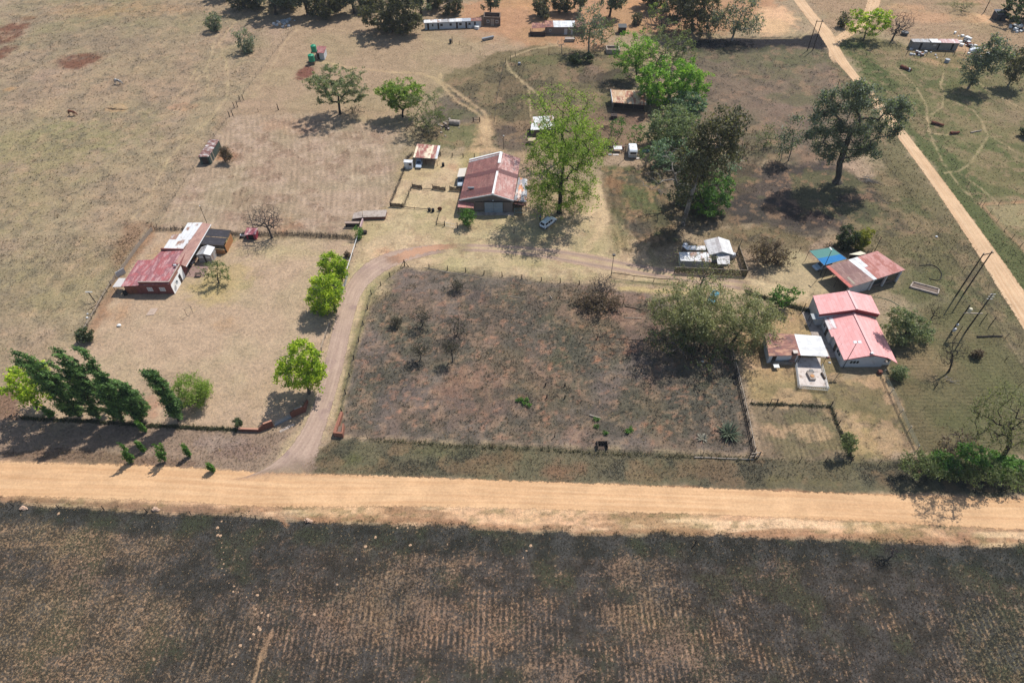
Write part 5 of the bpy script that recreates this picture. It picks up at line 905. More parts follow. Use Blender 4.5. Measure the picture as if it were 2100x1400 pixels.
# white end wall and parapets
e0, e1 = (x1 + .03, y0), (x1 + .45, G(*A(1195, 930)).y)
onw = MB(); onwall(onw, e0, e1, 0, 1, 0, 2.95, .06, .05); onw.build('end_wall', mat('bright_white_wall', C(250, 250, 248, .9), .6, .05, 2), lh)
pa0, pa1 = G(*A(450, 1026), 3.55), G(*A(912, 1046), 3.55)
MB().prism([(pa0.x, y0 - .12), (x1 + .1, y0 - .12), (x1 + .1, y0 + .08), (pa0.x, y0 + .08)], 2.3, 3.5).build('parapet', M_['maroon'], lh)
MB().prism([(x1 - .12, y0 + .1), (x1 + .12, y0 + .1), (e1[0] + .05, e1[1]), (e1[0] - .19, e1[1])], 2.6, 3.5).build('parapet', mat('parapet_tan', C(170, 124, 108), .8, .15, 2), lh)
MB().prism([(x1 - .1, y0 - .12), (x1 + .14, y0 - .12), (e1[0] + .07, e1[1]), (e1[0] - .21, e1[1])], 3.5, 3.54).prism([(pa0.x, y0 - .14), (x1 - .12, y0 - .14), (x1 - .12, y0 + .1), (pa0.x, y0 + .1)], 3.5, 3.54).build('coping', M_['concrete'], lh)
pb = G(*A(985, 740), 3.5); MB().prism([(pb.x, e1[1] - .12), (e1[0], e1[1] - .12), (e1[0], e1[1] + .1), (pb.x, e1[1] + .1)], 2.6, 3.48).build('parapet', M_['maroon'], lh)
pc0, pc1 = G(*A(806, 512), 3.3), G(*A(1150, 522), 3.3); MB().prism([(pc0.x, pc0.y - .15), (pc1.x, pc1.y - .15), (pc1.x, pc1.y + .1), (pc0.x, pc0.y + .1)], 2.2, 3.35).build('parapet', M_['maroon'], lh)
a_, b_ = (x0, y0 - .02), (x1, y0 - .02)
window(lh, a_, b_, .475, .585, .85, 1.9, 1, 1, 'white', 'paleglass'); window(lh, a_, b_, .735, .85, .85, 1.9, 1, 1, 'white', 'paleglass')
for t0, t1 in ((.02, .13), (.14, .235)):
    d = MB(); onwall(d, a_, b_, t0, t1, .03, 2.05, .06, .08); d.build('garage_door', M_['garage'], lh)
for t0 in (.30, .64):
    d = MB(); onwall(d, a_, b_, t0, t0 + .03, .03, 2.1, .1, .12); d.build('pilaster', M_['maroon'], lh)
a_, b_ = e0, e1; d = MB(); onwall(d, a_, b_, .60, .74, .02, 2.05, .12, .06); o = d.build('door', M_['darkboard'], lh); h = MB(); onwall(h, a_, b_, .62, .64, 1.0, 1.15, .18, .06); h.build('handle', M_['metal'], o)
c_ = Vector((e0[0] + .75, e0[1] + 1.5, 1.95)); MB().lathe((c_.x - .3, c_.y, c_.z), [(.05, 0), (.3, .06), (.48, .2), (.46, .23), (.28, .1), (.03, .04)], 16, 'X').tube((e0[0] + .06, e0[1] + 1.5, 1.9), (c_.x - .3, c_.y, c_.z), .035).tube((c_.x - .2, c_.y, c_.z), (c_.x + .3, c_.y, c_.z - .1), .02).build('satellite_dish', M_['grey'], lh)
MB().box((x1 - .3, e1[1] - .6, 3.65), (.5, .4, .35)).tube((x1 - .3, e1[1] - .6, 3.5), (x1 - .3, e1[1] - .6, 4.0), .05).build('roof_vent', M_['offwhite'], lh)
MB().prism([(e1[0] + .2, e1[1] - .3), (e1[0] + 4.0, e1[1] - .3), (e1[0] + 4.2, e1[1] + 3.5), (e1[0] + .3, e1[1] + 3.5)], 0, .03).build('patio', M_['paving'], lh)
q = [G(*A(76, 1093), 2.15), G(*A(210, 1090), 2.25), G(*A(277, 960), 2.25), G(*A(175, 958), 2.15)]
MB().slab(q, .07).build('side_canopy', mat('pale_canopy_sheet', C(206, 200, 194), .6, .12, 2), lh); posts(lh, [(q[0].x + .1, q[0].y + .1, 2.1), (q[3].x + .1, q[3].y - .1, 2.1)], .05)
# sheet shed on the patio
sh = thing('garden_shed', 'small gabled grey sheet shed with rust patches on the left house patio', 'shed', tuple(G(*A(1450, 720))))
r0, r1 = G(*A(1448, 592), 2.6), G(*A(1512, 458), 2.6); l0, l1 = G(*A(1338, 612), 2.15), G(*A(1425, 490), 2.15); s0, s1 = G(*A(1556, 616), 2.2), G(*A(1628, 492), 2.2)
MB().slab([l0, r0, r1, l1], .05).build('roof', GREYROOF, sh, label='plain grey roof slope'); MB().slab([r0, s0, s1, r1], .05).build('roof', WHITERUST, sh, label='pale roof slope with rust')
P = inset([l0, s0, s1, l1], .12); MB().prism([(P[0].x, P[0].y), ((P[0].x + P[1].x) / 2, P[0].y), (P[1].x, P[1].y), (P[2].x, P[2].y), ((P[2].x + P[3].x) / 2, P[2].y), (P[3].x, P[3].y)], 0, [2.05, 2.5, 2.1, 2.1, 2.5, 2.05]).build('wall', mat('rusty_shed_wall', C(176, 172, 168), .7, .2, 2, dirt=C(140, 110, 92), dirtamt=.45), sh)
for t0, t1 in ((.1, .42), (.6, .92)):
    d = MB(); onwall(d, P[0], P[1], t0, t1, 1.25, 1.85, .05, .08); d.build('shutter', M_['white'], sh)
d = MB(); onwall(d, P[0], P[1], .45, .57, .02, 1.9, .04, .06); d.build('door', M_['darkboard'], sh)
# charcoal shade net shelter
q = [G(*A(1400, 445), 2.3), G(*A(1752, 468), 2.3), G(*A(1862, 240), 2.5), G(*A(1518, 212), 2.5)]
sn = thing('shade_shelter', 'charcoal shade net shelter on poles behind the left house', 'shelter', tuple(G(*A(1650, 480))))
mid0, mid1 = L(q[0], q[3], .5), L(q[1], q[2], .5)
MB().slab([q[0], q[1], mid1 + Vector((0, -.08, 0)), mid0 + Vector((0, -.08, 0))], .03).build('shade_net', M_['shade'], sn); MB().slab([mid0 + Vector((0, .08, .05)), mid1 + Vector((.3, .08, .05)), q[2], q[3]], .03).build('shade_net', M_['shade'], sn)
posts(sn, [(p.x, p.y, 2.35) for p in (q[0], q[1], q[2], q[3], mid0, mid1)], .05, 'darkwood')
MB().bar(q[0], q[1], .08).bar(q[3], q[2], .08).bar(q[1] + Vector((.05, 0, 0)), q[2] + Vector((.05, 0, 0)), .08).bar(L(q[0], q[1], .5) - Vector((0, 0, .06)), L(q[3], q[2], .5) - Vector((0, 0, .06)), .07).build('rafters', M_['wood'], sn)
MB().prism([(q[1].x - 2.2, q[1].y - .2), (q[1].x - .1, q[1].y - .2), (q[1].x - .05, q[1].y - .12), (q[1].x - 2.2, q[1].y - .12)], 0, 1.1).prism([(q[1].x + .1, q[1].y + .3), (q[1].x + .18, q[1].y + .3), (q[2].x + .05, q[2].y - .5), (q[2].x - .03, q[2].y - .5)], 0, 1.9).build('screen', mat('orange_brown_board', C(184, 130, 84), .8, .25, 3), sn)
# red kennel
E_ = G(517, 491)
kn = thing('kennel', 'small red painted sheet kennel under the leafless tree', 'kennel', tuple(E_))
MB().prism([(E_.x - 1.1, E_.y), (E_.x + 1.1, E_.y - .1), (E_.x + 1.15, E_.y + 1.8), (E_.x - 1.05, E_.y + 1.9)], 0, [1.5, 1.55, 1.7, 1.7]).build('wall', mat('kennel_red', C(170, 66, 80), .6, .3, 3), kn)
MB().slab([(E_.x - 1.3, E_.y - .3, 1.6), (E_.x + 1.3, E_.y - .3, 1.62), (E_.x + 1.35, E_.y + 2, 1.85), (E_.x - 1.2, E_.y + 2, 1.85)], .06).build('roof', roofmat('kennel_roof', C(198, 110, 118), C(160, 80, 86), C(230, 196, 190), .5, .4, 0, .7, seed=97), kn)
d = MB(); onwall(d, (E_.x - 1.1, E_.y), (E_.x + 1.1, E_.y - .1), .2, .75, .05, 1.3, .05, .07); d.build('dark_opening_panel', M_['black'], kn)  # black panel on the solid wall stands in for the shade inside the entrance

# ---------------- red roofed house on the right
Q = crop(1640, 580, 7.0)
rh = thing('house', 'farmhouse with bright pink red gabled roof and white walls', 'house', (67, 92, 0))
ze, zg = 2.35, 3.75
pk, rb = G(*Q(1020, 1032), zg), G(*Q(815, 428), zg); eL, eR = G(*Q(635, 1106), ze), G(*Q(1410, 1146), ze); eLb = Vector((eL.x, rb.y, ze)); eRb = G(*Q(1105, 520), ze)
pk.x = (pk.x + rb.x) / 2; rb.x = pk.x; wing = G(*Q(460, 768), ze); wingb = G(*Q(365, 502), ze); wy = G(*Q(500, 768), ze).y
sl = (zg - ze) / (pk.x - eL.x); zwL = lambda x: zg - (pk.x - x) * sl
wx = wing.x - .0
MB().slab([eL, pk, rb, Vector((eL.x, rb.y, ze))], .1).build('roof', PINKROOF, rh, label='left main roof slope')
mid = Vector((pk.x + (eR.x - pk.x) * .62, pk.y, 0)); zm = zg - (mid.x - pk.x) * sl * 1.0; mid.z = zm
midb = Vector((mid.x, rb.y, zm)); eR2 = Vector((eR.x, eR.y, ze - .15)); eR2b = Vector((eRb.x, rb.y - .2, ze - .15))
MB().slab([pk, mid, midb, rb], .1).slab([mid, eR2, eR2b, midb], .1).build('roof', PINKROOF, rh, label='right roof slope that flattens over the porch')
wq = [Vector((wx, wy, zwL(wx))), Vector((eL.x + .02, wy, ze - .012)), Vector((eL.x + .02, wingb.y, ze - .012)), Vector((wx, wingb.y, zwL(wx)))]
MB().slab(wq, .1).build('roof', PINKROOF, rh, label='roof of the small left wing')
MB().slab([wq[0] + Vector((.02, 1.9, .05)), Vector((eL.x + 1.2, wy + 1.9, ze + 1.2 * sl + .05)), Vector((eL.x + 1.2, wingb.y, ze + 1.2 * sl + .05)), wq[3] + Vector((.02, 0, .05))], .03).build('roof_light', roofmat('translucent_sheets', C(232, 220, 216), C(200, 150, 146), C(250, 250, 250), .5, .35, 0, .5, seed=101), rh)
MB().bar(pk + Vector((0, -.02, .07)), rb + Vector((0, 0, .07)), .42, .06).build('ridge_cap', mat('pale_pink_ridge', C(232, 178, 174), .5, .1, 2), rh)
# higher rear block
z2e, z2g = 3.35, 4.75
b1, b2 = G(*Q(685, 75), z2g), G(*Q(800, 340), z2g); b1.x = b2.x = (b1.x + b2.x) / 2
c1, c2 = G(*Q(195, 195), z2e), G(*Q(290, 460), z2e); d1, d2 = G(*Q(1055, 240), z2e), G(*Q(1170, 478), z2e)
yb, yf = (b1.y + c1.y + d1.y) / 3 + .2, (b2.y + c2.y + d2.y) / 3
for v in (b1, c1, d1): v.y = yb
for v in (b2, c2, d2): v.y = yf
MB().slab([c2, b2, b1, c1], .1).build('roof', PINKROOF, rh, label='left slope of the higher rear roof'); MB().slab([b2, d2, d1, b1], .1).build('roof', PINKROOF, rh, label='right slope of the higher rear roof')
MB().bar(b2 + Vector((0, 0, .07)), b1 + Vector((0, 0, .07)), .45, .06).build('ridge_cap', mat('pale_pink_ridge_rear', C(236, 190, 186), .5, .1, 2), rh)
MB().prism([(c2.x + .2, yf + .2), (b2.x, yf + .2), (d2.x - .2, yf + .2), (d2.x - .2, yb - .3), (b2.x, yb - .3), (c2.x + .2, yb - .3)], 0, [z2e - .12, z2g - .15, z2e - .12, z2e - .12, z2g - .15, z2e - .12]).build('wall', M_['offwhite'], rh, label='white wall of the rear block')
gf = MB(); gf.add([(c2.x + .05, yf + .13, z2e - .1), (b2.x, yf + .13, z2g - .1), (d2.x - .05, yf + .13, z2e - .1), (d2.x - .05, yf + .13, z2e - 1.0), (b2.x, yf + .13, z2g - 1.2), (c2.x + .05, yf + .13, z2e - .75),
         (c2.x + .05, yf + .19, z2e - .1), (b2.x, yf + .19, z2g - .1), (d2.x - .05, yf + .19, z2e - .1), (d2.x - .05, yf + .19, z2e - 1.0), (b2.x, yf + .19, z2g - 1.2), (c2.x + .05, yf + .19, z2e - .75)], [(5, 4, 1, 0), (4, 3, 2, 1), (6, 7, 10, 11), (7, 8, 9, 10), (0, 1, 7, 6), (1, 2, 8, 7), (2, 3, 9, 8), (3, 4, 10, 9), (4, 5, 11, 10), (5, 0, 6, 11)])
gf.build('gable_cladding', mat('dark_red_cladding', C(150, 70, 74), .6, .12, 2), rh)
# walls of the main block
wl_, wr_ = eL.x + .25, G(*Q(1180, 1240)).x; yw = G(*Q(620, 1205)).y
mw = [(wl_, yw), (pk.x, yw), (wr_, yw), (wr_, rb.y), (pk.x, rb.y), (wl_, rb.y)]
MB().prism(mw, 0, [ze - .06, zg - .14, zg - (wr_ - pk.x) * sl - .14, zg - (wr_ - pk.x) * sl - .14, zg - .14, ze - .06]).build('wall', M_['offwhite'], rh, label='white wall of the main block')
MB().prism([(wx + .2, wy + .3), (wl_ + .05, wy + .3), (wl_ + .05, wingb.y - .02), (wx + .2, wingb.y - .02)], 0, zwL(wx) - .1).build('wall', M_['offwhite'], rh, label='white wall of the small left wing')
MB().prism([(wr_ + .02, yw + .3), (eR.x - .35, yw + .3), (eR.x - .35, rb.y - 1), (wr_ + .02, rb.y - 1)], 0, .35).build('porch_slab', M_['concrete'], rh)
MB().prism([(wr_ + .1, yw + .3), (eR.x - .4, yw + .3), (eR.x - .4, yw + .42), (wr_ + .1, yw + .42)], .35, .95).build('porch_wall', M_['white'], rh)
posts(rh, [(eR.x - .45, yw + .5, ze - .25), (eR.x - .45, yw + 4, ze - .25), (eR.x - .45, rb.y - 1.2, ze - .25)], .08, 'offwhite')
a_, b_ = (wl_, yw - .02), (wr_, yw - .02)
window(rh, a_, b_, .155, .40, .95, 1.95, 2, 0, 'white', 'glass'); fcb = MB().bar((eL.x + .05, eL.y + .05, ze - .12), (pk.x, eL.y + .05, zg - .12), .06, .2).bar((pk.x, eL.y + .05, zg - .12), (mid.x, eL.y + .05, zm - .12), .06, .2); fcb.build('bargeboard', mat('red_bargeboard', C(176, 84, 84), .6, .1, 2), rh)
MB().prism([(pk.x - 1.6, yw - .06), (pk.x + 1.6, yw - .06), (pk.x, yw - .06)][:0] or [(pk.x - .45, yw - .05), (pk.x + .45, yw - .05), (pk.x + .45, yw - .01), (pk.x - .45, yw - .01)], 2.75, 3.25).build('gable_vent', M_['grey'], rh)
a_, b_ = (wl_ - .02, rb.y), (wl_ - .02, yw)
window(rh, a_, b_, .70, .86, .9, 1.9, 1, 0, 'white', 'glass'); door(rh, a_, b_, .58, .66, 2.0, 'wood')
a_, b_ = (wx + .18, wingb.y), (wx + .18, wy + .3)
window(rh, a_, b_, .12, .34, .9, 1.9, 1, 0, 'white', 'glass'); door(rh, a_, b_, .45, .62, 2.0, 'darkboard')
MB().prism([(wx - 2.2, wingb.y - .2), (wx + .3, wingb.y - .2), (wx + .3, wingb.y + 1.4), (wx - 2.2, wingb.y + 1.4)], 2.1, 2.18).build('door_canopy', M_['grey'], rh); posts(rh, [(wx - 2.1, wingb.y - .1, 2.1), (wx - 2.1, wingb.y + 1.3, 2.1)], .05, 'darkmetal')
MB().prism([(wx - 2.3, wy - 3.5), (wl_ - .05, wy - 3.5), (wl_ - .05, wy + .25), (wx + .15, wy + .25), (wx + .15, yb), (wx - 2.6, yb), (wx - 2.3, wy)], 0, .05).build('pathway', M_['concrete'], rh)
MB().box((pk.x - .25, pk.y + .35, zg + .06), (.45, .4, .3)).build('roof_box', M_['metal'], rh)
for (X, Y), (X2, Y2) in (((560, 800), (605, 735)), ((310, 450), (365, 355)), ((585, 900), (612, 860)), ((635, 140), (660, 178))):
    p0 = GP(Q(X, Y), lambda x, y: (zg - abs(pk.x - x) * sl) if y < rb.y else (z2g - abs(b1.x - x) * (z2g - z2e) / (b1.x - c1.x))); MB().tube(p0, p0 + Vector((.02, 0, .9)), .018).build('roof_rod', M_['darkmetal'], rh)

# ---------------- workshop with nets
W = crop(1640, 490, 8.75)
ws = thing('workshop', 'big lean roofed workshop in brown and faded red sheets with a white stripe', 'workshop', (76, 109, 0))
zs0 = 3.0
a0, a1, a2, a3 = G(*W(470, 492), zs0), G(*W(892, 876), zs0), G(*W(1896, 552), zs0 + .5), G(*W(1392, 214), zs0 + .5)
zf = lambda f: Vector((0, 0, 0))
j0, j1 = L(a0, a3, .43), L(a1, a2, .43); k0, k1 = L(a0, a3, .53), L(a1, a2, .49)
MB().slab([a0, a1, j1, j0], .09, 1).build('roof', WSBROWN, ws, label='dark brown roof half'); MB().slab([j0, j1, k1, k0], .09, 1).build('roof', WHITEROOF, ws, label='white roof stripe'); MB().slab([k0, k1, a2, a3], .09, 1).build('roof', WSRED, ws, label='faded red roof half')
MB().slab([L(k0, k1, .0) + Vector((.01, 0, .03)), L(k0, k1, .46) + Vector((.01, 0, .03)), L(k0, k1, .46) + (a2 - a1) * .075 + Vector((0, 0, .03)), L(k0, k1, 0) + (a3 - a0) * .075 + Vector((0, 0, .03))], .025).build('roof_sheet', WHITEROOF, ws)
MB().slab([L(a0, a1, .62) + (a3 - a0) * .12 + Vector((0, 0, .04)), L(a0, a1, .93) + (a2 - a1) * .10 + Vector((0, 0, .04)), L(a0, a1, .93) + (a2 - a1) * .135 + Vector((0, 0, .045)), L(a0, a1, .62) + (a3 - a0) * .16 + Vector((0, 0, .045))], .025).build('roof_sheet', M_['palewood'], ws, label='cream patch sheet')
MB().slab([a0 + Vector((0, 0, .03)), a1 + Vector((0, 0, .03)), L(a1, a2, .06) + Vector((0, 0, .03)), L(a0, a3, .06) + Vector((0, 0, .03))], .025, 1).build('roof_sheet', roofmat('red_edge_sheet', C(196, 96, 80), C(168, 78, 66), C(220, 140, 124), .8, .5, 0, .3, seed=111), ws, label='bright red edge sheet')
u_ = (a2 - a1).normalized(); v_ = (a0 - a1).normalized()
wz = lambda p, f: (p.x, p.y)
P = [L(a1, a2, .44) + v_ * .5, a2 - u_ * .4 + v_ * .5, a3 - u_ * .4 - v_ * .4, L(a0, a3, .44) - v_ * .4]
MB().prism([(p.x, p.y) for p in P], 0, [3.05, 3.3, 3.3, 3.05]).build('wall', M_['brick_dull'], ws)
P2 = [a1 + u_ * .4 + v_ * .4, L(a1, a2, .44) + v_ * .4, L(a1, a2, .44) + v_ * .6, a1 + u_ * .4 + v_ * .6]
MB().prism([(p.x, p.y) for p in P2], 0, 2.7).build('side_wall', M_['offwhite'], ws)
MB().bar(L(a1, a2, .4) + v_ * .3 - Vector((0, 0, .35)), a2 - u_ * .2 + v_ * .3 - Vector((0, 0, .35)), .15, .45).build('fascia', M_['grey'], ws)
for f in (.46, .70, .965):
    p_ = L(a1, a2, f) + v_ * .35; MB().box((p_.x, p_.y, 1.45), (.38, .38, 2.9), math.atan2(u_.y, u_.x)).build('pillar', M_['offwhite'], ws)
for f0, f1 in ((.49, .67), (.73, .94)):
    d = MB(); onwall(d, L(a1, a2, f0) + v_ * .5, L(a1, a2, f1) + v_ * .5, 0, 1, .9, 2.4, .03, .08); d.build('window', M_['glass'], ws)
posts(ws, [(*(a0 + u_ * .3 - v_ * .3)[:2], 2.9), (*(L(a0, a1, .5) + u_ * .3)[:2], 2.9), (*(a1 + u_ * .3 + v_ * .3)[:2], 2.9), (*(L(a0, a3, .25) - v_ * .3)[:2], 3.0)], .08, 'wood')
q = [G(*W(985, 318), 2.6), G(*W(1130, 300), 2.6), G(*W(1195, 262), 2.7), G(*W(1095, 218), 2.7), G(*W(885, 275), 2.7)]
cr = thing('lean_to', 'small cream roofed lean to behind the workshop', 'lean to', tuple(G(*W(1000, 330)))); MB().slab([q[0] + Vector((1.3, .5, 0)), q[2], q[3], q[4]], .06).build('roof', mat('cream_sheet', C(228, 218, 192), .6, .15, 2), cr)
MB().prism([(q[0].x + .9, q[0].y + .5), (q[2].x - .2, q[2].y - .2), (q[3].x - .2, q[3].y - .2), (q[4].x + .3, q[4].y - .1)], 0, 2.5).build('wall', M_['darkboard'], cr)
q = [G(*W(438, 474), 2.75), G(*W(850, 356), 2.9), G(*W(570, 150), 2.9), G(*W(170, 212), 2.75)]
ns = thing('shade_shelter', 'square car shelter roofed with green and bright blue shade net', 'shelter', tuple(G(*W(300, 400))))
m0, m1 = L(q[0], q[3], .46), L(q[1], q[2], .40)
MB().slab([q[0], q[1], m1, m0], .03).build('shade_net', M_['bluenet'], ns, label='bright blue net half'); MB().slab([m0, m1, q[2], q[3]], .03).build('shade_net', M_['greennet'], ns, label='green net half')
posts(ns, [(p.x, p.y, 2.75) for p in q], .05, 'darkmetal'); MB().bar(q[0], q[3], .07).bar(q[3], q[2], .07).bar(q[1], q[2], .07).bar(q[0], q[1], .07).build('frame', M_['darkmetal'], ns)

# ---------------- braai shed and patio
V_ = crop(1540, 660, 9.335)
br = thing('braai_shed', 'braai shed roofed half in rust and half in white, with a brick chimney', 'shed', tuple(G(*V_(600, 850))))
zb = 2.45; q = [G(*V_(345, 650), zb - .1), G(*V_(955, 636), zb - .1), G(*V_(1492, 662), zb - .1), G(*V_(1340, 272), zb + .15), G(*V_(830, 232), zb + .15), G(*V_(262, 215), zb + .15)]
MB().slab([q[0], q[1], q[4], q[5]], .08, 1).build('roof', RUSTROOF, br, label='rusty brown roof half'); MB().slab([q[1], q[2], q[3], q[4]], .08, 1).build('roof', WHITEROOF, br, label='clean white roof half')
P = inset([q[0], q[1], q[4], q[5]], .25); MB().prism([(p.x, p.y) for p in P], 0, [2.3, 2.3, 2.5, 2.5]).build('wall', M_['offwhite'], br)
posts(br, [(q[2].x - .2, q[2].y + .25, 2.3), (q[3].x - .2, q[3].y - .25, 2.5), (q[1].x + .2, q[1].y + .2, 2.3)], .06, 'wood')
c_ = G(*V_(830, 790)); ct = G(*V_(862, 605), 2.75)
MB().prism([(ct.x - .75, c_.y - .15), (ct.x + .35, c_.y - .15), (ct.x + .35, c_.y + .9), (ct.x - .75, c_.y + .9)], 0, .95).prism([(ct.x - .4, c_.y + .1), (ct.x + .4, c_.y + .1), (ct.x + .4, c_.y + .8), (ct.x - .4, c_.y + .8)], .95, 2.8).build('chimney', mat('chimney_brick', C(150, 120, 108), .9, .25, 4), br)
MB().prism([(ct.x - .45, c_.y + .05), (ct.x + .45, c_.y + .05), (ct.x + .45, c_.y + .85), (ct.x - .45, c_.y + .85)], 2.8, 2.88).build('chimney_cap', M_['slab'], br)
a_, b_ = P[0], P[1]; door(br, a_, b_, .12, .26, 1.95, 'darkboard')
pt = thing('patio', 'pale paved braai patio in front of the shed', 'patio', tuple(G(*V_(1150, 1000))))
pp = [G(*V_(925, 1235)), G(*V_(1490, 1240)), G(*V_(1330, 830)), G(*V_(1330, 690)), G(*V_(890, 690)), G(*V_(860, 850))]
MB().prism([(p.x, p.y) for p in pp], 0, .1).build('paving', M_['slab'], pt)
def picket(name, label, pts, h, sp, m, rail=True, r=.035, group=None):
    o = thing(name, label, 'fence', tuple(pts[0]), group); pk_ = MB(); rl = MB()
    for a, b in zip(pts[:-1], pts[1:]):
        n = max(1, int((b - a).length / sp))
        for i in range(n + 1):
            p = L(a, b, i / n); pk_.bar(p + Vector((0, 0, .05)), p + Vector((0, 0, h)), r * 2, r)
        for z in (.25 * h, .85 * h): rl.bar(a + Vector((0, .03, z)), b + Vector((0, .03, z)), .05, .07)
    pk_.build('pickets', m, o); rl.build('rail', m, o); return o
picket('picket_fence', 'low white picket fence along the front and left of the braai patio', [G(*V_(845, 850)), G(*V_(900, 1275)), G(*V_(1460, 1325))], 1.15, .34, M_['white'], r=.05)
picket('picket_fence', 'thin white rail fence along the right side of the braai patio', [G(*V_(1350, 845)), G(*V_(1465, 1290))], .8, 1.2, M_['white'])
fp = thing('fire_pit', 'grey stone fire pit block with a round wooden lid on the patio', 'fire pit', tuple(G(*V_(1160, 1080)))); b0 = G(*V_(1160, 1090))
MB().prism([(b0.x - .5, b0.y - .5), (b0.x + .55, b0.y - .5), (b0.x + .35, b0.y + 1.3), (b0.x - .7, b0.y + 1.3)], .1, .6).build('block', M_['concrete'], fp); MB().lathe((b0.x, b0.y + .2, .6), [(.38, 0), (.38, .12)], 16).build('lid', mat('round_wood_lid', C(196, 146, 100), .8, .15, 3), fp)
wh = thing('wheelbarrow', 'overturned dark wheelbarrow frame beside the fire pit', 'wheelbarrow', tuple(G(*V_(1140, 960)))); b0 = G(*V_(1140, 970))
MB().prism([(b0.x - .5, b0.y - .3), (b0.x + .4, b0.y - .35), (b0.x + .3, b0.y + .35), (b0.x - .35, b0.y + .3)], .35, .62).build('tray', M_['darkmetal'], wh); MB().tube((b0.x + .3, b0.y - .3, .5), (b0.x + 1.2, b0.y - .35, .7), .03).tube((b0.x + .3, b0.y + .3, .5), (b0.x + 1.2, b0.y + .25, .7), .03).build('handles', M_['metal'], wh); MB().lathe((b0.x - .65, b0.y - .05, .3), [(.12, 0), (.2, .02), (.2, .1), (.12, .12)], 12, 'Y').build('wheel', M_['black'], wh)
lg = G(*V_(1375, 1050)); tag(MB().tube((lg.x - .1, lg.y + .75, .3), (lg.x + .1, lg.y - .7, .3), .2, .18, 9).build('log', M_['wood']), 'short dark log lying on the right edge of the patio', 'log')
wpile = thing('firewood_pile', 'long pile of cut branches against the front of the braai shed', 'firewood', tuple(G(*V_(570, 800)))); wm = MB(); rr = random.Random(5); b0 = G(*V_(580, 810))
for i in range(70):
    x = rr.uniform(-1.7, 1.7); y = rr.uniform(-.35, .4); z = rr.uniform(.08, .75); a = rr.uniform(-.5, .5); l = rr.uniform(.35, .8); wm.tube((b0.x + x - l * math.cos(a), b0.y + y - l * math.sin(a) * .6, z), (b0.x + x + l * math.cos(a), b0.y + y + l * math.sin(a) * .6, z + rr.uniform(-.1, .1)), rr.uniform(.03, .06), None, 5)
wm.build('sticks', M_['palewood'], wpile)
b0 = G(*V_(470, 895)); bx = thing('table', 'small white topped table in front of the firewood pile', 'table', tuple(b0)); MB().box((b0.x, b0.y + .1, .72), (1.05, .9, .05)).build('top', M_['white'], bx)
for dx, dy in ((-.45, -.3), (.45, -.3), (.45, .5), (-.45, .5)): MB().tube((b0.x + dx, b0.y + dy, 0), (b0.x + dx, b0.y + dy, .7), .03).build('leg', M_['metal'], bx)

# ---------------- fenced white cottage
Y = crop(1370, 470, 11.05)
ct_ = thing('cottage', 'small fenced cottage with dirty white gabled roofs', 'cottage', tuple(G(1472, 540)))
zge, zgr = 2.3, 3.3
r1_, r0_ = G(*Y(1132, 160), zgr), G(*Y(1232, 500), zgr); l1_, l0_ = G(*Y(810, 256), zge), G(*Y(945, 590), zge); e1_, e0_ = G(*Y(1390, 262), zge), G(*Y(1500, 592), zge)
y0_ = (r0_.y + l0_.y + e0_.y) / 3; y1_ = (r1_.y + l1_.y + e1_.y) / 3
for v in (r0_, l0_, e0_): v.y = y0_
for v in (r1_, l1_, e1_): v.y = y1_
MB().slab([l0_, r0_, r1_, l1_], .08).build('roof', WHITETILE, ct_, label='grimy left roof slope'); MB().slab([r0_, e0_, e1_, r1_], .08).build('roof', WHITEROOF, ct_, label='cleaner right roof slope')
MB().prism([(l0_.x + .3, y0_ + .3), (r0_.x, y0_ + .3), (e0_.x - .3, y0_ + .3), (e0_.x - .3, y1_ - .3), (r0_.x, y1_ - .3), (l0_.x + .3, y1_ - .3)], 0, [zge - .1, zgr - .12, zge - .1, zge - .1, zgr - .12, zge - .1]).build('wall', M_['grey'], ct_)
q = [G(*Y(1125, 795), 2.0), G(*Y(1405, 792), 2.0), G(*Y(1388, 560), 2.35), G(*Y(1090, 550), 2.35)]; MB().slab(q, .06).build('porch_roof', WHITETILE, ct_); posts(ct_, [(q[0].x + .1, q[0].y + .1, 2.0), (q[1].x - .1, q[1].y + .1, 2.0)], .05, 'wood')
q = [G(*Y(282, 712), 2.05), G(*Y(986, 738), 2.05), G(*Y(966, 520), 2.2), G(*Y(245, 520), 2.2)]; MB().slab(q, .06).build('side_roof', WHITERUST, ct_); P = inset(q, .2); MB().prism([(p.x, p.y) for p in P], 0, 2.0).build('side_wall', M_['grey'], ct_, label='grey wall of the side room')
q = [G(*Y(432, 466), 2.0), G(*Y(856, 470), 2.0), G(*Y(850, 376), 2.1), G(*Y(310, 370), 2.1)]; MB().slab(q, .06).build('back_roof', WHITERUST, ct_); P = inset(q, .15); MB().prism([(p.x, p.y) for p in P], 0, 1.95).build('back_wall', M_['brick_dull'], ct_)
door(ct_, (l0_.x + .3, y0_ + .28), (e0_.x - .3, y0_ + .28), .5, .66, 1.95, 'bluedoor'); window(ct_, (l0_.x + .3, y0_ + .28), (e0_.x - .3, y0_ + .28), .18, .34, .9, 1.7, 1, 0)
c_ = G(*Y(1455, 650)); tag(MB().lathe((c_.x, c_.y, 0), [(.5, 0), (.55, .6), (.5, 1.25), (.3, 1.4), (.1, 1.45)], 14).build('water_tank', M_['offwhite'], smooth=True), 'small white water drum at the front corner of the cottage', 'tank')
c_ = G(*Y(368, 455)); tag(MB().lathe((c_.x, c_.y, 0), [(.55, 0), (.6, .7), (.55, 1.5), (.3, 1.65), (.1, 1.68)], 14).build('water_tank', M_['offwhite'], smooth=True), 'white water drum at the back left corner of the cottage', 'tank')

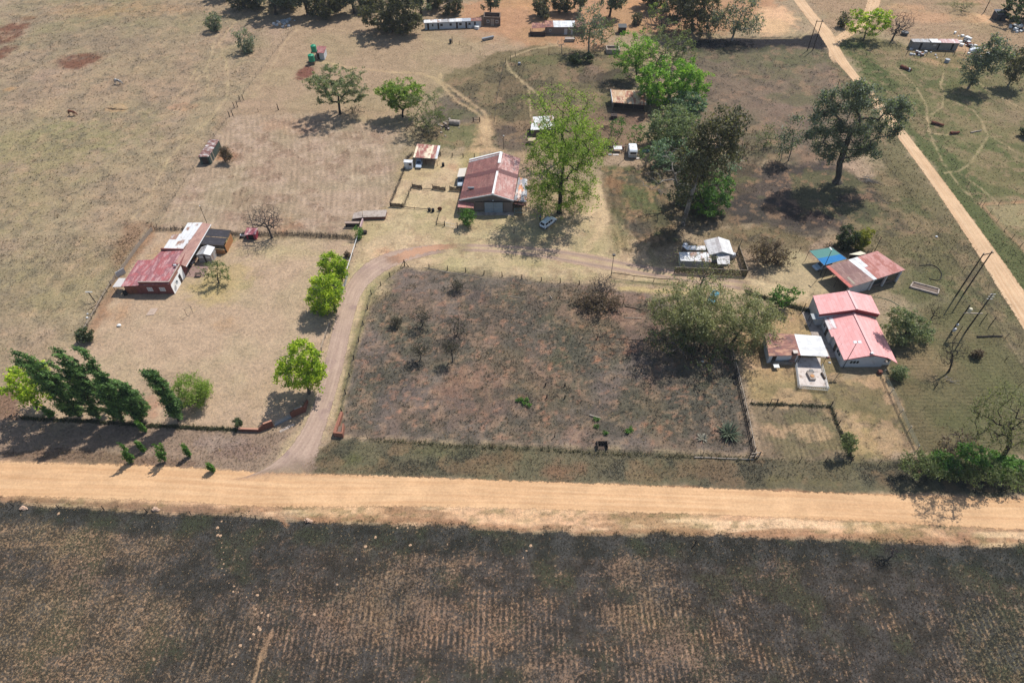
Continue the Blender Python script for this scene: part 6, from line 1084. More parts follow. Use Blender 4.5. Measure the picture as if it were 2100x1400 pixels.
# ---------------- rusty shed, small house under the spring tree, far buildings
J = crop(1020, 0, 3.5)
rs = thing('shed', 'open fronted shed with a long rusty cream roof under the vivid tree', 'shed', tuple(G(*J(930, 785)))); q = [G(*J(828, 735), 2.6), G(*J(1070, 755), 2.6), G(*J(1062, 650), 3.1), G(*J(815, 645), 3.1)]
MB().slab(q, .08).build('roof', roofmat('rust_cream_roof', C(206, 164, 124), C(150, 92, 66), C(232, 214, 180), .8, .5, 0, .6, seed=121, sheetvar=.3), rs); MB().bar(q[0] + Vector((-.08, 0, -.05)), q[3] + Vector((-.08, 0, -.05)), .14, .5).build('bargeboard', M_['offwhite'], rs)
P = inset(q, .25); MB().prism([(P[0].x, P[0].y + 1.8), (P[1].x, P[1].y + 1.8), (P[2].x, P[2].y), (P[3].x, P[3].y)], 0, 2.7).build('wall', M_['darkboard'], rs)
MB().prism([(P[0].x, P[0].y), (P[0].x + .2, P[0].y), (P[0].x + .2, P[3].y), (P[0].x, P[3].y)], 0, 2.45).build('side_wall', M_['brick_dull'], rs)
posts(rs, [(L(P[0], P[1], f).x, P[0].y, 2.5) for f in (.02, .34, .66, .98)], .1, 'wood'); MB().bar((P[0].x, P[0].y, .7), (P[1].x, P[1].y, .7), .08, .25).build('rail', M_['wood'], rs)
sp_ = thing('outbuilding', 'small pale outbuilding with a white sheet roof under the large spring tree', 'outbuilding', tuple(G(1112, 280))); q = [G(*J(238, 935), 2.5), G(*J(430, 922), 2.5), G(*J(400, 830), 2.9), G(*J(248, 840), 2.9)]
MB().slab(q, .07).build('roof', WHITERUST, sp_); w_, P = walls('wall', q, lambda x, y: 2.6, sp_, M_['brick_dull'], .25, drop=.2); door(sp_, P[0], P[1], .55, .72, 2.0, 'darkboard')
c_ = G(*J(245, 1035)); tag(MB().box((c_.x, c_.y + .5, .55), (2.0, 1.4, 1.1)).box((c_.x, c_.y + .5, 1.13), (2.2, 1.6, .08)).build('water_trough', mat('tan_block', C(190, 170, 142), .9, .15, 2)), 'square tan block tank beside the small pale outbuilding', 'tank')
U = crop(850, 20, 8.4)
rw = thing('row_building', 'long row of pale rooms with dark doors and a patchy white roof', 'row building', tuple(G(*U(600, 300)))); zt, zbk = 2.35, 2.7
x_ = [160, 455, 600, 815, 970, 1155]; mats_ = [WHITERUST, GREYROOF, WHITEROOF, roofmat('bluish_sheet', C(178, 184, 192), C(150, 156, 166), C(214, 216, 220), .76, .4, 0, .4, seed=131), RUSTROOF]; lb = ('rusty white first bay', 'dull grey bay', 'clean white bay', 'bluish grey bay', 'dark rusted end bay')
fy = lambda X: 232 - (X - 160) * .042; by_ = lambda X: 178 - (X - 160) * .042
for i in range(5): MB().slab([G(*U(x_[i], fy(x_[i])), zt), G(*U(x_[i + 1], fy(x_[i + 1])), zt), G(*U(x_[i + 1], by_(x_[i + 1])), zbk), G(*U(x_[i], by_(x_[i])), zbk)], .08).build('roof', mats_[i], rw, label=lb[i])
q = [G(*U(160, fy(160)), zt), G(*U(1155, fy(1155)), zt), G(*U(1155, by_(1155)), zbk), G(*U(160, by_(160)), zbk)]; P = inset(q, .2); MB().prism([(p.x, p.y) for p in P], 0, [2.25, 2.25, 2.55, 2.55]).build('wall', mat('pale_grey_plaster', C(196, 202, 206), .85, .12, 1, dirt=C(160, 156, 152), dirtamt=.3), rw)
for t0 in (.045, .225, .555, .72, .875): door(rw, P[0], P[1], t0, t0 + .032, 2.0, 'darkboard', handle=False)
for t0, t1 in ((.13, .155), (.275, .32), (.44, .48), (.61, .655), (.775, .815)): window(rw, P[0], P[1], t0, t1, 1.0, 1.75, 1, 0, 'darkwood', 'glass')
ru = thing('brick_ruin', 'roofless brown brick building joined to the row of pale rooms', 'building', tuple(G(*U(1330, 285)))); a_, b_ = G(*U(1195, 275)), G(*U(1480, 285)); dpt = 4.0; wb = MB(); th = .3
wb.prism([(a_.x, a_.y), (b_.x, b_.y), (b_.x, b_.y + th), (a_.x, a_.y + th)], 0, 2.9).prism([(a_.x, a_.y + dpt), (b_.x, b_.y + dpt), (b_.x, b_.y + dpt + th), (a_.x, a_.y + dpt + th)], 0, 2.8).prism([(a_.x, a_.y + th), (a_.x + th, a_.y + th), (a_.x + th, a_.y + dpt), (a_.x, a_.y + dpt)], 0, 2.85).prism([(b_.x - th, b_.y + th), (b_.x, b_.y + th), (b_.x, b_.y + dpt), (b_.x - th, b_.y + dpt)], 0, 2.85)
wb.build('wall', M_['brick_dull'], ru); door(ru, a_, b_, .42, .62, 2.3, 'palewood'); window(ru, a_, b_, .18, .34, 1.0, 1.9, 1, 0); window(ru, a_, b_, .72, .88, 1.0, 1.9, 1, 0)
r2 = thing('house', 'brick house roofed in rust red and white sheets behind the twin stemmed gum', 'house', tuple(G(*J(490, 268)))); q = [G(*J(345, 196), 2.6), G(*J(640, 196), 2.6), G(*J(640, 150), 3.0), G(*J(338, 150), 3.0)]
for f0, f1, m_, lb in ((0, .2, RUSTROOF, 'rust red left bay'), (.2, .72, WHITEROOF, 'white middle bay'), (.72, 1, RUSTROOF, 'rust red right bay')): MB().slab([L(q[0], q[1], f0), L(q[0], q[1], f1), L(q[3], q[2], f1), L(q[3], q[2], f0)], .08).build('roof', m_, r2, label=lb)
w_, P = walls('wall', q, lambda x, y: 2.6, r2, M_['brown_brick'], .25); window(r2, P[0], P[1], .08, .13, 1.1, 1.8, 0, 0, 'white'); door(r2, P[0], P[1], .46, .54, 2.0, 'offwhite'); door(r2, P[0], P[1], .63, .7, 2.0, 'offwhite')
q = [G(*J(246, 205), 2.4), G(*J(345, 200), 2.5), G(*J(338, 165), 2.7), G(*J(248, 165), 2.7)]; MB().slab(q, .07).build('verandah_roof', RUSTROOF, r2); posts(r2, [(q[0].x + .1, q[0].y + .1, 2.35), (q[3].x + .1, q[3].y - .1, 2.6)], .06, 'wood')
a_, b_ = G(*J(235, 262)), G(*J(345, 264)); MB().prism([(a_.x, a_.y), (b_.x, b_.y), (b_.x, b_.y + .2), (a_.x, a_.y + .2)], 0, 1.5).prism([(a_.x, a_.y + .2), (a_.x + .2, a_.y + .2), (a_.x + .2, a_.y + 3), (a_.x, a_.y + 3)], 0, 1.4).build('yard_wall', M_['darkboard'], r2)
c_ = G(*J(520, 303)); tag(MB().prism([(c_.x - 1.6, c_.y), (c_.x + 1.6, c_.y), (c_.x + 1.6, c_.y + 1.6), (c_.x - 1.6, c_.y + 1.6)], 0, .9).prism([(c_.x - 1.7, c_.y - .1), (c_.x + 1.7, c_.y - .1), (c_.x + 1.7, c_.y + .1), (c_.x - 1.7, c_.y + .1)], .9, 1.0).prism([(c_.x - 1.7, c_.y + 1.5), (c_.x + 1.7, c_.y + 1.5), (c_.x + 1.7, c_.y + 1.7), (c_.x - 1.7, c_.y + 1.7)], .9, 1.0).build('water_trough', M_['concrete']), 'pale concrete trough in front of the rust red and white house', 'trough')
c_ = G(*J(895, 245)); oh = thing('outhouse', 'dark little outhouse hut among the far gums', 'outhouse', tuple(c_)); MB().box((c_.x, c_.y + 1, 1.1), (2.4, 2.0, 2.2)).build('wall', M_['darkboard'], oh); MB().slab([(c_.x - 1.4, c_.y - .2, 2.2), (c_.x + 1.4, c_.y - .2, 2.2), (c_.x + 1.4, c_.y + 2.2, 2.5), (c_.x - 1.4, c_.y + 2.2, 2.5)], .08).build('roof', mat('dark_sheet', C(92, 92, 92), .7, .3, 2), oh)
a_ = G(*J(782, 390)); tk = thing('reservoir', 'square white rimmed block reservoir beside the tall light green tree', 'reservoir', tuple(a_)); wd = 4.2; rb_ = MB()
for (dx0, dy0, dx1, dy1) in ((0, 0, wd, .3), (0, 2.7, wd, 3.0), (0, .3, .3, 2.7), (wd - .3, .3, wd, 2.7)): rb_.prism([(a_.x + dx0, a_.y + dy0), (a_.x + dx1, a_.y + dy0), (a_.x + dx1, a_.y + dy1), (a_.x + dx0, a_.y + dy1)], 0, 1.5)
rb_.build('wall', M_['concrete'], tk); MB().prism([(a_.x + .3, a_.y + .3), (a_.x + wd - .3, a_.y + .3), (a_.x + wd - .3, a_.y + 2.7), (a_.x + .3, a_.y + 2.7)], 0, .9).build('sediment', M_['brick_dull'], tk)
# container shed in the pasture
O = crop(0, 0, 3.5)
cs = thing('shed', 'narrow dark shed with a rust and white roof standing alone on the plot boundary', 'shed', tuple(G(415, 336))); q = [G(*O(1421, 1126), 2.4), G(*O(1497, 1124), 2.4), G(*O(1574, 1002), 2.4), G(*O(1505, 1000), 2.4)]
MB().slab(q, .08, 1).build('roof', roofmat('rust_white_patched', C(138, 92, 78), C(112, 70, 62), C(226, 220, 214), .9, .5, 0, .9, seed=141, sheetvar=.3), cs); w_, P = walls('wall', q, lambda x, y: 2.35, cs, mat('dark_green_sheet', C(70, 84, 78), .7, .3, 2), .1); door(cs, P[0], P[1], .2, .8, 2.0, 'darkboard'); d = MB(); onwall(d, P[1], P[2], .1, .16, 0, 2.2, .06, .08); onwall(d, P[1], P[2], .3, .34, 0, 2.2, .06, .08); d.build('frame', M_['palewood'], cs)
# brick bins on the lawn edge
D = crop(690, 410, 15)
bc = thing('brick_bunker', 'long low brick bunker under a pale concrete slab roof beside the lawn', 'bunker', tuple(G(*D(1150, 630)))); q = [G(*D(815, 530), .9), G(*D(1505, 512), .9), G(*D(1555, 300), .9), G(*D(800, 335), .9)]
MB().slab(q, .12).build('roof_slab', M_['concrete'], bc); qq = [G(*D(480, 582), .55), G(*D(800, 535), .86), G(*D(785, 340), .86), G(*D(525, 405), .55)]; MB().slab(qq, .1).build('ramp_slab', M_['concrete'], bc); P = inset(q, .1); MB().prism([(p.x, p.y) for p in P], 0, .78).build('wall', M_['brick'], bc); P = inset(qq, .15); MB().prism([(p.x, p.y) for p in P], 0, [.42, .7, .7, .42]).build('ramp_base', M_['brick'], bc)
co = thing('coop', 'low open fronted animal coop with a flat roof at the lawn corner', 'coop', tuple(G(*D(450, 880)))); q = [G(*D(250, 720), 1.3), G(*D(700, 720), 1.3), G(*D(690, 660), 1.45), G(*D(250, 660), 1.45)]
MB().slab(q, .07).build('roof', mat('coop_roof', C(176, 154, 138), .8, .25, 2), co); MB().prism([(q[0].x + .1, q[0].y + 1), (q[1].x - .1, q[1].y + 1), (q[2].x - .1, q[2].y), (q[3].x + .1, q[3].y)], 0, 1.2).build('wall', M_['darkboard'], co); posts(co, [(q[0].x + .1, q[0].y + .1, 1.25), (L(q[0], q[1], .55).x, q[0].y + .1, 1.25), (q[1].x - .1, q[1].y + .1, 1.25)], .05, 'wood'); a_ = G(*D(740, 900)); MB().prism([(a_.x - .1, a_.y), (a_.x + .1, a_.y), (a_.x + .3, a_.y + 3), (a_.x + .1, a_.y + 3)], 0, .9).build('side_panel', mat('pinkish_board', C(206, 176, 176), .7, .15, 3), co)
lb_ = G(*D(820, 1040)); tag(MB().box((lb_.x, lb_.y + .2, .3), (1.7, .9, .6)).box((lb_.x, lb_.y + .2, .62), (1.5, .7, .05)).build('compost_box', M_['darkwood']), 'dark open wooden box beside the coop', 'box')
# water tank stand
tp = crop(500, 0, 3.5)
ph = thing('pump_house', 'tiny white pump house with a dull red roof beside the green tanks', 'pump house', tuple(G(*tp(560, 430)))); q = [G(*tp(525, 425), 0), G(*tp(582, 432), 0)]; a_, b_ = q
MB().prism([(a_.x, a_.y), (b_.x, b_.y), (b_.x, b_.y + 4), (a_.x, a_.y + 4)], 0, 2.2).build('wall', M_['offwhite'], ph); MB().slab([(a_.x - .2, a_.y - .3, 2.25), (b_.x + .2, b_.y - .3, 2.35), (b_.x + .2, b_.y + 4.3, 2.45), (a_.x - .2, a_.y + 4.3, 2.35)], .08).build('roof', roofmat('dull_red_roof', C(164, 104, 98), C(140, 84, 80), C(196, 150, 144), .8, .4, 0, .4, seed=151), ph); door(ph, a_, b_, .1, .4, 1.9, 'darkboard')
def wtank(label, px, base, r, h, stand):
    t_ = thing('water_tank', label, 'tank', tuple(base), 'green water tanks'); b = base
    MB().lathe((b.x, b.y, stand), [(r, 0), (r * 1.02, .1), (r, .3), (r * 1.02, .5), (r, .7), (r * 1.02, h * .8), (r * .96, h * .92), (r * .5, h), (.3, h + .05), (.3, h + .15), (.02, h + .16)], 20).build('tank', M_['green'], t_, smooth=False)
    s = MB().box((b.x, b.y, stand - .06), (r * 2.1, r * 2.1, .12)); s.build('platform', M_['darkwood'], t_)
    for dx, dy in ((-1, -1), (1, -1), (1, 1), (-1, 1)): MB().bar((b.x + dx * r * .9, b.y + dy * r * .9, 0), (b.x + dx * r * .9, b.y + dy * r * .9, stand - .12), .12).build('leg', M_['rust'], t_)
wtank('green water tank on a tall stand beside the pump house', 0, G(648, 122), .85, 2.0, 2.6); wtank('green water tank on a low stand in front of the tall one', 0, G(641, 131), .95, 2.1, .9)
# far right shack and hut
T_ = crop(1840, 60, 8.077)
sk = thing('shack', 'long patched tin shack with a pink and white roof and dark doorways', 'shack', tuple(G(*T_(600, 345)))); zt = 2.4
for (X0, X1, m_, lb) in ((265, 560, GREYROOF, 'dull grey left roof'), (575, 740, WHITERUST, 'pale green grey middle roof'), (742, 1050, roofmat('pink_patched', C(214, 172, 166), C(188, 140, 134), C(230, 226, 222), .9, .45, 0, .7, seed=161, sheetvar=.25), 'pink patched right roof')):
    dz = .0 if X0 < 500 else .15; MB().slab([G(*T_(X0, 212 + (X0 - 265) * .03), zt + dz), G(*T_(X1, 212 + (X1 - 265) * .03), zt + dz), G(*T_(X1 - 50, 160 + (X1 - 265) * .005), zt + .35 + dz), G(*T_(X0 - 50, 160 + (X0 - 265) * .005), zt + .35 + dz)], .07).build('roof', m_, sk, label=lb)
q = [G(*T_(265, 212), zt), G(*T_(1045, 235), zt), G(*T_(1000, 166), zt), G(*T_(215, 160), zt)]; P = inset(q, .15); MB().prism([(p.x, p.y) for p in P], 0, 2.35).build('wall', mat('grey_tin_wall', C(150, 146, 142), .75, .2, 1.2, dirt=C(110, 100, 94), dirtamt=.4), sk)
for t0, t1 in ((.17, .22), (.57, .60), (.86, .90)): door(sk, P[0], P[1], t0, t1, 2.0, 'black', handle=False)
window(sk, P[0], P[1], .45, .53, 1.1, 1.8, 0, 0, 'palewood', 'paleglass')
c_ = G(2050, 44); h2 = thing('hut', 'black tin hut in the far top right corner', 'hut', tuple(c_)); MB().box((c_.x, c_.y + 1.5, 1.2), (3.4, 3, 2.4)).build('wall', mat('black_tin', C(58, 60, 66), .6, .25, 2), h2); MB().slab([(c_.x - 1.9, c_.y - .2, 2.4), (c_.x + 1.9, c_.y - .2, 2.4), (c_.x + 1.9, c_.y + 3.2, 2.8), (c_.x - 1.9, c_.y + 3.2, 2.8)], .08).build('roof', mat('dark_blue_tin', C(70, 74, 84), .5, .3, 1.2, dirt=C(160, 160, 164), dirtamt=.3), h2); door(h2, (c_.x - 1.7, c_.y), (c_.x + 1.7, c_.y), .4, .6, 2.0, 'black', handle=False)
# ================================================================ FENCES, WALLS, POLES
def postmesh(h, r, m, sq=False, seed=0):
    rr = random.Random(seed); mb = MB().tube((0, 0, -.1), (rr.uniform(-.06, .06) * h, rr.uniform(-.06, .06) * h, h), r * 1.1, r * .85, 7); return mb.mesh('post', M_[m])
def fence(label, pts, h=1.2, sp=4.0, r=.06, m='darkwood', wires=3, name='wire_fence', rail=None, group=None, ends=True, wm='darkmetal', brace=False, cat='fence'):
    P = [G(*p) if len(p) == 2 else Vector(p) for p in pts]; o = thing(name, label, cat, tuple(P[0]), group); meshes = [postmesh(h * random.uniform(.9, 1.1), r, m, seed=i) for i in range(3)]; w = MB(); k = 0
    for a, b in zip(P[:-1], P[1:]):
        n = max(1, int(round((b - a).length / sp)))
        for i in range(n + 1):
            if i == n and b is not P[-1]: continue
            q = a + (b - a) * i / n; po = bpy.data.objects.new('post', meshes[k % 3]); k += 1; S.collection.objects.link(po); po.parent = o; po.location = q - P[0]; po.rotation_euler = (random.uniform(-.06, .06), random.uniform(-.06, .06), random.uniform(0, 6))
        for j in range(wires): w.tube(a + Vector((0, 0, h * (.3 + .6 * j / max(1, wires - 1)))), b + Vector((0, 0, h * (.3 + .6 * j / max(1, wires - 1)))), .014, None, 4)
    if wires: w.build('wires', M_[wm], o)
    if rail:
        rm = MB()
        for a, b in zip(P[:-1], P[1:]):
            for z in rail[1]: rm.bar(a + Vector((0, 0, z)), b + Vector((0, 0, z)), .09, .12)
        rm.build('rail', M_[rail[0]], o)
    return o
def brush(label, pts, h, w, m, n, name='brush_fence', px=True, seed=1, post=None, sp=3.5, cat='fence', leafcol=None):
    P = [G(*p) if px else Vector(p) for p in pts]; o = thing(name, label, cat, tuple(P[0])); r = np.random.default_rng(seed); A = []; Bq = []
    L_ = [(b - a).length for a, b in zip(P[:-1], P[1:])]; tot = sum(L_)
    for a, b, l in zip(P[:-1], P[1:], L_):
        k = int(n * l / tot) + 1; u = r.random(k)[:, None]; c = np.array(a) * (1 - u) + np.array(b) * u; c = c + r.normal(0, w, (k, 3)) * (1, 1, 0); c[:, 2] = r.random(k) * h * .45
        d = r.normal(0, .45, (k, 3)); d[:, 2] = np.abs(d[:, 2]) + .35; A.append(c); Bq.append(c + d * h * .62)
    A = np.concatenate(A); Bq = np.concatenate(Bq); V, F = tubes(A, Bq, np.full(len(A), .028), np.full(len(A), .012), 3)
    rawmesh('brushwood', V, F, BARK[m], org=tuple(P[0]), parent=o)
    if leafcol:
        V, F, col = leaves(A, 5, .3, .14, leafcol[0], leafcol[1], r); V[:, 2] = np.maximum(V[:, 2], .03); rawmesh('weeds', V, F, LEAF, org=tuple(P[0]), fcol=col, parent=o)
    if post:
        pm = postmesh(h * 1.25, .06, post)
        for a, b, l in zip(P[:-1], P[1:], L_):
            for i in range(max(1, int(l / sp))): po = bpy.data.objects.new('post', pm); S.collection.objects.link(po); po.parent = o; po.location = a + (b - a) * i / max(1, int(l / sp)) - P[0]
    return o
def boards(label, pts, h, m, name='board_fence', gap=True, seed=0, cat='fence', bw=.32, sp=2.2):
    P = [G(*p) for p in pts]; o = thing(name, label, cat, tuple(P[0])); rr = random.Random(seed); b_ = MB()
    for a, b in zip(P[:-1], P[1:]):
        n = max(2, int((b - a).length / bw)); d = (b - a).normalized()
        for i in range(n):
            q = a + (b - a) * (i + .5) / n; b_.prism([(q.x - d.x * bw * .45 - d.y * .02, q.y - d.y * bw * .45 + d.x * .02), (q.x + d.x * bw * .45 - d.y * .02, q.y + d.y * bw * .45 + d.x * .02), (q.x + d.x * bw * .45 + d.y * .02, q.y + d.y * bw * .45 - d.x * .02), (q.x - d.x * bw * .45 + d.y * .02, q.y - d.y * bw * .45 - d.x * .02)], .04, h * rr.uniform(.86, 1.06))
    b_.build('boards', M_[m], o); pm = postmesh(h * 1.2, .07, 'darkwood')
    for a, b in zip(P[:-1], P[1:]):
        n = max(1, int((b - a).length / sp)); d = (b - a).normalized()
        for i in range(n + 1): po = bpy.data.objects.new('post', pm); S.collection.objects.link(po); po.parent = o; po.location = a + (b - a) * i / n + Vector((-d.y, d.x, 0)) * .12 - P[0]
    return o
fence('dark posted fence curving along the driveway and the top of the scorched plot', [(693, 884), (709, 808), (726, 737), (745, 666), (762, 604), (800, 568), (830, 545), (880, 550), (955, 558), (1030, 567), (1110, 576), (1188, 584)], 1.25, 4.2, .10)
o = thing('fence_brace', 'dark tripod corner brace where the plot fence turns', 'fence brace', tuple(G(830, 546))); b0 = G(830, 546); MB().tube(b0, b0 + Vector((0, 0, 1.9)), .1).build('post', M_['darkwood'], o); MB().tube(b0 + Vector((-.9, -.4, 0)), b0 + Vector((0, 0, 1.6)), .06).tube(b0 + Vector((.9, -.2, 0)), b0 + Vector((0, 0, 1.6)), .06).build('strut', M_['darkwood'], o)
fence('rusty wire fence along the bottom of the scorched plot above the road', [(697, 893), (812, 905), (910, 911), (1112, 920), (1228, 928), (1440, 935), (1545, 940)], 1.25, 4.5, .05, 'wood')
brush('dark weed grown foot of the wire fence along the bottom of the scorched plot', [(760, 901), (910, 913), (1112, 922), (1228, 930), (1440, 937), (1545, 942)], .25, .22, 'dark', 340, name='weed_strip', seed=3, cat='weeds', leafcol=(C(88, 84, 60), C(110, 106, 72)))
fence('leaning black posts along the edge of the burnt field below the road', [(-60, 1030), (28, 1038), (214, 1045), (392, 1056), (525, 1064), (630, 1072)], 1.3, 9, .07, wires=2)
tag(MB().tube(G(1424, 1118), G(1424, 1118) + Vector((.1, .2, 1.5)), .08).build('fence_post', M_['darkwood'], org=tuple(G(1424, 1118))), 'single black leaning post at the burnt field edge, right of the middle', 'post')
for i, p in enumerate(((1118, 792), (1158, 792), (1121, 816), (1158, 817))):
    q = G(*p); tag(MB().tube(q, q + Vector((.05, .05, .95)), .13, .11, 8).build('post', M_['darkwood'], org=tuple(q)), ('charred stub post, upper left of the square of four on the scorched plot', 'charred stub post, upper right of the square of four on the scorched plot', 'charred stub post, lower left of the square of four on the scorched plot', 'charred stub post, lower right of the square of four on the scorched plot')[i], 'post', 'four stub posts on the scorched plot')
for p, h, lab in (((1137, 896), 1.5, 'thin leaning post below the four charred stubs'), ((1277, 628), 1.3, 'dark post standing below the leafless grey bush'), ((1225, 694), 1.4, 'dark tilted post among the orange soil scrapes'), ((1917, 795), 1.3, 'short dark post alone on the right lawn'), ((1054, 478), 1.2, 'short dark post on the lawn left of the parked white car')):
    q = G(*p); tag(MB().tube(q, q + Vector((.08, .1, h)), .08, .07, 8).build('post', M_['darkwood'], org=tuple(q)), lab, 'post')
boards('bleached slat fence along the upper left boundary beside the house', [(228, 585), (250, 556), (268, 530), (290, 500), (314, 472)], 1.0, 'palewood', seed=2)
fence('old pole fence with leaning posts along the lower left boundary', [(162, 706), (180, 668), (197, 640), (212, 612), (228, 586)], 1.0, 2.2, .07, 'wood', 2, rail=('palewood', (.75,)))
bq = G(250, 566); tag(MB().prism([(bq.x - .7, bq.y - .6), (bq.x - .62, bq.y - .64), (bq.x + .62, bq.y + .9), (bq.x + .55, bq.y + .95)], .1, 1.5).build('panel', M_['offwhite']), 'white board panel in the left fence behind the red roof', 'panel')
fence('long sagging wire fence up the left side of the ploughed plot', [(322, 465), (360, 402), (397, 345), (440, 280), (471, 238), (500, 192), (560, 112), (600, 62)], 1.15, 5, .045, 'darkwood')
for p, lab in (((493, 208), 'pair of black gate posts, upper of three pairs in the left pasture fence'), ((481, 222), 'pair of black gate posts, middle of three pairs in the left pasture fence'), ((471, 240), 'pair of black gate posts, lower of three pairs in the left pasture fence')):
    q = G(*p); o = thing('gate_posts', lab, 'posts', tuple(q), 'paired posts in the left pasture fence')
    for dx in (0, .75): MB().tube(q + Vector((dx, dx * .8, 0)), q + Vector((dx, dx * .8, 1.8)), .1).build('post', M_['darkwood'], o)
fence('short wire fence from the black post across the top of the ploughed plot', [(572, 226), (530, 230), (480, 242)], 1.2, 6, .05)
q = G(571, 226); tag(MB().tube(q, q + Vector((0, 0, 1.9)), .12).build('post', M_['darkwood'], org=tuple(q)), 'stout black post at the top edge of the ploughed plot', 'post')
brush('dark brushwood fence across the top of the left lawn', [(470, 482), (590, 482), (660, 485), (722, 489)], 1.15, .3, 'scorch', 1500, post='darkwood', seed=5)
brush('thin brushwood fence behind the left house', [(318, 472), (360, 472), (392, 470)], 1.0, .25, 'scorch', 330, post='darkwood', seed=6)
brush('dark low weedy fence line between the poplars and the road bank', [(45, 858), (180, 864), (290, 872), (372, 876), (486, 882)], .5, .16, 'dark', 900, name='weed_fence', seed=7, post='darkwood', sp=4, leafcol=(C(60, 66, 40), C(84, 88, 56)))
fence('thin wire fence with a white top rail between the lawn and the barn drive', [(735, 490), (724, 525), (713, 560)], 1.1, 4, .06, 'darkwood', 3, rail=('white', (1.1,)))
picket('slat_fence', 'white slatted fence panel beside the touching pair of lime trees', [G(714, 566), G(703, 602)], 1.15, .28, M_['white'], r=.06)
fence('bleached rail fence between the two groups of lime trees', [(677, 668), (668, 692), (660, 718)], .9, 3, .07, 'palewood', 1, rail=('palewood', (.85,)))
fence('old wire fence between the nearest lime tree and the brick gate', [(648, 775), (634, 808), (626, 832)], 1.1, 3, .06, 'wood')
# brick gateway
gwz = 1.2
o = thing('brick_wall', 'stepped red brick entrance wall left of the driveway', 'wall', tuple(G(530, 886))); Z = crop(470, 810, 8.077)
w0, w1, w2, w3 = G(*Z(165, 600)), G(*Z(500, 612)), G(*Z(620, 590)), G(*Z(745, 520)); mb = MB()
def wallseg(mb, a, b, za, zb, t=.26, z0=0):
    d = (Vector(b) - Vector(a)); d.z = 0; d.normalize(); nx, ny = -d.y * t, d.x * t; mb.prism([(a.x, a.y), (b.x, b.y), (b.x + nx, b.y + ny), (a.x + nx, a.y + ny)], z0, [za, zb, zb, za])
wallseg(mb, w0, w1, .75, .75); wallseg(mb, w1, L(w1, w3, .42), .78, 1.6); wallseg(mb, L(w1, w3, .42), w3, 1.6, 1.62); mb.build('wall', M_['brick'], o)
cpm = MB(); wallseg(cpm, w0 + Vector((0, -.03, 0)), w1 + Vector((0, -.03, 0)), .81, .81, .32, .755); wallseg(cpm, L(w1, w3, .42), w3, 1.68, 1.70, .32, 1.625); cpm.build('coping', mat('brick_coping', C(192, 140, 116), .9, .2, 4), o)
o = thing('brick_wall', 'red brick entrance wall with a sloped end between the gate and the nearest lime tree', 'wall', tuple(G(*Z(1100, 340)))); w0, w1, w2 = G(*Z(1035, 380)), G(*Z(1245, 285)), G(*Z(1275, 165)); mb = MB(); wallseg(mb, w0, L(w0, w1, .4), 1.35, 1.75); wallseg(mb, L(w0, w1, .4), w1, 1.75, 1.7); wallseg(mb, w1, w2 + Vector((0, .8, 0)), 1.6, .7, -.26); mb.build('wall', M_['brick'], o)
cpm = MB(); wallseg(cpm, L(w0, w1, .4), w1, 1.82, 1.77, .3, 1.76); cpm.build('coping', M_['palewood'], o)
o = thing('brick_wall', 'wedge shaped red brick entrance wall right of the driveway', 'wall', tuple(G(*Z(1810, 720)))); w0, w1, w2 = G(*Z(1740, 690)), G(*Z(1895, 705)), G(*Z(1850, 310)); mb = MB(); wallseg(mb, w0, w1, 1.25, 1.25, .3); wallseg(mb, w0 + Vector((0, .3, 0)), w2, 1.25, .75, -.5); wallseg(mb, w1 + Vector((0, .3, 0)), w1 + Vector((-.15, 2.4, 0)), 1.1, 1.0, .25); mb.build('wall', mat('orange_brick', C(156, 106, 86), .9, .25, 5, dirt=C(140, 92, 76), dirtamt=.4), o)
MB().prism([(w0.x + .55, w0.y + .35), (w1.x - .25, w1.y + .35), (w1.x - .4, w1.y + 1.9), (w0.x + .6, w0.y + 1.9)], 0, .7).build('planter_soil', M_['brick_dull'], o)
o = thing('gate', 'low sliding steel gate with grey rails in the brick entrance', 'gate', tuple(G(*Z(900, 470)))); g0, g1 = G(*Z(760, 515)), G(*Z(1040, 375)); mb = MB()
for z in (.08, .28, .5): mb.tube(g0 + Vector((0, 0, z)), g1 + Vector((0, 0, z)), .05)
for i in range(9): mb.tube(L(g0, g1, i / 8), L(g0, g1, i / 8) + Vector((0, 0, .5)), .03)
mb.build('frame', M_['metal'], o); MB().prism([(g0.x, g0.y + .15), (g1.x, g1.y + .15), (g1.x - .3, g1.y + .9), (g0.x - .3, g0.y + .9)], 0, .1).build('track', M_['palewood'], o)
a_ = [G(*Z(830, 590)), G(*Z(1060, 470)), G(*Z(1095, 490)), G(*Z(850, 620))]; struct(MB().slab([p + Vector((0, 0, .04)) for p in a_], .035).build('gate_slab', M_['concrete']))
# barn yard
brush('scrappy brush fence down the left side of the barn yard', [(834, 336), (822, 368), (812, 392), (800, 420)], .9, .15, 'twig', 420, post='darkwood', seed=8)
brush('dark brush fence curling from the white hut to the carport', [(834, 332), (838, 322), (848, 317)], .9, .2, 'scorch', 160, seed=9)
boards('dark upright pole gate panel at the corner of the barn yard', [(800, 424), (826, 426)], 1.15, 'darkwood', name='pole_gate', bw=.22, cat='gate')
brush('crooked pole fence from the pole gate up to the dark board panels', [(828, 426), (838, 400), (845, 384)], 1.0, .1, 'scorch', 130, post='darkwood', seed=10)
boards('dark weathered board panel, left of the two in the barn yard', [(845, 384), (865, 388)], 1.1, 'wood', seed=4); boards('dark weathered board panel, right of the two in the barn yard', [(887, 388), (913, 392)], 1.1, 'wood', seed=5); boards('dark board panel against the left wall of the barn', [(922, 391), (946, 393)], 1.2, 'wood', seed=6)
fence('low dark rail joining the two board panels of the barn yard', [(865, 389), (887, 390)], .5, 3, .06, 'darkwood', 0, rail=('darkwood', (.35,)))
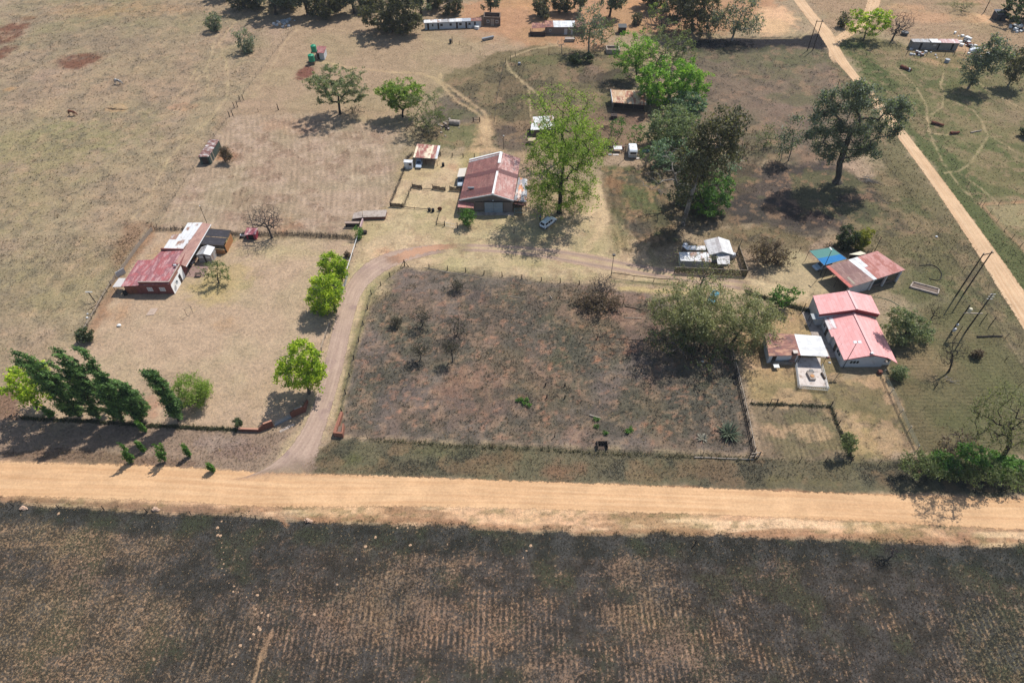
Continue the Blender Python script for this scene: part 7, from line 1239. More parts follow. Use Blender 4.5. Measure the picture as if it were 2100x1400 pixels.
fence('thin pole fence between the pole gate and the tyre stack', [(828, 426), (850, 429), (878, 431)], .8, 3.2, .05, 'darkwood', 1, rail=('wood', (.35,)))
fence('dark pole fence running down from the tyre stack to the white gate', [(903, 433), (897, 452), (895, 461), (911, 463)], .9, 2.5, .07, 'darkwood', 2, rail=('wood', (.3,)))
o = thing('gate', 'white steel pipe gate between the pole fence and the barn bush', 'gate', tuple(G(912, 464))); g0, g1 = G(912, 464), G(938, 468); mb = MB()
for z in (.15, 1.15): mb.tube(g0 + Vector((0, 0, z)), g1 + Vector((0, 0, z)), .03)
for i in range(8): mb.tube(L(g0, g1, i / 7) + Vector((0, 0, .15)), L(g0, g1, i / 7) + Vector((0, 0, 1.15)), .022)
mb.build('frame', M_['white'], o); MB().tube(g1, g1 + Vector((0, 0, 1.6)), .1).tube(g0, g0 + Vector((0, 0, 1.5)), .1).build('gate_posts', M_['darkwood'], o)
fence('thick posted wire fence behind the carport and barn', [(904, 320), (927, 322), (950, 323), (973, 324)], 1.3, 3.8, .1, 'darkwood', 3)
fence('pole rail fence along the lane below the lane lamp', [(1253, 566), (1300, 573), (1340, 578), (1392, 581)], 1.1, 4.5, .06, 'wood', 0, rail=('darkwood', (1.05,)))
# cottage fence
cf = [G(1382, 560), G(1530, 567), G(1512, 515)]
o = thing('net_fence', 'brown green net fence round the front and right side of the white cottage', 'fence', tuple(cf[0])); mb = MB()
for a, b in zip(cf[:-1], cf[1:]): wallseg(mb, a, b, 1.75, 1.75, .04, .05)
nt_ = NT('loose_net'); p_ = nt_.pos(); cN = nt_.mix(nt_.map(nt_.noise(p_, 1.1, 5), .4, .6), C(96, 98, 62), C(124, 112, 84)); nt_.done(cN, .9, .1)
tr_ = nt_.n('BsdfTransparent'); mx_ = nt_.n('MixShader'); nt_.link(nt_.map(nt_.noise(p_, 6.0, 3), .42, .5), mx_.inputs[0]); nt_.link(tr_.outputs[0], mx_.inputs[1]); nt_.link(nt_.b.outputs[0], mx_.inputs[2]); nt_.link(mx_.outputs[0], nt_.out.inputs[0])
mb.build('net', nt_.m, o); mb = MB(); [mb.bar(a + Vector((0, 0, 1.8)), b + Vector((0, 0, 1.8)), .07) for a, b in zip(cf[:-1], cf[1:])]; mb.build('top_rail', M_['palewood'], o)
for a, b in zip(cf[:-1], cf[1:]):
    for i in range(5): MB().tube(L(a, b, i / 4), L(a, b, i / 4) + Vector((0, 0, 1.85)), .05).build('post', M_['wood'], o)
# pens at lower right
fence('dark thick pole fence with a pale rail between the scorched plot and the pens', [(1497, 720), (1510, 762), (1524, 822), (1534, 868), (1548, 936)], 1.2, 3.0, .1, 'darkwood', 2, rail=('palewood', (1.15, .3)))
brush('dark dead growth tangled along the thick pole fence', [(1508, 760), (1522, 822), (1532, 868), (1546, 936)], 1.0, .3, 'scorch', 520, seed=12, name='dead_creeper', cat='creeper')
fence('wire fence along the top of the ploughed pen', [(1540, 827), (1592, 826), (1640, 830), (1704, 833)], 1.3, 5, .05, 'darkwood'); fence('wire fence with leaning posts down the right side of the ploughed pen', [(1704, 833), (1711, 855), (1718, 872), (1731, 905), (1746, 942)], 1.4, 3.2, .08, 'darkwood')
fence('wire fence along the bottom of the pens above the road', [(1550, 940), (1640, 945), (1745, 947), (1860, 953), (1995, 960)], 1.3, 5, .06, 'darkwood')
brush('dark weeds grown under the wire fence at the bottom of the pens', [(1555, 942), (1700, 947), (1860, 955)], .3, .2, 'dark', 300, name='weed_strip', seed=14, cat='weeds')
brush('dark weeds under the wire fence round the ploughed pen', [(1540, 828), (1640, 831), (1704, 834), (1718, 873), (1746, 942)], .22, .1, 'dark', 460, name='weed_strip', seed=17, cat='weeds', leafcol=(C(70, 70, 50), C(100, 98, 66)))
fence('tall diamond mesh fence between the mown yard and the striped lawn', [(1808, 768), (1826, 806), (1845, 848), (1862, 885), (1880, 924)], 1.6, 4, .06, 'metal', 9, wm='netting')
o = thing('goalpost_gateway', 'tall dark goal shaped gate frame at the top of the ploughed pen', 'gateway', tuple(G(1577, 832))); g0, g1 = G(1577, 832), G(1590, 833); MB().tube(g0, g0 + Vector((0, 0, 2)), .07).tube(g1, g1 + Vector((0, 0, 2)), .07).build('post', M_['darkwood'], o); MB().tube(g0 + Vector((0, 0, 2)), g1 + Vector((0, 0, 2)), .06).build('crossbar', M_['darkwood'], o)
o = thing('stile', 'dark timber corner stile at the lower left of the ploughed pen', 'stile', tuple(G(1545, 938))); g0, g1 = G(1536, 938), G(1556, 936); mb = MB()
for a in (g0, g1, L(g0, g1, .5) + Vector((.2, .8, 0))): mb.tube(a, a + Vector((0, 0, 1.5)), .1)
mb.build('post', M_['darkwood'], o); MB().bar(g0 + Vector((0, -.1, .5)), g1 + Vector((0, -.1, .5)), .15).bar(g0 + Vector((0, 0, 1.3)), g1 + Vector((0, 0, 1.3)), .12).build('rail', M_['palewood'], o)
g0 = G(1808, 766); tag(MB().box((g0.x - .5, g0.y, .4), (.7, .6, .8)).build('brick_pier', M_['brick']), 'small brick pier at the corner of the white gabled wall', 'pier')
# side road fences
fence('wire fence down the left verge of the side road', [(1716, 190), (1760, 250), (1808, 320), (1866, 395), (1925, 478), (1975, 555), (2015, 620), (2062, 692), (2110, 770)], 1.3, 7, .05, 'darkwood', 4)
fence('second older wire fence just inside the left verge fence', [(1880, 470), (1925, 540), (1975, 620), (2035, 690), (2090, 790)], 1.2, 7, .05, 'darkwood', 3)
fence('wire fence along the green verge right of the side road', [(1738, 92), (1775, 118), (1800, 150), (1850, 205), (1900, 268), (1960, 345), (2010, 420)], 1.2, 8, .05, 'darkwood', 3)
fence('brown posted fence round the bare pen at the right edge', [(2112, 416), (2016, 421), (2060, 472), (2108, 524)], 1.4, 3.5, .06, 'wood', 4)
fence('row of dark posts in front of the long shack', [(1858, 113), (1900, 115), (1937, 115), (1955, 115), (1976, 114)], 1.5, 4.2, .09, 'darkwood', 2)
fence('dotted wire fence up the middle of the centre paddock', [(1014, 250), (1020, 200), (1030, 150), (1037, 128)], 1.2, 8, .05)
fence('short wire fence and gate at the bend of the pale footpath', [(1037, 130), (1047, 124), (1057, 116)], 1.5, 3.5, .09, 'darkwood', 2)
q = G(978, 250); o = thing('gate_posts', 'pair of stout black gate posts with a low bar by the two track path', 'posts', tuple(q)); MB().tube(q + Vector((-1, 0, 0)), q + Vector((-1, 0, 1.4)), .13).build('post', M_['darkwood'], o); MB().tube(q + Vector((.8, 0, 0)), q + Vector((.8, 0, 1.4)), .13).build('post', M_['darkwood'], o); MB().bar(q + Vector((-1, 0, .6)), q + Vector((.8, 0, .6)), .12).build('bar', M_['wood'], o)
fence('crooked dark fence between the rusty shed and the scrap yard', [(1259, 232), (1256, 262), (1248, 290)], 1.2, 3, .08, 'darkwood', 3)
fence('short wire fence at the left end of the orange ground path', [(942, 92), (966, 102), (985, 112)], 1.2, 6, .06)
fence('thin wire fence behind the shade shelters of the workshop', [(1535, 520), (1580, 515), (1640, 514), (1700, 504), (1742, 513), (1785, 520)], 1.2, 5, .06, 'darkwood', 3)
brush('dark hedge of dead creeper behind the green shade net', [(1690, 507), (1712, 508), (1735, 514), (1770, 520), (1788, 524)], 1.3, .3, 'scorch', 380, seed=15, name='hedge', cat='hedge')
brush('dark clipped weedy bank below the lane gate', [(1532, 600), (1570, 612), (1620, 628), (1668, 640)], .55, .3, 'dark', 800, seed=16, name='weed_bank', cat='weeds', leafcol=(C(62, 62, 42), C(92, 92, 60)))
fence('wire fence from the brown bush out towards the huge gum', [(1360, 480), (1420, 470), (1480, 462), (1540, 455)], 1.1, 5, .05)
# ---------------- poles
def pole(label, base, h, r=.12, name='utility_pole', cat='pole', m='darkwood', lean=(0, 0), extra=None, group=None):
    b = G(*base); o = thing(name, label, cat, tuple(b), group); t = b + Vector((lean[0], lean[1], h)); MB().tube(b - Vector((0, 0, .1)), t, r, r * .75, 10).build('pole', M_[m], o)
    if extra: extra(o, b, t)
    return o
def flood(o, b, t):
    for s in (-1, 1):
        f = MB(); c = t + Vector((s * .42, -.1, .05)); f.prism([(c.x - .32, c.y - .25), (c.x + .32, c.y - .2), (c.x + .3, c.y + .3), (c.x - .3, c.y + .25)], c.z - .04, [c.z + .02, c.z + .02, c.z + .14, c.z + .14]); f.build('flood_lamp', M_['white'], o)
    MB().bar(t + Vector((-.5, 0, 0)), t + Vector((.5, 0, 0)), .06).build('arm', M_['metal'], o)
def onelamp(o, b, t):
    MB().bar(t + Vector((0, 0, .02)), t + Vector((-.25, .75, .12)), .3, .1).build('lamp_head', M_['white'], o)
pole('tall lamp pole with two white floodlights at the red house corner', (1728.6, 754), 7.3, .07, 'lamp_pole', 'lamp pole', 'darkmetal', extra=flood)
pole('tall lamp pole with one white lamp between the blue net and the workshop', (1682, 566), 7.3, .07, 'lamp_pole', 'lamp pole', 'darkmetal', extra=onelamp)
pole('lane lamp pole with a small dark lamp at the rail fence', (1253, 565), 5.7, .07, 'lamp_pole', 'lamp pole', 'darkmetal', extra=lambda o, b, t: MB().box((t.x, t.y, t.z + .1), (.6, .45, .3)).build('lamp_head', M_['darkmetal'], o))
pole('bare dark pole with a white cap behind the left house', (424, 457), 4.8, .07, extra=lambda o, b, t: MB().tube(t, t + Vector((0, 0, .15)), .1).build('cap', M_['white'], o))
pole('thin lamp post with a white globe behind the barn', (1033, 306), 3.8, .06, 'lamp_pole', 'lamp pole', extra=lambda o, b, t: MB().lathe((t.x, t.y, t.z), [(.05, 0), (.16, .1), (.16, .25), (.05, .33)], 10).build('lamp_head', M_['white'], o))
pole('dark leaning pole at the right corner of the fenced cottage', (1505, 536), 5.6, .08, lean=(.5, .5)); pole('thin dark pole in the centre paddock', (1131, 176), 4.0, .05); pole('thin rusty pole on the orange path edge', (1125, 116), 3.8, .05, m='rust'); pole('bare pole behind the huge gum by the road', (1709, 199), 5.4, .1); pole('bare pole at the top right corner near the black hut', (2018, 26), 5.0, .15)
pole('short leaning pole at the lane gate', (1645, 640), 2.6, .1); pole('slanted pole rising behind the workshop roof', (1790, 522), 5.0, .08)
def hpole(label, bases, h, beam):
    o = thing('double_utility_pole', label, 'pole', tuple(G(*bases[0]))); tops = []
    for b in bases: p = G(*b); MB().tube(p, p + Vector((0, 0, h)), .15, .11, 10).build('pole', M_['darkwood'], o); tops.append(p + Vector((0, 0, h)))
    for z in beam: MB().bar(tops[0] + Vector((0, -.1, -z)) + (tops[0] - tops[1]) * .12, tops[1] + Vector((0, -.1, -z)) + (tops[1] - tops[0]) * .25, .14, .16).build('crossbeam', M_['wood'], o)
    for t in tops:
        MB().lathe((t.x, t.y, t.z), [(.03, 0), (.09, .06), (.06, .14), (.09, .2), (.02, .28)], 8).build('insulator', M_['grey'], o)
    return o
hpole('twin wooden power pole beside the far bend of the side road', ((1655.7, 104), (1666.5, 104)), 9.6, (.25,)); hpole('twin wooden power pole nearest the workshop on the side road verge', ((1960, 607), (1976, 603)), 11.6, (.2,))
o = thing('transformer_pole', 'twin power poles carrying a pale transformer and a cross beam', 'pole', tuple(G(1951, 681))); pa, pb = G(1951, 681), G(1979, 682); MB().tube(pa, pa + Vector((0, 0, 7.6)), .15, .12, 10).build('pole', M_['darkwood'], o); MB().tube(pb, pb + Vector((0, 0, 10.8)), .15, .11, 10).build('pole', M_['darkwood'], o)
MB().bar(pa + Vector((-.3, -.15, 5.6)), pb + Vector((.6, -.15, 5.6)), .18).build('crossbeam', M_['palewood'], o); MB().lathe((pa.x + .35, pa.y - .35, 6.1), [(.3, 0), (.36, .05), (.36, .85), (.28, .95), (.1, 1.0)], 12).build('transformer', mat('cream_transformer', C(214, 204, 176), .6, .15, 3), o)
MB().lathe((pa.x, pa.y - .25, 2.2), [(.2, 0), (.25, .2), (.15, .45)], 10).box((pa.x + .05, pa.y - .25, 1.0), (.5, .35, .7)).build('meter_box', M_['offwhite'], o)
for dz in (10.7, 10.1, 9.5): MB().bar(pb + Vector((-.55, -.1, dz)), pb + Vector((.55, -.1, dz)), .09).build('insulator_arm', M_['metal'], o)
pole('leaning stump of a pole at the foot of the transformer poles', (1960, 690), 3.0, .08)
for f, lab in (((2013, 660), 'leaning strainer post on the right lawn edge beside the transformer poles'), ((2030, 668), 'leaning strainer post at the road fence corner')):
    pole(lab, f, 2.6, .09, 'post', 'post')
# T sign pole and washing line
b0 = G(196, 620); o = thing('pole', 'old pole with a white board nailed across its top by the left fence', 'pole', tuple(b0)); MB().tube(b0, b0 + Vector((-.6, .5, 2.3)), .09).build('pole', M_['darkwood'], o); MB().bar(b0 + Vector((-1.3, .6, 2.4)), b0 + Vector((.1, .6, 2.4)), .1, .22).build('board', M_['white'], o)
b0 = G(193, 640); tag(MB().tube(b0 + Vector((-.8, -.4, .9)), b0 + Vector((.8, .6, 1.5)), .08).tube(b0, b0 + Vector((0, 0, 1.2)), .07).build('fence_rail', M_['wood'], org=tuple(b0)), 'loose dark rail propped on a stake at the lower left fence', 'rail')
b0, b1 = G(384, 648), G(396, 641); o = thing('washing_line', 'thin metal washing line frame on the left lawn', 'washing line', tuple(b0)); mb = MB()
for b in (b0, b1): mb.tube(b, b + Vector((0, 0, 1.9)), .035).bar(b + Vector((-.5, .3, 1.9)), b + Vector((.5, -.3, 1.9)), .05)
mb.build('frame', M_['darkmetal'], o); MB().tube(b0 + Vector((0, 0, 1.9)), b1 + Vector((0, 0, 1.9)), .015).build('line', M_['darkmetal'], o)

# ================================================================ VEHICLES
def loft(mb, secs):
    """secs: x, z0, z1, half width bottom, half width top"""
    k = len(mb.v); r = 8
    for x, z0, z1, wb, wt in secs:
        h = z1 - z0; mb.v += [(x, -wb * .92, z0), (x, -wb, z0 + h * .2), (x, -(wb * .4 + wt * .6), z0 + h * .75), (x, -wt * .86, z1), (x, wt * .86, z1), (x, wb * .4 + wt * .6, z0 + h * .75), (x, wb, z0 + h * .2), (x, wb * .92, z0)]
    n = len(secs)
    for i in range(n - 1):
        for j in range(r): a = k + i * r + j; b = k + i * r + (j + 1) % r; mb.f.append((a, a + r, b + r, b))
    mb.f.append(tuple(k + j for j in range(r))); mb.f.append(tuple(k + (n - 1) * r + j for j in reversed(range(r)))); return mb
def quadplate(mb, pts, t=.02):
    P = [Vector(p) for p in pts]; n = (P[1] - P[0]).cross(P[2] - P[0]).normalized() * t; k = len(mb.v); mb.v += [tuple(p + n) for p in P] + [tuple(p - n) for p in P]; m = len(P)
    mb.f += [tuple(k + i for i in range(m)), tuple(k + m + i for i in reversed(range(m)))] + [(k + i, k + m + i, k + m + (i + 1) % m, k + (i + 1) % m) for i in range(m)]; return mb
def paintmat(name, c):
    t = NT(name); n = t.noise(t.pos(), 1.5, 4); t.b.inputs['Coat Weight'].default_value = .5; t.b.inputs['Coat Roughness'].default_value = .08; return t.done(t.scale(c, t.math('MULTIPLY_ADD', n, .16, .92)), .4, .4)
def car(name, label, cat, base, heading, L_, W, H, paint, bonnet=1.1, wag=True):
    b = G(*base); o = thing(name, label, cat, tuple(b)); o.rotation_euler.z = heading; ORG[o.name] = Vector((0, 0, 0)); w = W / 2; f = L_ / 2; zb = .30; zs = H * .56; x0 = f - bonnet
    body = loft(MB(), [(-f, zb + .12, zs - .08, w * .9, w * .84), (-f + .12, zb, zs, w * .98, w * .92), (-f * .55, zb - .04, zs + .02, w, w * .95), (x0 * .4, zb - .04, zs + .02, w, w * .95), (x0, zb - .02, zs, w, w * .93), (f - .35, zb, zs - .10, w * .98, w * .88), (f - .05, zb + .08, zs - .28, w * .88, w * .78)]); body.build('body', paint, o, smooth=False)
    rx = -f + (.10 if wag else .75); ra = rx + (.22 if wag else .5); fx = x0 - .05; fa = x0 - .75
    cab = MB(); k = 0; rt = H
    cab.v += [(rx, -w * .93, zs), (rx, w * .93, zs), (fx, w * .92, zs), (fx, -w * .92, zs), (ra, -w * .76, rt), (ra, w * .76, rt), (fa, w * .76, rt), (fa, -w * .76, rt), ((ra + fa) / 2, -w * .76, rt + .04), ((ra + fa) / 2, w * .76, rt + .04)]
    cab.f += [(3, 2, 1, 0), (4, 8, 7, 3, 0), (1, 2, 6, 9, 5), (0, 1, 5, 4), (2, 3, 7, 6), (4, 5, 9, 8), (8, 9, 6, 7)]; cab.build('cabin', paint, o)
    lerp = lambda p, q, u: Vector(p) + (Vector(q) - Vector(p)) * u
    def face(a, b_, c, d, u0, u1, v0, v1): # a-b bottom, d-c top
        return [lerp(lerp(a, b_, u0), lerp(d, c, u0), v0), lerp(lerp(a, b_, u1), lerp(d, c, u1), v0), lerp(lerp(a, b_, u1), lerp(d, c, u1), v1), lerp(lerp(a, b_, u0), lerp(d, c, u0), v1)]
    v = cab.v; gl = M_['glass']
    quadplate(MB(), face(v[3], v[2], v[6], v[7], .08, .92, .08, .92)).build('windscreen', gl, o); quadplate(MB(), face(v[1], v[0], v[4], v[5], .1, .9, .15, .9)).build('rear_window', gl, o)
    for s, A_, B_, C_, D_ in ((1, v[0], v[3], v[7], v[4]), (-1, v[2], v[1], v[5], v[6])):
        for u0, u1 in ((.08, .36), (.40, .64), (.68, .92)): quadplate(MB(), face(A_, B_, C_, D_, u0, u1, .15, .88)).build('side_window', gl, o)
    for sx in (-1, 1):
        for sy in (-1, 1):
            cx = sx * (f - .85); ty = MB().lathe((cx, sy * (w - .1), .33), [(.2, -.1), (.32, -.1), (.34, -.05), (.34, .05), (.32, .1), (.2, .1)], 18, 'Y').build('wheel', M_['black'], o); MB().lathe((cx, sy * (w - .1), .33), [(.05, -.12), (.2, -.115), (.2, .115), (.05, .12)], 14, 'Y').build('rim', M_['metal'], ty)
    for s in (-1, 1):
        quadplate(MB(), [(f - .08, s * w * .72 - .14, zs - .42), (f - .08, s * w * .72 + .14, zs - .42), (f - .2, s * w * .72 + .14, zs - .24), (f - .2, s * w * .72 - .14, zs - .24)], .03).build('headlight', M_['paleglass'], o)
        MB().box((-f + .03, s * w * .8, zs - .22), (.08, .16, .34)).build('tail_light', M_['maroon'], o)
    MB().box((-f - .02, 0, zb + .16), (.14, W * .9, .2)).build('rear_bumper', M_['darkmetal'], o); MB().box((f - .02, 0, zb + .2), (.14, W * .82, .2)).build('front_bumper', M_['grey'], o)
    if wag: MB().box((-.6, -w * .6, H + .06), (1.9, .05, .05)).box((-.6, w * .6, H + .06), (1.9, .05, .05)).build('roof_rails', M_['metal'], o)
    return o
WP = paintmat('white_car_paint', C(240, 244, 248)); SP = paintmat('silver_car_paint', C(190, 202, 214)); LB = paintmat('pale_blue_car_paint', C(206, 222, 232))
sa, sb = G(1113, 467), G(1137, 449); hd = math.atan2(sb.y - sa.y, sb.x - sa.x)
car('station_wagon', 'white station wagon parked in the shade of the large spring tree', 'car', (1124, 460), hd, 4.75, 1.78, 1.72, WP)
car('sedan', 'silver blue sedan parked nose out under the striped carport', 'car', (860, 338), R(-92), 4.2, 1.65, 1.42, SP, wag=False)
car('hatchback', 'pale blue car parked half under the blue shade net', 'car', (1684, 549), R(200), 4.3, 1.75, 1.6, LB)
car('hatchback', 'pale car parked under the small beige awning beside the barn', 'car', (945, 376), R(-90), 3.9, 1.65, 1.5, SP)
# caravan
cv = thing('caravan', 'white touring caravan with a dark end window beside the scrap yard', 'caravan', tuple(G(1297, 326))); b = G(1297, 326); w = 1.05; Lc = 3.7; ORG[cv.name] = Vector((0, 0, 0)); cv.rotation_euler.z = R(-2)
bm = MB(); secs = [(0.0, .45, 2.15), (.35, .40, 2.5), (1.0, .40, 2.6), (2.8, .40, 2.6), (3.4, .40, 2.5), (3.7, .5, 2.2)]; k = 0
for y, z0, z1 in secs: bm.v += [(-w, y, z0), (w, y, z0), (w, y, z1 - .12), (w * .9, y, z1), (-w * .9, y, z1), (-w, y, z1 - .12)]
for i in range(5):
    for j in range(6): a = i * 6 + j; c_ = i * 6 + (j + 1) % 6; bm.f.append((a, c_, c_ + 6, a + 6))
bm.f += [(5, 4, 3, 2, 1, 0), tuple(30 + j for j in range(6))]; bm.build('body', WP, cv)
MB().box((0, -.03, 1.65), (1.5, .06, .6)).build('end_window', M_['glass'], cv); MB().box((0, -.02, .85), (2.0, .06, .16)).build('stripe', M_['darkmetal'], cv); MB().box((0, -.08, .5), (2.05, .14, .14)).build('bumper', M_['grey'], cv); MB().box((0, 1.7, 2.64), (.6, .5, .1)).build('roof_hatch', M_['white'], cv)
for s in (-1, 1): ty = MB().lathe((s * .95, 1.9, .32), [(.18, -.09), (.32, -.08), (.32, .08), (.18, .09)], 16, 'X').build('wheel', M_['black'], cv)
MB().tube((-.3, 3.7, .45), (0, 4.8, .45), .05).tube((.3, 3.7, .45), (0, 4.8, .45), .05).build('tow_bar', M_['darkmetal'], cv); MB().box((-1.06, 1.5, 1.7), (.05, .9, .5)).build('side_window', M_['glass'], cv); MB().box((-1.06, 2.6, 1.35), (.05, .6, 1.6)).build('door', M_['offwhite'], cv)
# quad bike and scrap
b = G(501, 486); o = thing('quad_bike', 'white and dark quad bike parked left of the red kennel', 'quad bike', tuple(b)); mb = loft(MB(), [(-.8, .45, .7, .3, .25), (-.2, .4, .85, .32, .28), (.3, .42, .9, .3, .22), (.8, .5, .75, .32, .25)]); mb.v = [(x + b.x, y + b.y, z) for x, y, z in mb.v]; mb.build('body', M_['white'], o)
MB().box((b.x - .1, b.y, .95), (.7, .32, .12)).build('seat', M_['black'], o); MB().tube((b.x + .4, b.y - .4, 1.1), (b.x + .4, b.y + .4, 1.1), .03).build('handlebar', M_['darkmetal'], o)
for sx in (-.6, .6):
    for sy in (-.45, .45): MB().lathe((b.x + sx, b.y + sy, .28), [(.1, -.1), (.27, -.1), (.27, .1), (.1, .1)], 14, 'Y').build('wheel', M_['black'], o)
b = G(1266, 314); o = thing('scrap_table', 'low shelter of a pale sheet on legs over scrap beside the caravan', 'shelter', tuple(b)); MB().slab([(b.x - 1.0, b.y + .2, 1.0), (b.x + 1.2, b.y + .1, 1.05), (b.x + 1.2, b.y + 1.5, 1.2), (b.x - 1.0, b.y + 1.6, 1.15)], .06).build('sheet', WHITERUST, o); posts(o, [(b.x - .9, b.y + .3, .95), (b.x + 1.1, b.y + .2, .98), (b.x + 1.1, b.y + 1.4, 1.1), (b.x - .9, b.y + 1.5, 1.1)], .05, 'wood')
for px, py, s, m, lab in ((1254, 311, (.9, .6, .5), 'palewood', 'pale crate left of the scrap shelter'), (1277, 307, (.5, .5, .9), 'maroon', 'small red drum right of the scrap shelter'), (1263, 318, (1.6, .7, .12), 'slab', 'pale flat board on the ground in front of the scrap shelter'), (1308, 326, (1.0, .9, .25), 'slab', 'pale flat stone by the caravan end'), (1324, 312, (2.0, .6, .5), 'teal', 'teal green upturned trough right of the caravan'), (1251, 318, (.9, .5, .2), 'grey', 'grey scrap sheet left of the pale flat board')):
    b = G(px, py); mb = MB(); w2, d2, h2_ = s[0] / 2, s[1] / 2, s[2]; mb.prism([(b.x - w2, b.y - d2), (b.x + w2, b.y - d2 * .8), (b.x + w2 * .9, b.y + d2), (b.x - w2 * .95, b.y + d2 * .9)], 0, [h2_, h2_ * .9, h2_, h2_ * .95]).prism([(b.x - w2 * .8, b.y - d2 * .6), (b.x + w2 * .7, b.y - d2 * .6), (b.x + w2 * .7, b.y + d2 * .6), (b.x - w2 * .8, b.y + d2 * .6)], h2_, h2_ * 1.08 + .02); tag(mb.build({'pale': 'crate'}.get(lab.split()[0], 'scrap') if 'crate' in lab else 'drum' if 'drum' in lab else 'trough' if 'trough' in lab else 'stone' if 'stone' in lab else 'board' if 'board' in lab else 'scrap_sheet', M_[m]), lab, 'scrap')
pole('dark gallows pole between the scrap shelter and the caravan', (1280, 328), 4.2, .1, extra=lambda o, b, t: MB().bar(t + Vector((-1.6, 0, 0)), t + Vector((1.0, 0, 0)), .1).build('crossbar', M_['palewood'], o))
b = G(1459, 620); car('old_car', 'faded teal old car hidden under the feathery thorn trees', 'car', (1462, 612), R(60), 4.0, 1.6, 1.4, paintmat('faded_teal_paint', C(70, 140, 150)), wag=False)
# ================================================================ PERSON, HORSES
def skinmesh(name, V, E, Rd, m, parent, root=0, sub=1):
    me = bpy.data.meshes.new(name); me.from_pydata(V, E, []); ob = bpy.data.objects.new(name, me); S.collection.objects.link(ob); ob.modifiers.new('s', 'SKIN')
    for i, s in enumerate(me.skin_vertices[0].data):
        r = Rd[i]; s.radius = (r, r) if not isinstance(r, tuple) else r; s.use_root = (i == root)
    sm = ob.modifiers.new('d', 'SUBSURF'); sm.levels = sub; sm.render_levels = sub
    dg = bpy.context.evaluated_depsgraph_get(); nm = bpy.data.meshes.new_from_object(ob.evaluated_get(dg)); bpy.data.objects.remove(ob); bpy.data.meshes.remove(me); nm.materials.clear(); nm.materials.append(m); nm.name = name
    nm.polygons.foreach_set('use_smooth', [True] * len(nm.polygons)); o2 = bpy.data.objects.new(name, nm); S.collection.objects.link(o2); o2.parent = parent; ORG[o2.name] = Vector((0, 0, 0)); return o2
b = G(1107.5, 453); pr = thing('person', 'person in a blue shirt and dark trousers standing left of the white station wagon', 'person', tuple(b)); pr.rotation_euler.z = R(-60); ORG[pr.name] = Vector((0, 0, 0))
SKIN = mat('skin', C(120, 84, 64), .6, .08, 5); DENIM = mat('dark_trousers', C(52, 54, 66), .9, .2, 6); SHIRT = mat('blue_shirt', C(70, 110, 176), .85, .15, 5); HAIR = mat('black_hair', C(28, 24, 22), .8, .2, 8)
V = [(0, 0, .95), (0, 0, 1.15), (0, 0, 1.38), (0, .0, 1.50), (0, .02, 1.58), (0, .03, 1.68), (0, .01, 1.75), (.10, 0, .9), (.12, .02, .5), (.12, -.01, .09), (.12, .16, .04), (-.10, 0, .9), (-.12, .02, .5), (-.12, -.01, .09), (-.12, .16, .04), (.18, 0, 1.40), (.27, -.02, 1.12), (.28, .12, .90), (.28, .17, .83), (-.18, 0, 1.40), (-.27, -.02, 1.12), (-.28, .12, .90), (-.28, .17, .83)]
E = [(0, 1), (1, 2), (2, 3), (3, 4), (4, 5), (5, 6), (0, 7), (7, 8), (8, 9), (9, 10), (0, 11), (11, 12), (12, 13), (13, 14), (2, 15), (15, 16), (16, 17), (17, 18), (2, 19), (19, 20), (20, 21), (21, 22)]
Rd = [(.15, .11), (.14, .10), (.16, .10), .06, .075, .095, .07, .09, .065, .045, .035, .09, .065, .045, .035, .06, .045, .032, .04, .06, .045, .032, .04]
for s, w_ in ((1, 18), (-1, 22)):
    bx = V[w_]
    for k, (dx, ln) in enumerate(((-.03, .08), (-.01, .09), (.01, .085), (.03, .07))):
        n = len(V); V += [(bx[0] + dx * .6, bx[1] + .04, bx[2] - .03), (bx[0] + dx, bx[1] + .05, bx[2] - .03 - ln)]; E += [(w_, n), (n, n + 1)]; Rd += [.011, .008]
    n = len(V); V += [(bx[0] - s * .045, bx[1] + .03, bx[2] - .02), (bx[0] - s * .06, bx[1] + .06, bx[2] - .07)]; E += [(w_, n), (n, n + 1)]; Rd += [.012, .009]
body = skinmesh('body', V, E, Rd, SKIN, pr, 0, 1)
skinmesh('shirt', [(0, 0, .96), (0, 0, 1.15), (0, 0, 1.38), (0, 0, 1.46), (.18, 0, 1.40), (.27, -.02, 1.14), (-.18, 0, 1.40), (-.27, -.02, 1.14)], [(0, 1), (1, 2), (2, 3), (2, 4), (4, 5), (2, 6), (6, 7)], [(.19, .14), (.17, .13), (.19, .13), .08, .085, .07, .085, .07], SHIRT, pr)
skinmesh('trousers', [(0, 0, .98), (.1, 0, .88), (.12, .02, .5), (.12, 0, .12), (-.1, 0, .88), (-.12, .02, .5), (-.12, 0, .12)], [(0, 1), (1, 2), (2, 3), (0, 4), (4, 5), (5, 6)], [(.17, .13), .115, .09, .07, .115, .09, .07], DENIM, pr)
MB().blob((0, -.01, 1.74), (.1, .11, .08), 3, .05).build('hair', HAIR, pr, smooth=True)
for s in (-1, 1): MB().box((s * .12, .06, .04), (.1, .27, .08)).build('shoe', M_['black'], pr)
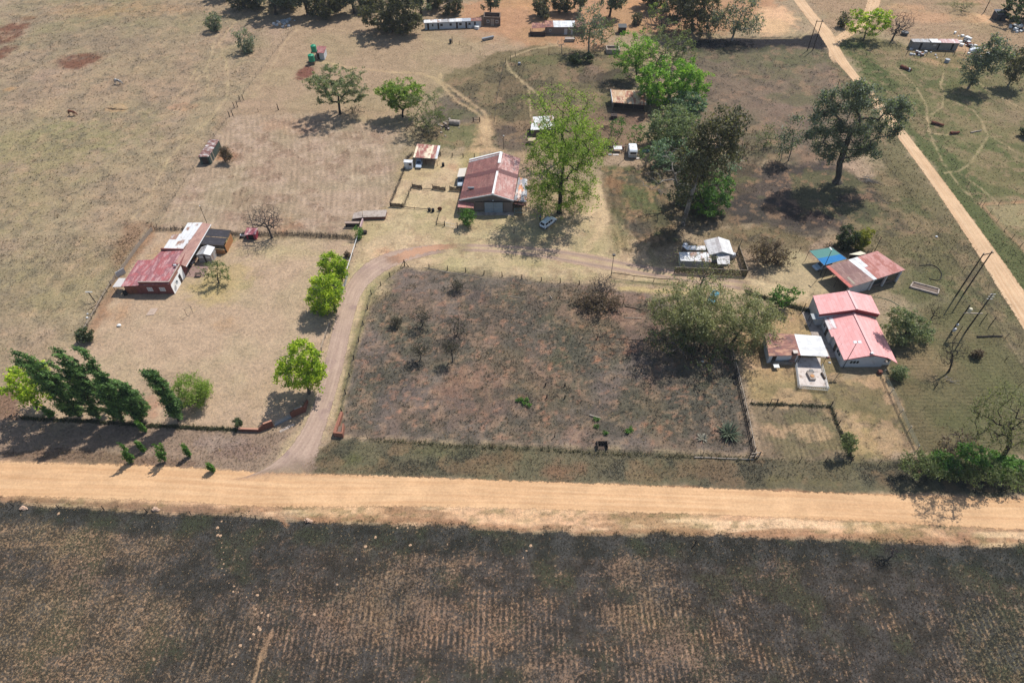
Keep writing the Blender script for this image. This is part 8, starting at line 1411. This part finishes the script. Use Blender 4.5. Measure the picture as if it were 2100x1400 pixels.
def horse(label, base, rz, coat, patch=None, sc=1.0):
    b = G(*base); o = thing('horse', label, 'horse', tuple(b)); o.rotation_euler.z = rz; o.scale = (sc, sc, sc); ORG[o.name] = Vector((0, 0, 0))
    V = [(-.7, 0, 1.18), (-.25, 0, 1.12), (.25, 0, 1.12), (.62, 0, 1.18), (.95, 0, 1.0), (1.22, 0, .62), (1.34, 0, .36), (1.36, 0, .14)]; E = [(0, 1), (1, 2), (2, 3), (3, 4), (4, 5), (5, 6), (6, 7)]; Rd = [(.27, .30), (.28, .30), (.27, .30), (.22, .28), .17, .13, .12, .07]
    for s in (-1, 1):
        n = len(V); V += [(.58, s * .17, .85), (.60, s * .17, .45), (.58, s * .17, .10), (.64, s * .17, .03)]; E += [(3, n), (n, n + 1), (n + 1, n + 2), (n + 2, n + 3)]; Rd += [.12, .06, .05, .055]
        n = len(V); V += [(-.62, s * .17, .85), (-.78, s * .17, .50), (-.72, s * .17, .10), (-.66, s * .17, .03)]; E += [(0, n), (n, n + 1), (n + 1, n + 2), (n + 2, n + 3)]; Rd += [.16, .07, .05, .055]
        n = len(V); V += [(1.24, s * .06, .72)]; E += [(5, n)]; Rd += [.03]
    skinmesh('body', V, E, Rd, coat, o, 1, 1)
    MB().tube((-.95, 0, 1.15), (-1.12, 0, .55), .06, .03, 6).build('tail', HAIR, o); MB().tube((.72, 0, 1.4), (1.2, 0, .78), .045, .03, 5).build('mane', HAIR, o); return o
horse('brown horse grazing with its head down to the right', (149, 237), R(-8), mat('bay_coat', C(112, 66, 46), .8, .2, 3), sc=1.15)
horse('white horse with black patches grazing in the left pasture', (243, 173), R(-10), mat('piebald_coat', C(236, 232, 226), .8, .06, 2.6, dirt=C(38, 34, 34), dirtamt=.5), sc=1.15)

# ================================================================ SMALL THINGS
def single(name, label, cat, mb, m, group=None, smooth=False): return tag(mb.build(name, M_[m] if isinstance(m, str) else m, smooth=smooth), label, cat, group)
def tyre(c, r=.36): return MB().lathe((c.x, c.y, 0), [(r * .55, .02), (r * .85, 0), (r, .06), (r, .14), (r * .85, .2), (r * .55, .18), (r * .5, .1)], 16)
single('tyre', 'black tyre hung by the thick pole fence, upper of the two', 'tyre', tyre(G(1506, 774), .42), 'black'); single('tyre', 'black tyre hung by the thick pole fence, lower of the two', 'tyre', tyre(G(1508, 786), .42), 'black')
for px, py, lab in ((881, 433, 'dark tyre stack, left of the pair on the barn yard pole fence'), (888, 434, 'dark tyre stack, right of the pair on the barn yard pole fence')):
    c = G(px, py); o = thing('tyre_stack', lab, 'tyres', tuple(c), 'tyre stacks by the barn yard')
    for i in range(4): MB().lathe((c.x, c.y, i * .2), [(.2, .02), (.33, 0), (.36, .06), (.36, .14), (.33, .2), (.2, .18)], 14).build('tyre', M_['black'], o)
c = G(902, 432); single('wheel', 'upright rusty wagon wheel at the end of the tyre fence', 'wheel', MB().lathe((c.x, c.y, .55), [(.42, -.04), (.55, -.04), (.55, .04), (.42, .04), (.42, -.03)], 18, 'Y').bar((c.x - .5, c.y, .55), (c.x + .5, c.y, .55), .05).bar((c.x, c.y, .05), (c.x, c.y, 1.05), .05), 'rust')
def drum(px, py, lab, m, r=.3, h=.85, name='drum'): c = G(px, py); return single(name, lab, 'drum', MB().lathe((c.x, c.y, 0), [(r, 0), (r * 1.04, .04), (r, .08), (r, h * .33), (r * 1.04, h * .36), (r, h * .4), (r, h * .64), (r * 1.04, h * .67), (r, h * .7), (r, h - .05), (r * 1.04, h), (r * .9, h + .01)], 14), m)
drum(258, 604, 'black drum in the shade below the side canopy of the left house', 'black', .42, .9); drum(1592, 541, 'black drum beside the dry brown bush', 'black', .32, .95); drum(909, 341, 'black bin with a white mark standing right of the carport', 'black', .35, .9); drum(1941, 128, 'grey drum standing alone on the sandy patch by the long shack', 'grey', .7, 1.0); drum(1065, 133, 'dark drum on the footpath gate bend', 'metal', .4, .7)
c = G(1854, 72); single('cistern', 'round black tub with a shiny top beside the leafless far tree', 'tub', MB().lathe((c.x, c.y, 0), [(.6, 0), (1.1, .35), (1.3, .8), (1.1, 1.05), (.5, 1.1)], 16), 'darkmetal')
def logthing(a, b, r, lab, m='wood', name='log', extra=None):
    A, B_ = G(*a), G(*b); A.z = B_.z = r; mb = MB(); d = (B_ - A); n = 4; pts = [A + d * i / n + Vector((0, random.uniform(-.4, .4) * r, 0)) for i in range(n + 1)]
    for i in range(n): mb.tube(pts[i], pts[i + 1], r * (1 - .08 * i), r * (1 - .08 * (i + 1)), 9)
    return single(name, lab, 'log' if 'log' in name else name, mb, m)
logthing((1209, 852), (1232, 858), .16, 'weathered grey log lying on the scorched plot', 'palewood'); logthing((2003, 691), (2055, 690), .18, 'long black fallen pole on the right lawn', 'darkwood', 'fallen_pole'); logthing((1990, 273), (2012, 269), .2, 'pale log on the green field', 'palewood')
logthing((1909, 254), (1934, 260), .45, 'big rusty pipe on the green field, left of two', 'rust', 'pipe'); logthing((1948, 276), (1966, 274), .42, 'big rusty pipe on the green field, right of two', 'rust', 'pipe')
o = logthing((1846, 139), (1869, 148), .5, 'rusty pipe with a white band near the long shack', 'rust', 'pipe'); A = G(1863, 146); MB().lathe((A.x, A.y, .5), [(.52, -.12), (.52, .12)], 10, 'X').build('band', M_['white'], o)
logthing((1045, 608), (1067, 611), .08, 'thin white stick on the scorched plot', 'palewood', 'stick'); logthing((1127, 606), (1132, 613), .1, 'short pale stick on the scorched plot', 'palewood', 'stick'); logthing((1280, 652), (1316, 653), .09, 'pale pole lying before the largest thorn tree', 'palewood', 'stick'); logthing((1282, 628), (1320, 637), .1, 'crooked pole lying right of the dark post', 'wood', 'stick'); logthing((1424, 938), (1545, 942), .13, 'long pale pole lying along the foot of the road fence', 'palewood', 'fallen_pole')
for i, (a, b) in enumerate((((880, 552), (925, 560)), ((905, 556), (960, 566)), ((945, 560), (990, 572)), ((870, 549), (900, 553)))): logthing(a, b, .07, ('pale peeled pole under the top plot fence, second from the left', 'pale peeled pole under the top plot fence, third from the left', 'pale peeled pole under the top plot fence, rightmost', 'pale peeled pole under the top plot fence, leftmost')[i], 'palewood', 'pole')
for i in range(1): logthing((1225, 690), (1330, 700), .07, 'long dark rail lying across the scraped orange soil', 'wood', 'rail')
c = G(1897, 602); o = thing('planter', 'long rectangular concrete bed edged frame on the right lawn', 'planter', tuple(c)); p4 = [G(1864, 590), G(1923, 606), G(1926, 594), G(1871, 579)]; mb = MB(); [wallseg(mb, p4[i], p4[(i + 1) % 4], .4, .4, .25) for i in range(4)]; mb.build('edging', M_['concrete'], o); MB().prism([(p.x, p.y) for p in inset(p4, .3)], 0, .2).build('soil', M_['brick_dull'], o)
hp = crom([G(*p)[:2] for p in ((1790, 609), (1815, 613), (1835, 622), (1845, 628))], .6); single('hose', 'thin green hose curving over the grass by the red house', 'hose', MB().path([(p[0], p[1], .05) for p in hp], .05, 5), mat('hose_green', C(96, 128, 104), .5, .1, 3))
hp = crom([G(*p)[:2] for p in ((1885, 545), (1915, 545), (1930, 560), (1925, 575), (1905, 572))], .6); single('hose', 'coil of black pipe on the grass right of the workshop', 'pipe', MB().path([(p[0], p[1], .08) for p in hp], .09, 6), 'black')
c = G(1236, 922); o = thing('crate', 'dark open frame crate against the bottom fence of the scorched plot', 'crate', tuple(c)); MB().box((c.x - .9, c.y + .6, .55), (.1, 1.2, 1.1)).box((c.x + .8, c.y + .6, .55), (.1, 1.2, 1.1)).box((c.x, c.y + 1.15, .55), (1.6, .08, 1.0)).build('sides', M_['wood'], o); MB().box((c.x - .05, c.y + .55, .06), (1.55, 1.1, .1)).build('floor', M_['wood'], o)
c = G(1224, 907); drum(1224, 908, 'small black pot above the dark open crate', 'black', .22, .3, 'pot')
c = G(408, 566); o = thing('bench', 'small brown garden table bench on the left house patio edge', 'bench', tuple(c)); MB().box((c.x, c.y, .72), (1.3, .7, .06)).build('top', M_['wood'], o); [MB().box((c.x + dx, c.y + dy, .35), (.09, .09, .7)).build('leg', M_['wood'], o) for dx, dy in ((-.55, -.25), (.55, -.25), (.55, .25), (-.55, .25))]
c = G(312, 640); a_ = [(c.x - .9, c.y - 1.0), (c.x + .7, c.y - .9), (c.x + .9, c.y + 1.1), (c.x - .6, c.y + 1.0)]; single('septic_cover', 'cracked pale concrete cover in the left house front yard', 'cover', MB().prism(a_, 0, .12).prism([(c.x - .25, c.y - .2), (c.x + .3, c.y - .2), (c.x + .3, c.y + .3), (c.x - .25, c.y + .3)], .12, .17), mat('pad_concrete', C(186, 164, 146), .9, .25, 3))
for px, py, s, lab in ((245, 668, .45, 'white square block on the left house lawn'), (699, 853, .35, 'white rounded stone right of the wedge shaped brick wall'), (179, 652, .25, 'white stone at the foot of the lower left fence'), (180, 644, .2, 'smaller white stone by the lower left fence'), (1440, 742, .3, 'white rag on the ground below the thorn trees'), (1920, 486, .3, 'white bag caught on the verge fence')):
    c = G(px, py); single('stone' if 'stone' in lab else 'block' if 'block' in lab else 'rag' if 'rag' in lab else 'bag', lab, 'stone' if 'stone' in lab else 'litter', MB().blob((c.x, c.y, s * .45), (s, s * .8, s * .55), px, .12), 'white')
clod = MB().blob((0, 0, .03), (.17, .15, .09), 5, .35).mesh('earth_clod', mat('pale_clod', C(196, 162, 130), .95, .25, 5)); k_ = 0
for px, py in [(x / 3, 1000 + y / 3) for x, y in ((1365, 205), (1340, 245), (1340, 290), (1355, 295), (1365, 338), (1363, 367), (1375, 397), (1365, 438), (1376, 468), (1365, 496), (1393, 508), (1380, 533), (1410, 585), (1440, 605), (1435, 638), (1467, 640), (1490, 652), (1517, 672), (1525, 690), (1580, 715), (1575, 745), (935, 238), (1007, 147), (1770, 640), (1480, 970), (1430, 1083), (940, 1145), (1590, 860), (1650, 785), (1540, 930), (1935, 780), (1965, 688), (2075, 595), (2510, 245), (2445, 245), (2310, 305), (2250, 360), (2525, 352), (2753, 348), (2615, 420), (2795, 505), (3265, 357), (3238, 387), (3218, 430), (3340, 287), (1560, 900), (1600, 870), (1570, 780), (1610, 770), (2135, 480), (2190, 440), (1950, 1060), (600, 890), (500, 455), (360, 160), (1585, 660), (1450, 1040), (1660, 965))]:
    c = G(px, py); o = bpy.data.objects.new('earth_clod', clod); S.collection.objects.link(o); o.location = c; s = random.choice((.5, .6, .75, .9, 1.3)); o.scale = (s, s * random.uniform(.7, 1.1), s * .8); o.rotation_euler.z = random.uniform(0, 6); tag(o, 'small pale clod of earth thrown up on the burnt field', 'clod', 'pale earth clods on the burnt field')
for px, py, lab in ((48, 1042, 'large pale stone at the left edge of the burnt field'), (319, 1045, 'pale stone on the burnt field edge between the black posts'), (632, 1068, 'reddish rubble heap at the burnt field edge under two black stakes')):
    c = G(px, py); single('stone', lab, 'stone', MB().blob((c.x, c.y, .2), (.5, .4, .32), px, .3).blob((c.x + .5, c.y - .1, .12), (.3, .25, .2), px + 1, .3), mat('pale_stone', C(206, 172, 146), .9, .2, 3))
# agaves
def agave(label, base, n, ln, m, seed, upr=.8):
    b = G(*base); o = thing('agave', label, 'plant', tuple(b)); r = random.Random(seed); mb = MB()
    for i in range(n):
        a = r.uniform(0, 6.28); rr = r.uniform(0, .35) * ln; l = ln * r.uniform(.6, 1.1); e = r.uniform(.35, 1.4) * upr; c0 = Vector((b.x + math.cos(a) * rr, b.y + math.sin(a) * rr, 0)); d = Vector((math.cos(a) * math.cos(e), math.sin(a) * math.cos(e), math.sin(e))); p1 = c0 + d * l * .55; p2 = c0 + d * l + Vector((0, 0, -.08 * l)); w = Vector((-math.sin(a), math.cos(a), 0)) * .09
        k = len(mb.v); mb.v += [tuple(c0 - w), tuple(c0 + w), tuple(p1 + w * .9 + Vector((0, 0, .04))), tuple(p2), tuple(p1 - w * .9 + Vector((0, 0, .04))), tuple(p1 - Vector((0, 0, .05)))]; mb.f += [(k, k + 1, k + 2, k + 4), (k + 4, k + 2, k + 3), (k + 1, k, k + 5), (k + 1, k + 5, k + 2), (k, k + 4, k + 5), (k + 5, k + 3, k + 2), (k + 5, k + 4, k + 3)]
    mb.build('leaves', m, o); return o
agave('big dark agave clump with pale tipped blades on the scorched plot', (1494, 890), 130, 2.3, mat('agave_green', C(84, 96, 74), .6, .35, 2.5, dirt=C(190, 186, 160), dirtamt=.36), 3); agave('small half dead agave left of the big dark clump', (1441, 899), 34, 1.1, mat('agave_dry', C(150, 146, 128), .7, .35, 3, dirt=C(80, 72, 62), dirtamt=.45), 8)
for i, (px, py) in enumerate(((1224, 862), (1224, 875), (1241, 890), (1293, 882), (1286, 886), (1070, 820), (1080, 822), (1075, 828), (1085, 832), (1062, 822))):
    tree('grass_clump', 'bright green clump of grass sprouting on the scorched plot', 'green', (px, py), [(px, py - 2, 5, 3)], 10, .01, cat='grass clump', group='green grass clumps on the scorched plot', per=10, cl=.25, size=.14, start=0, shell=.1, tipr=.006, crown='blades')
# fallen branches
def deadfall(label, base, n, ln, rz, m='gum', seed=1):
    b = G(*base); o = thing('fallen_branches', label, 'branches', tuple(b)); r = np.random.default_rng(seed); A = []; Bq = []
    for i in range(n):
        a = rz + r.normal(0, .5); c = np.array(b) + np.r_[r.normal(0, ln * .25, 2), r.uniform(.05, .4)]; l = ln * r.uniform(.3, 1); A.append(c); Bq.append(c + np.array([math.cos(a) * l, math.sin(a) * l, r.uniform(-.1, .5)]))
    A, Bq = np.array(A), np.array(Bq); Bq[:, 2] = np.maximum(Bq[:, 2], .03); V, F = tubes(A, Bq, np.full(n, .07), np.full(n, .02), 5); rawmesh('branch', V, F, BARK[m], org=tuple(b), parent=o); return o
deadfall('pale tangle of fallen branches right of the huge gum trunk', (1775, 370), 34, 3.4, R(-30), seed=2); deadfall('bleached fallen branches left of the brown green gum', (1352, 392), 22, 2.6, R(-25), seed=3); deadfall('bleached forked branch on the right lawn under the leafless tree', (1943, 778), 7, 1.7, R(-15), seed=4); deadfall('grey dead branches at the right foot of the brown green gum', (1450, 440), 24, 3.0, R(-30), 'twig', 5); deadfall('stack of old timber between the rusty shed and the small sapling', (1236, 262), 16, 3.0, R(-25), 'grey', 6)
c = G(1259, 245); single('box', 'black square box by the crooked fence below the rusty shed', 'box', MB().prism([(c.x - .8, c.y), (c.x + .8, c.y - .1), (c.x + .8, c.y + 1.3), (c.x - .8, c.y + 1.4)], 0, 1.0).prism([(c.x - .9, c.y - .1), (c.x + .9, c.y - .2), (c.x + .9, c.y + 1.4), (c.x - .9, c.y + 1.5)], 1.0, 1.06), 'darkboard')
A_, B_ = G(922, 254), G(943, 256); A_.z = B_.z = .55; single('pipe', 'short fat concrete pipe beside the grey open shrub', 'pipe', MB().tube(A_, B_, .75, None, 16), 'concrete')
c = G(1001, 84); single('trough', 'long grey metal trough on the orange ground', 'trough', MB().prism([(c.x - 1.9, c.y - .6), (c.x + 1.9, c.y + 1.4), (c.x + 1.7, c.y + 2.1), (c.x - 2.1, c.y + .1)], .3, .9).box((c.x - 1, c.y, .15), (.3, .5, .3)).box((c.x + 1, c.y + 1, .15), (.3, .5, .3)), 'metal')
c = G(924, 89); o = thing('post', 'dark drum strapped to posts on the path below the row of rooms', 'post', tuple(c)); MB().tube((c.x + .6, c.y, 0), (c.x + .6, c.y, 2.2), .1).build('post', M_['darkwood'], o); MB().lathe((c.x, c.y, .2), [(.4, 0), (.42, .5), (.4, 1.1)], 12).build('drum', M_['darkmetal'], o)
c = G(240, 221); single('dry_trough', 'low sandy mound with a dark hollow in the pasture', 'mound', MB().blob((c.x, c.y, .1), (2.2, 1.4, .5), 9, .2).blob((c.x + 1.8, c.y - .5, .05), (1.6, .9, .3), 10, .2), mat('mound_sand', C(168, 142, 108), .95, .25, 2, dirt=C(110, 92, 66), dirtamt=.35))
def heap(label, px, py, rx, ry, n, cols, s0, s1, name='rubbish_heap'):
    b = G(px, py); o = thing(name, label, 'rubbish', tuple(b)); r = random.Random(px); m = mpp(b)
    for ci, cm in enumerate(cols):
        mb = MB()
        for i in range(n):
            k_ = (.5, .16, .13)[ci]; x = b.x + r.gauss(0, rx * m * k_); y = b.y + r.gauss(0, ry * k_); s = r.uniform(s0, s1); mb.box((x, y, s * .3), (s, s * r.uniform(.5, 1), s * .6), r.uniform(0, 3))
        mb.build(('white_junk', 'dark_junk', 'rusty_junk')[ci], M_[cm], o)
    return o
heap('scatter of white and dark rubbish in front of the long shack', 1885, 112, 30, 4, 16, ('offwhite', 'black', 'rust'), .3, .9); heap('rubbish heap of white junk and pipes at the right end of the long shack', 1990, 96, 24, 10, 18, ('white', 'darkmetal', 'rust'), .4, 1.3); heap('line of white rubbish below the black hut', 2085, 58, 18, 4, 16, ('white', 'darkmetal'), .5, 1.2); heap('white rubbish strewn at the foot of the far gum row', 585, 46, 24, 4, 22, ('offwhite', 'grey'), .3, 1.0); heap('clutter of pots and bins by the red house wall', 1692, 722, 5, 4, 7, ('offwhite', 'maroon'), .2, .5); heap('clutter of household things along the left house patio wall', 398, 534, 8, 4, 9, ('black', 'offwhite', 'rust'), .2, .6); heap('loose rubble by the fat concrete pipe', 915, 262, 24, 4, 16, ('concrete', 'darkwood'), .2, .6, 'rubble_heap'); heap('pale litter on the burnt strip above the row of rooms end', 975, 57, 14, 3, 4, ('white',), .8, 1.6, 'litter')
c = G(2000, 107); o = thing('scrap_car_body', 'white car body shell beside the rubbish of the long shack', 'car', tuple(c)); mb = loft(MB(), [(-2, .2, .8, .7, .6), (-1, .2, 1.3, .8, .6), (.6, .2, 1.3, .8, .6), (2, .2, .8, .7, .6)]); mb.v = [(x + c.x, y + c.y, z) for x, y, z in mb.v]; mb.build('body', WP, o); MB().box((c.x - .2, c.y - .72, 1.0), (1.3, .06, .35)).build('window', M_['glass'], o)

# ================================================================ STUFF: grass tufts over the veld
GXg = xs; GYg = ys
def sample(x, y, arr):
    i = np.clip(np.searchsorted(GXg, x) - 1, 0, len(GXg) - 2); j = np.clip(np.searchsorted(GYg, y) - 1, 0, len(GYg) - 2); return arr.reshape(gsh + arr.shape[1:])[j, i]
def tufts(name, label, n, yr, sz, kd, blades=5):
    r = np.random.default_rng(len(name) + n); y = r.uniform(*yr, n * 3); hw = y * .5 + 62; x = r.uniform(-1, 1, n * 3) * hw; w = hw / hw.max()
    tf = sample(x, y, TUFT); bu = sample(x, y, BURN); gr = sample(x, y, GRS); keep = r.random(n * 3) < w * np.clip((tf - .06) * 1.2, 0, 1)
    if kd == 'burnt': keep &= bu > .25
    else: keep &= bu < .35
    x, y = x[keep][:n], y[keep][:n]; n = len(x); c = sample(x, y, COL); bu = sample(x, y, BURN); s = sz * r.uniform(.6, 1.5, n) * np.clip(sample(x, y, TUFT) + .5, .6, 1.3)
    m = n * blades; X = np.repeat(x, blades); Y_ = np.repeat(y, blades); Sz = np.repeat(s, blades); a = r.uniform(0, 6.28, m); wv = np.stack([-np.sin(a), np.cos(a), np.zeros(m)], 1) * (Sz * .2)[:, None]; o_ = np.stack([np.cos(a), np.sin(a), np.zeros(m)], 1); p = np.stack([X, Y_, np.full(m, .0)], 1) + o_ * (Sz * .15)[:, None]
    tip = p + o_ * (Sz * r.uniform(.2, .6, m))[:, None]; tip[:, 2] = Sz * r.uniform(.25, .55, m); V = np.stack([p - wv, p + wv, tip], 1).reshape(-1, 3); F = np.arange(m * 3).reshape(-1, 3)
    dark = np.array(C(58, 56, 50)); cc = c * r.uniform(.68, 1.12, (n, 1)); f = np.clip(bu * 1.2, 0, .7)[:, None]; cc = cc * (1 - f) + dark * f * r.uniform(.6, 1.5, (n, 1)); pick = r.random(n) < (.05 if kd == 'burnt' else .1); cc[pick] = np.array(C(186, 158, 118)) * r.uniform(.7, 1, (pick.sum(), 1))
    o = rawmesh(name, V, F, DRYLEAF, fcol=np.repeat(cc, blades, 0), nside=3); o['kind'] = 'stuff'; o['label'] = label; return o
tufts('burnt_grass_tufts', 'charred and straw coloured grass tufts over the burnt field', 100000, (26, 66), .15, 'burnt'); tufts('grass_tufts', 'short dry grass tufts over the near ground', 46000, (60, 125), .21, 'dry'); tufts('scorched_grass_tufts', 'scorched grass tufts on the middle plots', 22000, (64, 160), .22, 'burnt'); tufts('veld_grass_tufts', 'dry grass tufts over the far pasture', 60000, (115, 280), .33, 'dry', 4)

# ================================================================ AIR
hz = MB().box((0, 130, 62.5), (900, 700, 127)).mesh('haze', None); hm = bpy.data.materials.new('haze'); hm.use_nodes = True; hm.node_tree.nodes.clear(); vo = hm.node_tree.nodes.new('ShaderNodeVolumePrincipled'); ho = hm.node_tree.nodes.new('ShaderNodeOutputMaterial')
vo.inputs['Color'].default_value = (.82, .88, .95, 1); vo.inputs['Density'].default_value = .0001; hm.node_tree.links.new(vo.outputs[0], ho.inputs['Volume']); hz.materials.append(hm); o = bpy.data.objects.new('haze', hz); S.collection.objects.link(o); o['kind'] = 'stuff'
